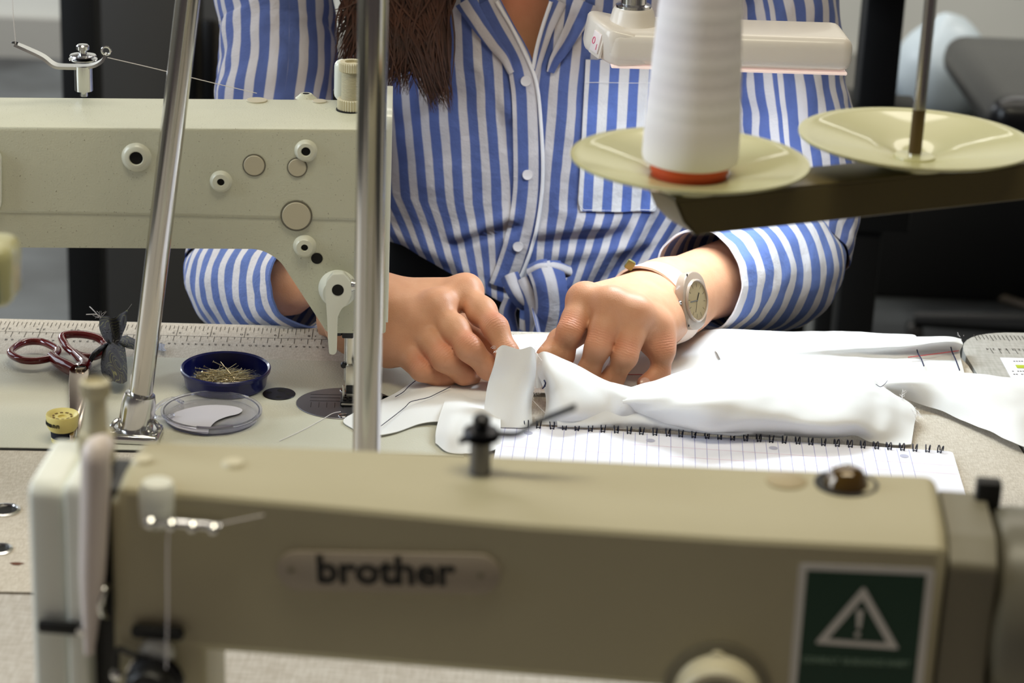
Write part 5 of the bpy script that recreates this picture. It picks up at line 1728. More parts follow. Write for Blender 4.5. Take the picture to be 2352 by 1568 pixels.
WB = thing('white_garment', 'white cotton garment panels spread on the table under both hands', 'fabric', onz(1640, 830))
WF = thing('white_sleeve_piece', 'bright white cotton piece pinched up between the fingers, nearest the notebook', 'fabric', onz(1500, 950))
# --- back sheet lying flat under the hands up to the table edge
sheet('fabric_panel', [
    [(1120, 769, .004), (1280, 766, .004), (1450, 768, .004), (1560, 770, .006), (1650, 756, .012), (1800, 758, .014), (1960, 762, .012), (2085, 766, .012), (2108, 776, .010)],
    [(1110, 790, .004), (1280, 790, .004), (1450, 792, .004), (1560, 792, .006), (1660, 780, .012), (1800, 782, .013), (1960, 788, .010), (2080, 790, .010), (2112, 796, .006)],
    [(1090, 840, .004), (1280, 840, .004), (1450, 840, .004), (1560, 840, .005), (1660, 830, .007), (1800, 826, .006), (1960, 826, .005), (2070, 826, .004), (2112, 828, .003)],
    [(1080, 900, .003), (1280, 905, .003), (1450, 905, .004), (1560, 905, .004), (1660, 900, .004), (1800, 890, .004), (1960, 880, .004), (2050, 872, .003), (2100, 870, .003)]],
    WB, 60, 30, wob=0.0022, seed=2)
# upper right folded strip with pencil line
sheet('fabric_panel', [
    [(1640, 800, .012), (1800, 790, .014), (1960, 784, .014), (2090, 776, .014), (2180, 773, .015), (2206, 777, .013)],
    [(1650, 815, .013), (1800, 802, .015), (1960, 797, .016), (2090, 794, .017), (2175, 784, .020), (2212, 790, .016)],
    [(1660, 840, .009), (1800, 830, .009), (1960, 820, .009), (2090, 812, .009), (2170, 806, .009), (2205, 812, .008)],
    [(1670, 880, .006), (1800, 874, .006), (1960, 868, .006), (2090, 862, .005), (2180, 858, .004), (2216, 860, .003)]],
    WB, 50, 24, wob=0.0018, seed=4)
lp = [(2086, 820), (2120, 816), (2150, 812), (2180, 808), (2202, 805)]
obj('pencil_line', tube(BM(), [onz(x, y, .0105) for x, y in lp], 0.00035, 5, n=20), M_str, WB)
for (pts) in (((2106, 803, .013), (2109, 812, .0115), (2116, 824, .010), (2122, 840, .008)), ((2184, 797, .015), (2187, 808, .011), (2195, 826, .0095), (2204, 850, .007))):
    obj('basting_stitch', tube(BM(), [onz(*p_) for p_ in pts], 0.00050, 5, n=12), M_stn, WB)
# rolled trailing strip to the lower right
sheet('fabric_panel', [
    [(1990, 868, .010), (2060, 858, .014), (2150, 854, .014), (2250, 860, .012), (2352, 872, .012), (2400, 880, .010)],
    [(2005, 880, .014), (2080, 872, .020), (2170, 872, .018), (2260, 886, .016), (2352, 908, .014), (2400, 915, .012)],
    [(2020, 895, .010), (2090, 890, .016), (2170, 898, .016), (2260, 925, .016), (2345, 955, .016), (2400, 965, .012)],
    [(2035, 900, .004), (2100, 925, .004), (2170, 948, .004), (2260, 985, .005), (2338, 1020, .006), (2395, 1035, .005)]],
    WB, 50, 30, wob=0.0024, seed=6)
# diagonal ridge on it
# left strip with seam lines running under the machine foot
sheet('fabric_panel', [
    [(905, 905, .003), (935, 882, .004), (960, 870, .006), (1010, 876, .007), (1070, 880, .006), (1130, 875, .006), (1180, 870, .005)],
    [(860, 925, .003), (900, 915, .004), (950, 905, .006), (1010, 900, .008), (1060, 895, .006), (1130, 905, .006), (1180, 905, .005)],
    [(790, 962, .003), (860, 958, .003), (920, 955, .004), (985, 935, .007), (1050, 925, .008), (1120, 935, .005), (1180, 945, .004)],
    [(812, 985, .003), (862, 1000, .003), (905, 994, .003), (965, 972, .004), (1020, 966, .006), (1100, 985, .004), (1180, 990, .004)]],
    WF, 46, 26, wob=0.0012, seed=8)
for pts in (((908, 911), (926, 900), (940, 886), (955, 874), (968, 870)), ((875, 978), (905, 955), (930, 935), (942, 923), (960, 918), (985, 912), (1010, 900), (1035, 888))):
    obj('seam_stitch', tube(BM(), [onz(x, y, .0095 if x > 930 else .0066) for x, y in pts], 0.00028, 5, n=30), M_stn, WF)
# rounded lower flap (993..1100, 925..1035)
sheet('fabric_panel', [
    [(1040, 880, .003), (1075, 890, .003), (1110, 900, .003), (1150, 905, .003)],
    [(1018, 930, .010), (1052, 938, .013), (1095, 945, .011), (1150, 950, .008)],
    [(1002, 985, .008), (1040, 985, .013), (1095, 985, .010), (1150, 988, .007)],
    [(1000, 1018, .003), (1030, 1038, .003), (1090, 1040, .003), (1150, 1030, .003)]],
    WF, 26, 24, wob=0.0010, seed=11)
# standing flap left
sheet('fabric_flap', [
    [(1143, 800, .050), (1160, 796, .051), (1190, 795, .051), (1215, 796, .050), (1228, 806, .046)],
    [(1135, 835, .040), (1155, 832, .041), (1188, 828, .042), (1216, 832, .040), (1230, 845, .034)],
    [(1122, 880, .025), (1146, 880, .027), (1180, 882, .028), (1210, 884, .026), (1226, 888, .022)],
    [(1114, 930, .012), (1140, 936, .014), (1175, 938, .015), (1206, 935, .014), (1220, 930, .011)],
    [(1110, 972, .0045), (1140, 978, .005), (1175, 980, .005), (1205, 980, .005), (1222, 972, .0045)]],
    WF, 30, 40, wob=0.0018, seed=13, fold=lambda u, v, p: 0.0018 * math.sin(u * 9 + v * 2) * (1 - v))
# standing flap right: peak at (1250,805) falling to the right, forming the second piece
sheet('fabric_flap', [
    [(1236, 812, .036), (1252, 806, .040), (1290, 822, .037), (1335, 845, .032), (1390, 876, .026), (1415, 884, .024), (1470, 896, .022)],
    [(1236, 850, .028), (1262, 845, .036), (1310, 862, .034), (1350, 880, .028), (1395, 892, .026), (1428, 900, .026), (1480, 908, .022)],
    [(1254, 900, .016), (1278, 897, .026), (1320, 905, .026), (1365, 915, .022), (1400, 915, .022), (1440, 918, .024), (1490, 925, .018)],
    [(1254, 942, .009), (1278, 950, .014), (1320, 950, .016), (1365, 950, .014), (1405, 948, .014), (1445, 940, .018), (1500, 945, .012)],
    [(1244, 976, .0045), (1276, 977, .0045), (1320, 978, .005), (1365, 978, .005), (1410, 976, .005), (1450, 974, .005), (1500, 977, .0045)]],
    WF, 44, 40, wob=0.0016, seed=17)
# inner backside between the two flaps
sheet('fabric_flap', [
    [(1226, 806, .036), (1238, 812, .034), (1250, 806, .038)],
    [(1222, 845, .024), (1234, 858, .024), (1248, 850, .026)],
    [(1222, 872, .016), (1236, 890, .016), (1252, 872, .018)]], WF, 10, 14, wob=0.001, seed=19)
# large bright panel
def fold_big(u, v, p):
    return 0.004 * math.exp(-((u - 0.62 - 0.1 * v) / 0.05) ** 2) * v - 0.003 * math.exp(-((u - 0.8 + 0.05 * v) / 0.04) ** 2) * v
sheet('fabric_panel', [
    [(1440, 892, .024), (1530, 868, .026), (1610, 838, .030), (1685, 816, .034), (1770, 828, .030), (1880, 848, .026), (1990, 866, .022), (2022, 880, .016), (2026, 884, .014)],
    [(1430, 920, .024), (1530, 900, .032), (1620, 872, .036), (1700, 858, .038), (1790, 868, .034), (1890, 880, .028), (1995, 895, .022), (2050, 905, .016), (2080, 915, .012)],
    [(1438, 945, .014), (1520, 938, .024), (1620, 925, .034), (1710, 915, .034), (1800, 915, .030), (1900, 925, .026), (2000, 935, .020), (2070, 935, .014), (2104, 940, .010)],
    [(1450, 958, .008), (1520, 968, .012), (1620, 978, .018), (1710, 968, .022), (1800, 965, .022), (1900, 975, .020), (2000, 980, .014), (2060, 980, .010), (2100, 975, .007)],
    [(1440, 968, .0045), (1520, 980, .0045), (1620, 994, .0045), (1700, 996, .0045), (1800, 1000, .0045), (1900, 1007, .0045), (1990, 1012, .0045), (2050, 1016, .0045), (2094, 1015, .0045)]],
    WF, 90, 50, wob=0.0030, seed=23, fold=fold_big)
# lower fold lying against the spiral
sheet('fabric_panel', [
    [(1280, 955, .012), (1360, 950, .014), (1430, 930, .018), (1475, 945, .016), (1560, 965, .012), (1680, 985, .010), (1740, 972, .012), (1800, 985, .008)],
    [(1280, 975, .007), (1360, 975, .008), (1430, 965, .010), (1480, 970, .010), (1560, 985, .008), (1680, 997, .008), (1745, 990, .009), (1800, 1000, .006)],
    [(1280, 978, .0042), (1360, 981, .0042), (1430, 983, .0042), (1490, 986, .0042), (1560, 990, .0042), (1680, 998, .0042), (1745, 1001, .0042), (1800, 1004, .0042)]],
    WF, 50, 18, wob=0.0010, seed=29)
# fraying threads
bm = BM()
for (x, y, h, n, dx, dy) in ((1146, 800, .041, 16, -12, 4), (1180, 796, .043, 8, -3, -10), (1222, 800, .040, 16, 12, 8), (1238, 820, .034, 8, 0, 10), (1236, 893, .016, 14, -6, 16),
                             (2026, 884, .014, 12, 10, 6), (2100, 945, .010, 14, 10, 16), (2070, 908, .014, 14, 6, -5), (1880, 850, .026, 6, 5, -6), (2206, 776, .014, 6, 6, -4)):
    for k in range(n):
        a = (x + rnd.uniform(-9, 9), y + rnd.uniform(-9, 9), h)
        p0 = onz(*a)
        p2 = onz(a[0] + dx * rnd.uniform(0.2, 1.3) + rnd.uniform(-5, 5), a[1] + dy * rnd.uniform(0.2, 1.3) + rnd.uniform(-5, 5), h + rnd.uniform(-.001, .002))
        pm_ = (p0 + p2) / 2 + V((rnd.uniform(-1, 1), 0, rnd.uniform(-1, 1))) * 0.0012
        tube(bm, [p0, pm_, p2], 0.00011, 4, n=5)
tube(bm, [onz(1223, 918, .012), onz(1236, 932, .010), onz(1252, 948, .009)], 0.00022, 4, n=5)
tube(bm, [onz(1218, 800, .041), onz(1232, 812, .039), onz(1244, 828, .036)], 0.00015, 4, n=5)
obj('frayed_threads', bm, M_thread, WF, kind='stuff')
for pts in (((1222, 833, .036), (1227, 836, .036)), ((1250, 873, .032), (1253, 880, .032), (1249, 888, .028)), ((1252, 886, .030), (1246, 892, .026))):
    obj('basting_stitch', tube(BM(), [onz(*p_) for p_ in pts], 0.00055, 5, n=6), M_stn, WF)
obj('pencil_line', tube(BM(), [onz(1440, 860, .0055), onz(1480, 860, .0055), onz(1560, 861, .0075)], 0.0003, 5, n=8), M_str, WB)
obj('loose_stitch', tube(BM(), [onz(2012, 882, .022), onz(2022, 888, .022), onz(2032, 882, .022), onz(2038, 874, .022)], 0.00022, 5, n=12), M_stn, WB)

# ================================================================== PERSON
PN = thing('person', 'seated woman in blue and white striped shirt, hands on the white cloth', 'person', (0.02, 1.85, 0))
hbase = lambda px, py, y: ony(px, py, y)


def hand_field(g, wrist, mcps, fingers, thumb, rw, palm_k=0.010, wz=None):
    """fingers: list of [PIP, DIP, TIP] ; returns field"""
    w = np.array(wrist)
    palm = None
    for i, mc in enumerate(mcps):
        r1_ = 0.0108 if i < 3 else 0.0100
        f = g.cap(w + (np.array(mcps[1]) - w) * 0.0 + (np.array(mc) - np.array(mcps[1])) * 0.45, mc, rw * 0.62, r1_)
        palm = f if palm is None else smin(palm, f, 0.012)
    # fill the palm below the metacarpals
    mid = (np.array(mcps[1]) + np.array(mcps[2])) / 2
    down = np.array([0, 0, -0.010])
    f = g.cap(w + down * 0.2, mid + down * 0.9, rw * 0.75, 0.014)
    palm = smin(palm, f, 0.012)
    for a, b in ((0, 1), (1, 2), (2, 3)):
        palm = smin(palm, g.cap(mcps[a], mcps[b], 0.0098, 0.0096), 0.007)
    tot = palm
    fs = []
    rads = [(0.0096, 0.0086, 0.0077, 0.0066), (0.0097, 0.0088, 0.0078, 0.0067), (0.0092, 0.0084, 0.0075, 0.0064), (0.0080, 0.0072, 0.0064, 0.0056)]
    for i, (mc, (p1_, p2_, p3_)) in enumerate(zip(mcps, fingers)):
        r = rads[i]
        f = g.cap(mc, p1_, r[0] * 1.02, r[1] * 0.97)
        f = smin(f, g.cap(p1_, p2_, r[1] * 0.98, r[2]), 0.006)
        f = smin(f, g.cap(p2_, p3_, r[2], r[3]), 0.005)
        # fleshy middle of phalanx + knuckle bump
        a_ = np.array(mc) * 0.45 + np.array(p1_) * 0.55 + np.array([0, 0, -0.001])
        f = smin(f, g.cap(a_, a_ + 0.001, r[0] * 1.02, r[0] * 1.02), 0.006)
        fs.append(f)
    fingers_u = fs[0]
    for f in fs[1:]:
        fingers_u = smin(fingers_u, f, 0.0012)
    # each finger blends into the palm
    tot = None
    for f in fs:
        q = smin(palm, f, 0.0055)
        tot = q if tot is None else smin(tot, q, 0.0012)
    # thumb
    tm = [np.array(x) for x in thumb]
    f = g.cap(tm[0], tm[1], 0.0150, 0.0125)
    f = smin(f, g.cap(tm[1], tm[2], 0.0115, 0.0100), 0.005)
    f = smin(f, g.cap(tm[2], tm[3], 0.0098, 0.0080), 0.004)
    tot = smin(tot, f, 0.007)
    # knuckle bumps
    for i, mc in enumerate(mcps):
        c = np.array(mc) + np.array([0, 0, 0.0015])
        tot = smin(tot, g.cap(c, c + 0.0005, 0.0100 - 0.0006 * i, 0.0100 - 0.0006 * i), 0.009)
    return tot


def world(px, py, h):
    return np.array(onz(px, py, h))


# --- her right hand (left in the photo)
Wr = world(852, 715, 0.040)
El = np.array(ony(548, 612, 1.745))
mR = [world(1068, 672, 0.060), world(1003, 708, 0.054), world(958, 745, 0.043), world(922, 790, 0.030)]
fR = [[world(1138, 752, 0.050), world(1166, 812, 0.036), world(1174, 850, 0.022)],
      [world(1078, 800, 0.038), world(1122, 845, 0.022), world(1146, 862, 0.013)],
      [world(1020, 824, 0.028), world(1065, 858, 0.015), world(1085, 864, 0.010)],
      [world(968, 850, 0.018), world(1010, 868, 0.0105), world(1030, 870, 0.0095)]]
thR = [world(900, 690, 0.040), world(1020, 720, 0.030), world(1110, 775, 0.026), world(1160, 812, 0.026)]
lo = np.array([-0.145, 1.44, T - 0.003]); hi = np.array([0.035, 1.62, T + 0.10])
g = Grid(lo, hi, 0.0014)
F = hand_field(g, Wr, mR, fR, thR, 0.031)
arm = g.cap(Wr, El, 0.0270, 0.034)
pr = g.cap(Wr + np.array([0.0, 0.0, -0.006]), mR[3] + np.array([-0.010, 0.004, -0.006]), 0.026, 0.013)
F = smin(F, arm, 0.014); F = smin(F, pr, 0.012)
vR, qR = g.mesh(F)
flR = [(p, 0.010) for p in mR] + [(f[0] + np.array([0, 0, 0.006]), 0.009) for f in fR] + [(f[1], 0.008) for f in fR]
# --- her left hand (right in the photo)
Wl = world(1528, 682, 0.040)
Ell = np.array(ony(1830, 585, 1.755))
mL = [world(1342, 692, 0.062), world(1402, 702, 0.064), world(1458, 722, 0.058), world(1502, 750, 0.046)]
fL = [[world(1308, 762, 0.047), world(1292, 818, 0.028), world(1280, 848, 0.014)],
      [world(1374, 796, 0.040), world(1350, 856, 0.020), world(1335, 880, 0.012)],
      [world(1436, 818, 0.034), world(1408, 868, 0.016), world(1388, 886, 0.011)],
      [world(1524, 808, 0.031), world(1517, 852, 0.016), world(1480, 880, 0.0105)]]
thL = [world(1470, 690, 0.036), world(1360, 735, 0.034), world(1290, 785, 0.032), world(1256, 818, 0.030)]
lo2 = np.array([0.012, 1.42, T - 0.001]); hi2 = np.array([0.225, 1.72, T + 0.105])
g2 = Grid(lo2, hi2, 0.0015)
F2 = hand_field(g2, Wl, mL, fL, thL, 0.032)
arm2 = g2.cap(Wl, Ell, 0.0260, 0.034)
F2 = smin(F2, arm2, 0.014)
F2 = smin(F2, g2.cap(Wl + np.array([0, 0, -0.004]), mL[3] + np.array([0.002, 0.002, -0.010]), 0.024, 0.012), 0.012)
vL, qL = g2.mesh(F2)
flL = [(p, 0.010) for p in mL] + [(f[0] + np.array([0, 0, 0.006]), 0.009) for f in fL] + [(f[1], 0.008) for f in fL] + [(fL[3][2], 0.009)]
# --- torso, neck, head, upper arms (coarse)
g3 = Grid([-0.32, 1.60, T - 0.30], [0.34, 2.10, T + 0.74], 0.009)
shR = np.array([-0.155, 1.90, T + 0.30]); shL = np.array([0.205, 1.90, T + 0.30])
ctr = lambda z, y=1.905: np.array([0.025, y, T + z])
B3 = g3.ell(ctr(0.14, 1.893), (0.158, 0.100, 0.19))
B3 = smin(B3, g3.ell(ctr(-0.10, 1.90), (0.150, 0.105, 0.17)), 0.05)
B3 = smin(B3, g3.cap(shR, shL, 0.048, 0.048), 0.05)
B3 = smin(B3, g3.cap(ctr(0.32, 1.90), ctr(0.43, 1.865), 0.052, 0.046), 0.04)
Hd = ctr(0.535, 1.83)
B3 = smin(B3, g3.ell(Hd, (0.073, 0.092, 0.112)), 0.02)
B3 = smin(B3, g3.cap(Hd + np.array([0, -0.088, 0.0]), Hd + np.array([0, -0.103, -0.022]), 0.008, 0.013), 0.010)
B3 = smin(B3, g3.cap(Hd + np.array([-0.02, -0.07, -0.058]), Hd + np.array([0.02, -0.07, -0.058]), 0.014, 0.014), 0.012)
B3 = smin(B3, g3.ell(Hd + np.array([0, -0.052, -0.088]), (0.026, 0.026, 0.02)), 0.02)
for s_ in (-1, 1):
    B3 = smin(B3, g3.ell(Hd + np.array([s_ * 0.074, 0.01, -0.01]), (0.008, 0.018, 0.030)), 0.006)
pR = [V(shR) + V((0.040, 0.0, 0.008)), V(shR) + V((-0.004, 0.0, 0.0)), ony(640, -60, 1.86), ony(640, 60, 1.84), ony(635, 200, 1.81), ony(605, 380, 1.785), ony(570, 520, 1.77), V(El)]
pL = [V(shL) + V((-0.040, 0.0, 0.008)), V(shL) + V((0.004, 0.0, 0.0)), ony(1775, -60, 1.86), ony(1795, 60, 1.84), ony(1812, 200, 1.82), ony(1830, 380, 1.80), ony(1840, 500, 1.785), V(Ell)]
for P_ in (pR, pL):
    for a, b in zip(P_[:-1], P_[1:]):
        B3 = smin(B3, g3.cap(a, b, 0.033, 0.032), 0.012)
B3 = smin(B3, g3.cap(El, El * 0.6 + Wr * 0.4, 0.031, 0.026), 0.01)
B3 = smin(B3, g3.cap(Ell, Ell * 0.6 + Wl * 0.4, 0.031, 0.024), 0.01)
# chest kept clear of the table edge
v3, q3 = g3.mesh(B3)
allv = np.concatenate([vR, vL, v3]); q = np.concatenate([qR, qL + len(vR), q3 + len(vR) + len(vL)])
me = bpy.data.meshes.new('body')
me.vertices.add(len(allv)); me.vertices.foreach_set('co', allv.astype('f4').ravel())
me.loops.add(len(q) * 4); me.loops.foreach_set('vertex_index', q.ravel().astype('i4'))
me.polygons.add(len(q)); me.polygons.foreach_set('loop_start', np.arange(0, len(q) * 4, 4, dtype='i4'))
me.polygons.foreach_set('use_smooth', np.ones(len(q), bool))
me.update(calc_edges=True); me.validate()
fl_ = np.zeros(len(allv))
nh = len(vR) + len(vL)
for (p, r) in flR + flL:
    d2 = ((allv[:nh] - np.array(p)) ** 2).sum(1)
    fl_[:nh] = np.maximum(fl_[:nh], 0.40 * np.exp(-d2 / (r * r)))
d2 = ((allv[nh:] - np.array(ony(1190, -20, 1.80))) ** 2).sum(1)
fl_[nh:] = 0.5 * np.exp(-d2 / 0.03 ** 2)
at = me.attributes.new('flush', 'FLOAT', 'POINT'); at.data.foreach_set('value', fl_.astype('f4'))
kp = np.zeros(len(allv)); km_ = np.zeros(len(allv))
for mcs, fgs in ((mR, fR), (mL, fL)):
    for mc, f_ in zip(mcs, fgs):
        for (a_, b_, c_, w0) in ((mc, f_[0], f_[1], 0.0062), (f_[0], f_[1], f_[2], 0.004)):
            d_ = (np.array(c_) - np.array(a_)); d_ /= np.linalg.norm(d_)
            rel = allv[:nh] - (np.array(b_) + np.array([0, -0.002, 0.006]))
            w_ = np.exp(-(rel ** 2).sum(1) / (w0 * w0))
            m_ = w_ > km_[:nh]
            kp[:nh][m_] = (rel @ d_)[m_]; km_[:nh][m_] = w_[m_]
at = me.attributes.new('fold_pos', 'FLOAT', 'POINT'); at.data.foreach_set('value', kp.astype('f4'))
at = me.attributes.new('fold_mask', 'FLOAT', 'POINT'); at.data.foreach_set('value', km_.astype('f4'))
me.materials.append(M_skin)
BD = obj('body', me, None, PN)
# nail of the little finger
tip = V(world(1478, 887, 0.0165)); 
bm = BM(); bmesh.ops.create_uvsphere(bm, u_segments=16, v_segments=10, radius=1)
nd_ = (V(fL[3][2]) - V(fL[3][1])).normalized()
nn_ = (CAM - tip).normalized(); nn_ = (nn_ - nd_ * nn_.dot(nd_)).normalized()
nx_ = nd_.cross(nn_)
Mn = Matrix((nd_, nx_, nn_)).transposed().to_4x4()
tipc = V(fL[3][2]) + nn_ * 0.0052 + nd_ * 0.0026
bmesh.ops.transform(bm, matrix=Matrix.Translation(tipc) @ Mn @ Matrix.Diagonal((0.0046, 0.0040, 0.0012, 1)), verts=bm.verts[:])
obj('fingernail', bm, M_nail, BD)
# eyes and mouth (outside the frame)
for s_ in (-1, 1):
    bm = BM(); bmesh.ops.create_uvsphere(bm, u_segments=16, v_segments=10, radius=0.011)
    bmesh.ops.translate(bm, verts=bm.verts[:], vec=V(Hd) + V((s_ * 0.031, -0.076, 0.006)))
    obj('eye', bm, M_white, BD)
    bm = BM(); bmesh.ops.create_uvsphere(bm, u_segments=12, v_segments=8, radius=0.0068)
    bmesh.ops.translate(bm, verts=bm.verts[:], vec=V(Hd) + V((s_ * 0.031, -0.0825, 0.002)))
    obj('iris', bm, M_hair, BD)
    obj('eyebrow', tube(BM(), [V(Hd) + V((s_ * 0.016, -0.088, 0.024)), V(Hd) + V((s_ * 0.034, -0.082, 0.029)), V(Hd) + V((s_ * 0.048, -0.070, 0.024))], [0.0016, 0.0022, 0.001], 6, n=8), M_hair, BD)
bm = BM(); bmesh.ops.create_uvsphere(bm, u_segments=16, v_segments=10, radius=1)
bmesh.ops.transform(bm, matrix=Matrix.Translation(V(Hd) + V((0, -0.084, -0.056))) @ Matrix.Diagonal((0.022, 0.006, 0.0065, 1)), verts=bm.verts[:])
obj('lips', bm, mat('lips', (0.72, 0.38, 0.36), 0.4), BD)

# ---------------- trousers
def loft(sections, nseg, name, m, parent):
    rows = []
    for (c, a, b) in sections:
        rows.append([V(c) + V((a * math.cos(2 * PI * k / nseg), b * math.sin(2 * PI * k / nseg), 0)) for k in range(nseg)])
    bm = grid_bm(rows, closed_u=True)
    bmesh.ops.holes_fill(bm, edges=[e for e in bm.edges if e.is_boundary], sides=200)
    bmesh.ops.recalc_face_normals(bm, faces=bm.faces[:])
    return obj(name, bm, m, parent)


bm = BM()
rows = []
for (z, a, b) in ((0.06, .155, .112), (0.0, .155, .118), (-0.08, .168, .125), (-0.18, .185, .13), (-0.30, .18, .13)):
    rows.append([V((0.025 + a * math.cos(2 * PI * k / 40), 1.90 + b * math.sin(2 * PI * k / 40), T + z)) for k in range(40)])
bm = grid_bm(rows, closed_u=True)
bmesh.ops.holes_fill(bm, edges=[e for e in bm.edges if e.is_boundary], sides=200)
for s_ in (-1, 1):
    tube(bm, [(0.025 + s_ * 0.09, 1.88, T - 0.24), (0.025 + s_ * 0.10, 1.70, T - 0.25), (0.025 + s_ * 0.11, 1.50, T - 0.25), (0.025 + s_ * 0.11, 1.46, T - 0.30), (0.025 + s_ * 0.11, 1.47, 0.06)], [0.085, 0.08, 0.068, 0.062, 0.045], 20, n=30)
bmesh.ops.recalc_face_normals(bm, faces=bm.faces[:])
obj('trousers', bm, M_trou, PN)
for s_ in (-1, 1):
    bm = addbox(BM(), (0.025 + s_ * 0.11, 1.43, 0.038), (0.09, 0.26, 0.07), bev=0.03, seg=4)
    obj('shoe', bm, M_blkp, PN)

# ---------------- shirt torso
XK = ony(1200, 600, 1.775).x       # knot axis
h_of = lambda py: ony(1200, py, 1.775).z - T


def front_y(x, h):
    """depth of the shirt front at x, height h above the table (without wrinkles)"""
    a = 0.172 - 0.010 * max(0, (0.10 - h) / 0.15)
    t_ = min(0.999, abs(x - 0.022) / a)
    b = 0.118 + 0.010 * math.exp(-((h - 0.13) / 0.10) ** 2)
    return 1.893 - b * (1 - t_ ** 2.6) ** (1 / 2.2)


creases = []   # (x0,h0,x1,h1,width,amp)
def cr(x0, y0, x1, y1, wd, amp):
    p0, p1_ = ony(x0, y0, 1.775), ony(x1, y1, 1.775)
    creases.append((p0.x, p0.z - T, p1_.x, p1_.z - T, wd, amp))


cr(1045, 565, 1185, 512, .0040, -.0065); cr(1050, 545, 1180, 492, .006, .0050)
cr(1060, 620, 1150, 690, .006, .004); cr(960, 560, 1140, 640, .008, .003)
cr(1240, 555, 1430, 540, .006, -.006); cr(1250, 530, 1420, 505, .008, .004); cr(1290, 580, 1480, 560, .007, .004)
cr(1330, 690, 1480, 580, .0045, -.006); cr(1300, 660, 1470, 530, .007, .004); cr(1350, 690, 1500, 600, .006, .0045)
cr(1290, 480, 1400, 520, .006, .003); cr(1500, 600, 1560, 480, .006, .004); cr(1440, 560, 1530, 440, .008, .003)
cr(940, 200, 990, 430, .009, .0025); cr(1060, 220, 1110, 520, .009, -.002); cr(1130, 180, 1165, 330, .005, -.003); cr(1100, 150, 1175, 260, .005, .003)
cr(1290, 60, 1310, 300, .007, .003); cr(1320, 40, 1270, 160, .005, -.004); cr(900, 560, 1020, 600, .006, .003); cr(920, 300, 1000, 260, .007, -.0025)
cr(1600, 160, 1640, 400, .008, .003); cr(1560, 420, 1650, 470, .006, .003)


def crease_d(x, h):
    d = 0
    for (x0, h0, x1, h1, wd, amp) in creases:
        dx, dh = x1 - x0, h1 - h0
        L2 = dx * dx + dh * dh
        t_ = ((x - x0) * dx + (h - h0) * dh) / L2
        e_ = min(1, max(0, t_))
        dd = math.hypot(x - x0 - e_ * dx, h - h0 - e_ * dh)
        if dd < 3 * wd:
            d += amp * math.exp(-(dd / wd) ** 2)
    d += 0.0022 * noise.noise(V((x * 28, h * 14, 3))) + 0.0011 * noise.noise(V((x * 80, h * 45, 9)))
    return d


def shirt_pt(x, h, off=0.0):
    return V((x, front_y(x, h) - crease_d(x, h) - off, T + h))


def stripe_u(x, h):
    """stripe coordinate at (x,h): the cloth gathers towards the knot"""
    dx = x - XK
    if h < 0.055:
        k = min(0.62, (0.055 - h) * 5.5)
        return dx / (1 - k * min(1, abs(dx) / 0.05 + 0.35) * 0.8) * 1.0
    lean = (0.10 if dx < 0 else -0.03) * (h - 0.055)
    return dx + lean + 0.0015 * noise.noise(V((x * 20, h * 20, 1)))


def hem(x):
    dx = x - XK
    if dx < 0:
        return max(-0.034, min(0.012, -0.034 + (-dx) * 0.50 + dx * dx * -0.4)) if dx > -0.16 else 0.012
    return max(-0.045, min(0.0, -0.040 + dx * 0.15))


NA, NH = 260, 110
rows = []; uvs = []
top = 0.315
for i in range(NH + 1):
    s_ = i / NH
    row = []; ur_ = []
    for j in range(NA):
        a = 2 * PI * j / NA - PI / 2          # a=-pi/2 is the front centre
        x = 0.022 + 0.172 * math.sin(2 * PI * j / NA) 
        # front half uses front_y, back half an ellipse
        h0 = hem(x) if math.cos(2 * PI * j / NA) > 0 else -0.02
        h = h0 + (top - h0) * s_
        sh = max(0, (h - 0.25) / 0.07)
        if math.cos(2 * PI * j / NA) > 0:
            p_ = shirt_pt(0.022 + (x - 0.022) * 0.999, h)
        else:
            t_ = abs(x - 0.022) / 0.1722
            p_ = V((x, 1.893 + 0.125 * (1 - t_ ** 2.4) ** (1 / 2.4), T + h))
        if sh > 0:
            p_.x = 0.022 + (p_.x - 0.022) * (1 - 0.06 * sh * sh); p_.y = 1.893 + (p_.y - 1.893) * (1 - 0.32 * sh * sh)
        row.append(p_)
        uu = stripe_u(x, h) if math.cos(2 * PI * j / NA) > 0 else x - XK
        # unfold the sides so that stripes keep their width where the cloth turns away
        ur_.append((uu + 0.5, h))
    row_x = row
    ur_.append(ur_[0])
    rows.append(row); uvs.append(ur_)
for i in range(1, 17):
    k_ = i / 16
    row = []; ur_ = []
    for j in range(NA):
        b0 = rows[NH][j]
        a_ = 2 * PI * j / NA
        n_ = V((0.022 + 0.060 * math.sin(a_), 1.888 - 0.056 * math.cos(a_), T + 0.385))
        e_ = 1 - (1 - k_) ** 1.0
        p_ = b0.lerp(n_, e_); p_.z = T + 0.315 + 0.070 * (1 - (1 - k_) ** 2.6)
        row.append(p_); ur_.append((p_.x - XK + 0.5, 0.315 + k_ * 0.09))
    ur_.append(ur_[0])
    rows.append(row); uvs.append(ur_)
NH = NH + 16
vA, vBp, vT = ony(1140, 0, 1.78), ony(1262, 0, 1.78), ony(1222, 150, 1.78)


def in_v(p):
    h = p.z - T
    if p.y > 1.86: return False
    ht_ = vT.z - T; hb = vA.z - T
    if h < ht_: return False
    t_ = min(1.08, (h - ht_) / (hb - ht_))
    xl = vT.x + (vA.x - vT.x) * t_; xr = vT.x + (vBp.x - vT.x) * t_
    return xl < p.x < xr


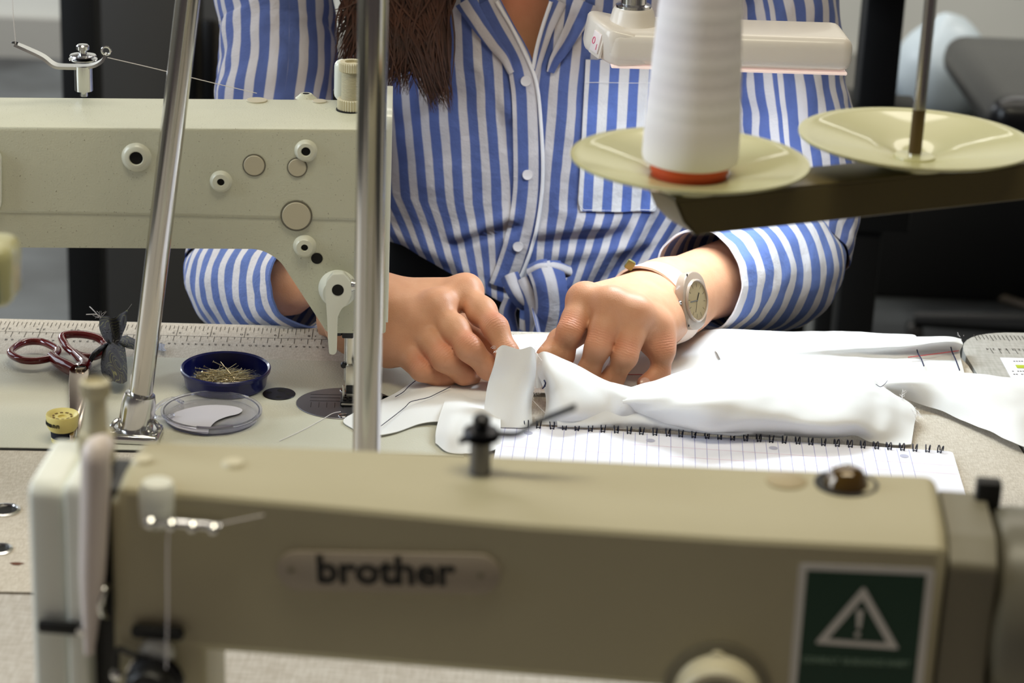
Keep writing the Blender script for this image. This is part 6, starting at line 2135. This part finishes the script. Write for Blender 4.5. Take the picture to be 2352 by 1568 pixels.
bm = grid_bm(rows, uvs=uvs, closed_u=True, keep=lambda i, j: not in_v((rows[i][j] + rows[min(i + 1, NH)][(j + 1) % NA]) / 2))
bmesh.ops.recalc_face_normals(bm, faces=bm.faces[:])
bmesh.ops.solidify(bm, geom=bm.faces[:], thickness=0.0008)
SH = obj('shirt', bm, M_shirt, PN, angle=80, label='blue and white striped cotton shirt knotted at the waist')


def band(name, path, wd, off, m, uoff=0.0, parent=None, nv=50, nu=9, t=0.0006, bulge=0.001):
    pp = catmull([V((q_.x, 0, q_.z - T)) for q_ in [ony(x, y, 1.775) for x, y in path]], nv)
    rows = []; uvs = []
    L_ = 0
    for i, p_ in enumerate(pp):
        a = pp[max(0, i - 1)]; b = pp[min(nv - 1, i + 1)]
        td = (b - a).normalized(); nx = V((-td.z, 0, td.x))
        if nx.x < 0: nx = -nx
        w_ = wd(i / (nv - 1)) if callable(wd) else wd
        r = []; uv_ = []
        for j in range(nu):
            s_ = j / (nu - 1) - 0.5
            q_ = p_ + nx * (s_ * w_)
            r.append(shirt_pt(q_.x, q_.z, off + bulge * (1 - (2 * s_) ** 4)))
            uv_.append((s_ * w_ + uoff + 0.5, L_))
        if i: L_ += (pp[i] - pp[i - 1]).length
        rows.append(r); uvs.append(uv_)
    bm = grid_bm(rows, uvs=uvs)
    thicken(bm, t)
    return obj(name, bm, m, parent or SH, angle=70)


s_px = 0.000349      # metres per pixel at the shirt front
band('placket', [(1118, 0), (1150, 60), (1190, 130), (1204, 190), (1208, 260), (1210, 350), (1209, 430), (1200, 500), (1186, 560), (1170, 610), (1152, 655)], 60 * s_px, 0.0016, M_plk, uoff=0.0022)
band('piping', [(1140, 0), (1178, 62), (1215, 135), (1234, 190), (1243, 280), (1247, 370), (1244, 440), (1234, 510), (1222, 560), (1205, 610), (1183, 660)], 5.5 * s_px, 0.0034, M_piping, nu=5, bulge=0.0008)
band('lapel', [(1284, 0), (1262, 50), (1246, 100), (1232, 150), (1226, 172)], lambda t_: (34 - 26 * t_) * s_px, 0.0012, M_plk, uoff=0.004, nv=24)
band('piping', [(1266, 0), (1248, 52), (1234, 100), (1224, 150)], 6 * s_px, 0.0028, M_piping, nu=5, nv=24)
band('collar_fold', [(1068, 0), (1105, 55), (1135, 95), (1160, 125), (1175, 160)], lambda t_: (50 - 36 * t_) * s_px, 0.0022, M_shirt, uoff=0.002, nv=24)
band('collar_fold', [(1345, 0), (1325, 45), (1300, 90), (1276, 130), (1264, 160)], lambda t_: (56 - 40 * t_) * s_px, 0.0022, M_shirt, uoff=0.006, nv=24)
rw_ = []; uw_ = []
for i in range(9):
    k_ = i / 8
    r_ = []; u_ = []
    for j in range(41):
        a_ = -PI + 0.55 + (2 * PI - 1.10) * j / 40 + PI / 2 + PI / 2
        rr_ = 0.063 + 0.010 * math.sin(k_ * PI)
        r_.append(V((0.022 + rr_ * math.sin(a_ + PI), 1.888 - rr_ * 0.93 * math.cos(a_ + PI), T + 0.372 + 0.034 * k_)))
        u_.append((0.5 + 0.06 * a_, k_ * 0.035))
    rw_.append(r_); uw_.append(u_)
bm = grid_bm(rw_, uvs=uw_); thicken(bm, 0.0012)
obj('collar', bm, M_shirt, SH, angle=80)
# pocket
pk = []
uvp = []
x0p, x1p = ony(1336, 300, 1.775).x, ony(1522, 300, 1.775).x
h1p, h0p = ony(1400, 132, 1.775).z - T, ony(1400, 480, 1.775).z - T
for i in range(41):
    r = []; uv_ = []
    for j in range(31):
        u_ = j / 30; v_ = i / 40
        x = x0p + (x1p - x0p) * u_; h = h0p + (h1p - h0p) * v_
        # rounded lower corners
        if v_ < 0.06:
            x = x0p + (x1p - x0p) * (0.5 + (u_ - 0.5) * (0.93 + 0.07 * (v_ / 0.06)))
        r.append(shirt_pt(x, h, 0.0020 + 0.0006 * math.sin(PI * u_)))
        uv_.append((x - XK + 0.5 + 0.0062, h))
    pk.append(r); uvp.append(uv_)
bm = grid_bm(pk, uvs=uvp); thicken(bm, 0.0010)
M_pkt = mat_stripe('striped_pocket_lit', 'u', 0.0158, 0.50, 0.0003, c_b=(0.32, 0.40, 0.65), c_w=(0.80, 0.79, 0.80))  # shirt cloth again, LED brightness on the pocket painted into its colours
PK = obj('pocket', bm, M_pkt, SH, angle=70)
bm = BM()
edge = [(x0p + 0.0012, h1p - 0.001)] + [(x0p + 0.0012, h0p + 0.005), (x0p + 0.005, h0p + 0.0012), (x1p - 0.005, h0p + 0.0012), (x1p - 0.0012, h0p + 0.005), (x1p - 0.0012, h1p - 0.001)]
pl = []
for a, b in zip(edge[:-1], edge[1:]):
    for k in range(12):
        pl.append(shirt_pt(a[0] + (b[0] - a[0]) * k / 12, a[1] + (b[1] - a[1]) * k / 12, 0.0034))
tube(bm, pl, 0.00028, 4)
hh2 = ony(1400, 183, 1.775).z - T
tube(bm, [shirt_pt(x0p + (x1p - x0p) * k / 30, hh2, 0.0036) for k in range(31)], 0.00028, 4)
obj('pocket_stitching', bm, M_piping, PK)
# buttons
M_btn = mat('pearl_button', (0.78, 0.76, 0.77), 0.2, coat=0.6)
for (x, y) in ((1208, 178), (1212, 392), (1190, 560)):
    q_ = ony(x, y, 1.775); c = shirt_pt(q_.x, q_.z - T, 0.0030)
    b_ = obj('button', lathe(BM(), c, (0, -1, 0.15), [(0, 0), (0.0040, 0), (0.0043, 0.0008), (0.0040, 0.0016), (0.0030, 0.0013), (0, 0.0012)], 28), M_btn, SH)
# shirt knot at the waist
def cloth_strip(name, pts, wd, m, uoff=0.0, parent=None, nv=30, nu=12, bulge=0.006, t=0.0008, nrm=V((0, -1, 0.25)), twist=0.0):
    pts = [ony(x, y, yy) for x, y, yy in pts]
    pp = catmull(pts, nv)
    rows = []; uvs = []; L_ = 0
    for i, p_ in enumerate(pp):
        a = pp[max(0, i - 1)]; b = pp[min(nv - 1, i + 1)]
        td = (b - a).normalized()
        side = td.cross(nrm).normalized()
        if side.x < 0: side = -side
        out = side.cross(td).normalized()
        if out.y > 0: out = -out
        w_ = wd(i / (nv - 1)) if callable(wd) else wd
        r = []; uv_ = []
        for j in range(nu):
            s_ = j / (nu - 1) - 0.5
            r.append(p_ + side * (s_ * w_) + out * (bulge * (1 - (2 * s_) ** 2) + 0.0008 * noise.noise(p_ * 90 + side * s_)))
            uv_.append((s_ * w_ + uoff + 0.5, L_))
        if i: L_ += (pp[i] - pp[i - 1]).length
        rows.append(r); uvs.append(uv_)
    bm = grid_bm(rows, uvs=uvs)
    thicken(bm, t)
    return obj(name, bm, m, parent or SH, angle=80)


cloth_strip('knot_tail', [(1250, 612, 1.745), (1262, 650, 1.735), (1268, 700, 1.735), (1262, 745, 1.738), (1250, 790, 1.742)], lambda t_: (78 - 10 * t_) * s_px, M_plk, uoff=0.006, bulge=0.008)
cloth_strip('knot_tail', [(1205, 640, 1.752), (1222, 680, 1.745), (1232, 720, 1.745), (1232, 790, 1.75)], lambda t_: (44 + 10 * t_) * s_px, M_shirt, uoff=0.002, bulge=0.007)
cloth_strip('knot_tail', [(1175, 690, 1.765), (1165, 720, 1.76), (1172, 760, 1.76), (1185, 800, 1.76)], lambda t_: (34 + 6 * t_) * s_px, M_shirt, uoff=0.007, bulge=0.006)
cloth_strip('knot_tail', [(1208, 700, 1.752), (1206, 730, 1.75), (1205, 790, 1.752)], 22 * s_px, M_cuff, uoff=0.003, bulge=0.004)
cloth_strip('knot_wrap', [(1170, 632, 1.756), (1186, 668, 1.750), (1205, 690, 1.750), (1225, 690, 1.752)], lambda t_: (40 + 4 * t_) * s_px, M_shirt, uoff=0.0, bulge=0.007)
cloth_strip('knot_wrap', [(1222, 622, 1.748), (1245, 612, 1.742), (1275, 614, 1.742), (1305, 624, 1.748)], 30 * s_px, M_shirt, uoff=0.0, bulge=0.006)


# ---------------- sleeves
def sleeve(name, pts, radii, nseg, nring, m, wr, parent, seed=0.0, uscale=1.0, flat=1.0, uoff=0.0, ruff=0.0, t=0.0009):
    pp = catmull(pts, nring)
    rows = []; uvs = []; L_ = 0; nrm = None
    for i, p_ in enumerate(pp):
        a = pp[max(0, i - 1)]; b = pp[min(nring - 1, i + 1)]
        td = (b - a).normalized()
        if nrm is None: nrm = (V((0, -1, 0.1)) - td * V((0, -1, 0.1)).dot(td)).normalized()
        nrm = (nrm - td * nrm.dot(td)).normalized(); bi = td.cross(nrm)
        q_ = i / (nring - 1) * (len(radii) - 1); k = min(int(q_), len(radii) - 2); r0_ = radii[k] + (radii[k + 1] - radii[k]) * (q_ - k)
        if i: L_ += (pp[i] - pp[i - 1]).length
        r = []; uv_ = []
        for j in range(nseg):
            A = 2 * PI * j / nseg
            w_ = wr * (noise.noise(V((math.cos(A) * 1.2 + seed, math.sin(A) * 1.2, L_ * 30))) + 0.5 * noise.noise(V((math.cos(A) * 3 + seed, math.sin(A) * 3, L_ * 70))))
            w_ += ruff * math.sin(L_ * 210 + 2.0 * math.sin(A * 2 + seed)) * (0.6 + 0.4 * math.cos(A + seed))
            rr_ = r0_ + w_
            r.append(p_ + nrm * (rr_ * math.cos(A)) + bi * (rr_ * math.sin(A)))
            uv_.append((r0_ * 0 + 0.045 * A * uscale + uoff, L_ + 0.0012 * noise.noise(V((A * 2, L_ * 20, seed)))))
        uv_.append((0.045 * 2 * PI * uscale + uoff, uv_[0][1]))
        rows.append(r); uvs.append(uv_)
    bm = grid_bm(rows, uvs=uvs, closed_u=True)
    bmesh.ops.recalc_face_normals(bm, faces=bm.faces[:])
    bmesh.ops.solidify(bm, geom=bm.faces[:], thickness=-t)
    return obj(name, bm, m, parent, angle=80)


sleeve('sleeve', pR, [0.057, 0.058, 0.050, 0.0465, 0.048, 0.048, 0.047, 0.046, 0.042], 72, 110, M_shirt, 0.0042, SH, seed=2.0, ruff=0.0008)
sleeve('sleeve', pL, [0.057, 0.058, 0.049, 0.0455, 0.047, 0.048, 0.049, 0.047, 0.042], 72, 110, M_shirt, 0.0042, SH, seed=5.0, ruff=0.0008, uoff=0.004)
# gathered elbow bundles just above the cuffs
# rolled cuffs (double layer, crosswise stripes)
Vr = lambda x, y, yy: ony(x, y, yy)
cR = [V(El) + (V(Wr) - V(El)) * t_ + V((0, 0, z_)) for t_, z_ in ((-0.10, -.010), (0.12, -.008), (0.36, -.002), (0.58, 0.008))]
sleeve('rolled_cuff', cR, [0.036, 0.047, 0.0475, 0.044, 0.038, 0.034], 64, 44, M_cuff, 0.0030, SH, seed=9.0, t=0.0016)
cL_ = [V(Ell) + (V(Wl) - V(Ell)) * t_ + V((0, 0, z_)) for t_, z_ in ((-0.06, -.006), (0.20, -.004), (0.50, 0.002), (0.76, 0.006))]
sleeve('rolled_cuff', cL_, [0.038, 0.050, 0.0495, 0.046, 0.042, 0.0375], 64, 44, M_cuff, 0.0030, SH, seed=12.0, t=0.0016)

# ---------------- hair
bm = BM()
rh = random.Random(11)
for i in range(900):
    f = rh.random()
    ex0 = 860 + 150 * f + rh.uniform(-25, 25)
    # strand targets: some end high on the left, the longest tuft reaches (1030, 250)
    k = rh.random()
    if k < 0.38:
        tx, ty = 960 + 78 * rh.random() , 150 + 95 * rh.random()
        if rh.random() < 0.5: tx, ty = 985 + 58 * rh.random(), 205 + 55 * rh.random()
    elif k < 0.70:
        tx, ty = 880 + 60 * rh.random(), 130 + 90 * rh.random()
    else:
        tx, ty = 765 + 75 * rh.random(), 20 + 190 * rh.random() ** 1.5; ex0 = 800 + 80 * rh.random()
    y0 = 1.775 + rh.uniform(-0.012, 0.012)
    p0 = V(Hd) + V((-0.070 + 0.02 * f, 0.0 + rh.uniform(-.04, .05), 0.03 + rh.uniform(-.05, .05)))
    p1_ = ony(ex0 - 20 + rh.uniform(-25, 25), -260, y0)
    p2 = ony(ex0 + rh.uniform(-35, 45), -60, 1.755 + rh.uniform(-.008, .006))
    p3 = ony((ex0 + tx) / 2 + rh.uniform(-12, 22), ty * 0.42, 1.748 + rh.uniform(-.008, .006))
    p4 = ony(tx, ty, 1.752 + rh.uniform(-.004, .004))
    tube(bm, [p0, p1_, p2, p3, p4], [0.0014, 0.0013, 0.0012, 0.0010, 0.0001], 4, n=16)
HR = obj('hair', bm, M_hair, PN, kind='stuff')
bm = BM(); bmesh.ops.create_uvsphere(bm, u_segments=40, v_segments=24, radius=1)
dl = []
for v in bm.verts:
    q_ = v.co.copy()
    if q_.y < -0.45 and q_.z < 0.55: dl.append(v)
    s_ = 1 + 0.02 * noise.noise(q_ * 5)
    v.co = V(Hd) + V((q_.x * 0.084 * s_, q_.y * 0.102 * s_ + 0.008, q_.z * 0.125 * s_ + 0.004))
bmesh.ops.delete(bm, geom=dl, context='VERTS')
bmesh.ops.solidify(bm, geom=bm.faces[:], thickness=0.004)
obj('hair_crown', bm, M_hair, PN)
bm = BM()
for i in range(160):
    a = rh.uniform(0.15, PI - 0.15)
    d_ = V((math.cos(a), math.sin(a), 0))
    p0 = V(Hd) + V((d_.x * 0.075, d_.y * 0.085, 0.02))
    tube(bm, [p0, p0 + V((d_.x * 0.012, d_.y * 0.02, -0.10)), p0 + V((d_.x * 0.02, 0.03 + d_.y * 0.02, -0.22 - 0.05 * rh.random()))], [0.0045, 0.0045, 0.001], 5, n=10)
obj('back_hair', bm, M_hair, PN, kind='stuff')

# stool under her
ST = thing('stool', 'black stool beneath the woman', 'stool', (0.025, 1.92, 0))
obj('stool_seat', lathe(BM(), (0.025, 1.92, 0.385), (0, 0, 1), [(0, 0), (0.17, 0), (0.18, 0.01), (0.18, 0.04), (0.165, 0.05), (0, 0.052)], 40), M_blkp, ST)
for k in range(4):
    a = PI / 4 + k * PI / 2
    obj('leg', tube(BM(), [(0.025 + 0.13 * math.cos(a), 1.92 + 0.13 * math.sin(a), 0.385), (0.025 + 0.20 * math.cos(a), 1.92 + 0.20 * math.sin(a), 0.0)], 0.013, 10), M_blkp, ST)

# ================================================================== WRISTWATCH
axw = (V(Ell) - V(Wl)).normalized()
wc = V(Wl) + axw * 0.020


def fieldat(F_, g_, p_):
    q_ = (np.array(p_) - g_.lo) / g_.h
    i = np.floor(q_).astype(int); f_ = q_ - i
    if (i < 0).any() or (i >= np.array(F_.shape) - 1).any(): return 1.0
    v_ = 0
    for a_ in (0, 1):
        for b_ in (0, 1):
            for c_ in (0, 1):
                v_ += F_[i[0] + a_, i[1] + b_, i[2] + c_] * (f_[0] if a_ else 1 - f_[0]) * (f_[1] if b_ else 1 - f_[1]) * (f_[2] if c_ else 1 - f_[2])
    return float(v_)


fc = None; bestf = (9, None)
for k in range(3500):
    q_ = CAM + ray(1598, 690) * (1.35 + k * 0.0001)
    v_ = fieldat(F2, g2, q_)
    if v_ < bestf[0]: bestf = (v_, q_)
    if v_ < 0.0045:
        break
fc = bestf[1]
wc = wc + axw * (fc - wc).dot(axw)


def skin_r(c_, d_):
    r_ = 0.060
    while r_ > 0.015:
        if fieldat(F2, g2, V(c_) + d_ * r_) < 0: return r_
        r_ -= 0.0004
    return 0.03


WT = thing('wristwatch', 'translucent beige wristwatch with pale pink strap on the wrist', 'watch', wc)
# strap ring in the plane perpendicular to the forearm
fcv = fc - wc; fcv = (fcv - axw * fcv.dot(axw))
e1w = fcv.normalized(); e2w = axw.cross(e1w).normalized()
rows = []
R1 = 0.0292
for i in range(64):
    a = 2 * PI * i / 64
    dirw = e1w * math.cos(a) + e2w * math.sin(a)
    rr_ = sum(skin_r(wc + axw * t_, e1w * math.cos(a + s_) + e2w * math.sin(a + s_)) for s_ in (-0.2, 0, 0.2) for t_ in (-0.006, 0.006)) / 6 + 0.0016
    hw = 0.0090
    c = wc + dirw * rr_
    rows.append([c - axw * hw - dirw * 0.0009, c + axw * hw - dirw * 0.0009, c + axw * hw + dirw * 0.0009, c - axw * hw + dirw * 0.0009])
rows.append(rows[0])
bm = grid_bm(rows, closed_u=True)
bmesh.ops.remove_doubles(bm, verts=bm.verts[:], dist=1e-6)
bmesh.ops.recalc_face_normals(bm, faces=bm.faces[:])
obj('strap', bm, mat('pale_pink_strap', (0.93, 0.84, 0.78), 0.45), WT)
obj('strap_loop', addbox(BM(), ony(1447, 608, wc.y - 0.002), (0.0065, 0.004, 0.0075), rot=Matrix.Rotation(0.5, 3, 'Y'), bev=0.0012), mat('olive_gold_buckle', (0.50, 0.47, 0.28), 0.35, 0.5), WT)
# case; normal halfway between outward direction and camera so that the dial reads as in the photo
vdir = (CAM - fc).normalized()
rgt = _r
nw = (vdir * 0.52 + rgt * 0.84 + V((0, 0, 0.05))).normalized()
upw = (_u * 0.985 - _r * 0.0); upw = (upw - nw * upw.dot(nw)).normalized()
sxw = upw.cross(nw).normalized()
fcc = wc + (fc - wc) * 1.0
Mw = lambda a, b, c: fcc + sxw * a + upw * b + nw * c
bm = BM()
pts = []
for i in range(48):
    a = 2 * PI * i / 48
    x_ = math.cos(a); y_ = math.sin(a)
    rx = 0.0178 * (abs(x_) ** 0.9) * (1 if x_ > 0 else -1); ry = 0.0215 * (abs(y_) ** 0.75) * (1 if y_ > 0 else -1)
    pts.append(Mw(rx, ry, -0.0075))
prism(bm, pts, nw * 0.0075, bev=0.0016, seg=3)
M_case = mat('taupe_translucent_case', (0.70, 0.62, 0.55), 0.22, trans=0.15, coat=0.4)
CS = obj('case', bm, M_case, WT)
obj('dial', disc(BM(), fcc + nw * 0.0001, nw, 0.0142, 0.0003, 48), mat('beige_dial', (0.76, 0.68, 0.53), 0.35, 0.25), CS)
bm = lathe(BM(), fcc + nw * 0.0003, nw, [(0.0142, 0), (0.0142, 0.0016), (0.0150, 0.0020), (0.0158, 0.0012), (0.0160, 0)], 56)
obj('bezel', bm, M_case, CS)
bm = lathe(BM(), fcc + nw * 0.0014, nw, [(0.0141, 0), (0.0120, 0.0006), (0.006, 0.0010), (0, 0.0011)], 40)
m_gl = mat('watch_crystal', (1, 1, 1), 0.03, trans=1.0, ior=1.12)
obj('crystal', bm, m_gl, CS)
bm = BM()
for k in range(12):
    a = k * PI / 6
    d_ = sxw * math.cos(a) + upw * math.sin(a)
    c = fcc + d_ * 0.0112 + nw * 0.00045
    addbox(bm, c, (0.0030, 0.0003, 0.0001), rot=Matrix((d_, nw.cross(d_), nw)).transposed())
obj('hour_marks', bm, M_ink, CS)
for (nm, ang, ln, wd, mm) in (('hour_hand', 150, 0.0075, 0.0010, M_blk), ('minute_hand', 188, 0.0108, 0.0009, M_chrome), ('second_hand', 255, 0.0100, 0.0003, M_blk)):
    a = math.radians(ang if nm != 'hour_hand' else 62)
    d_ = sxw * math.cos(a) + upw * math.sin(a)
    c = fcc + d_ * (ln / 2 - 0.001) + nw * (0.0007)
    bm = addbox(BM(), c, (ln, wd, 0.0002), rot=Matrix((d_, nw.cross(d_), nw)).transposed())
    obj(nm, bm, mm, CS)
obj('crown', lathe(BM(), Mw(-0.0178, -0.002, -0.0035), -sxw, [(0, -0.001), (0.0020, -0.001), (0.0022, 0.0008), (0.0014, 0.0018), (0, 0.0018)], 20, knurl=0.0002), M_chrome, CS)
for (a, b) in ((-0.0115, 0.0185), (-0.0115, -0.0185)):
    obj('case_pin', disc(BM(), Mw(a, b, -0.0002), nw, 0.0009, 0.0003, 12), M_dk, CS)
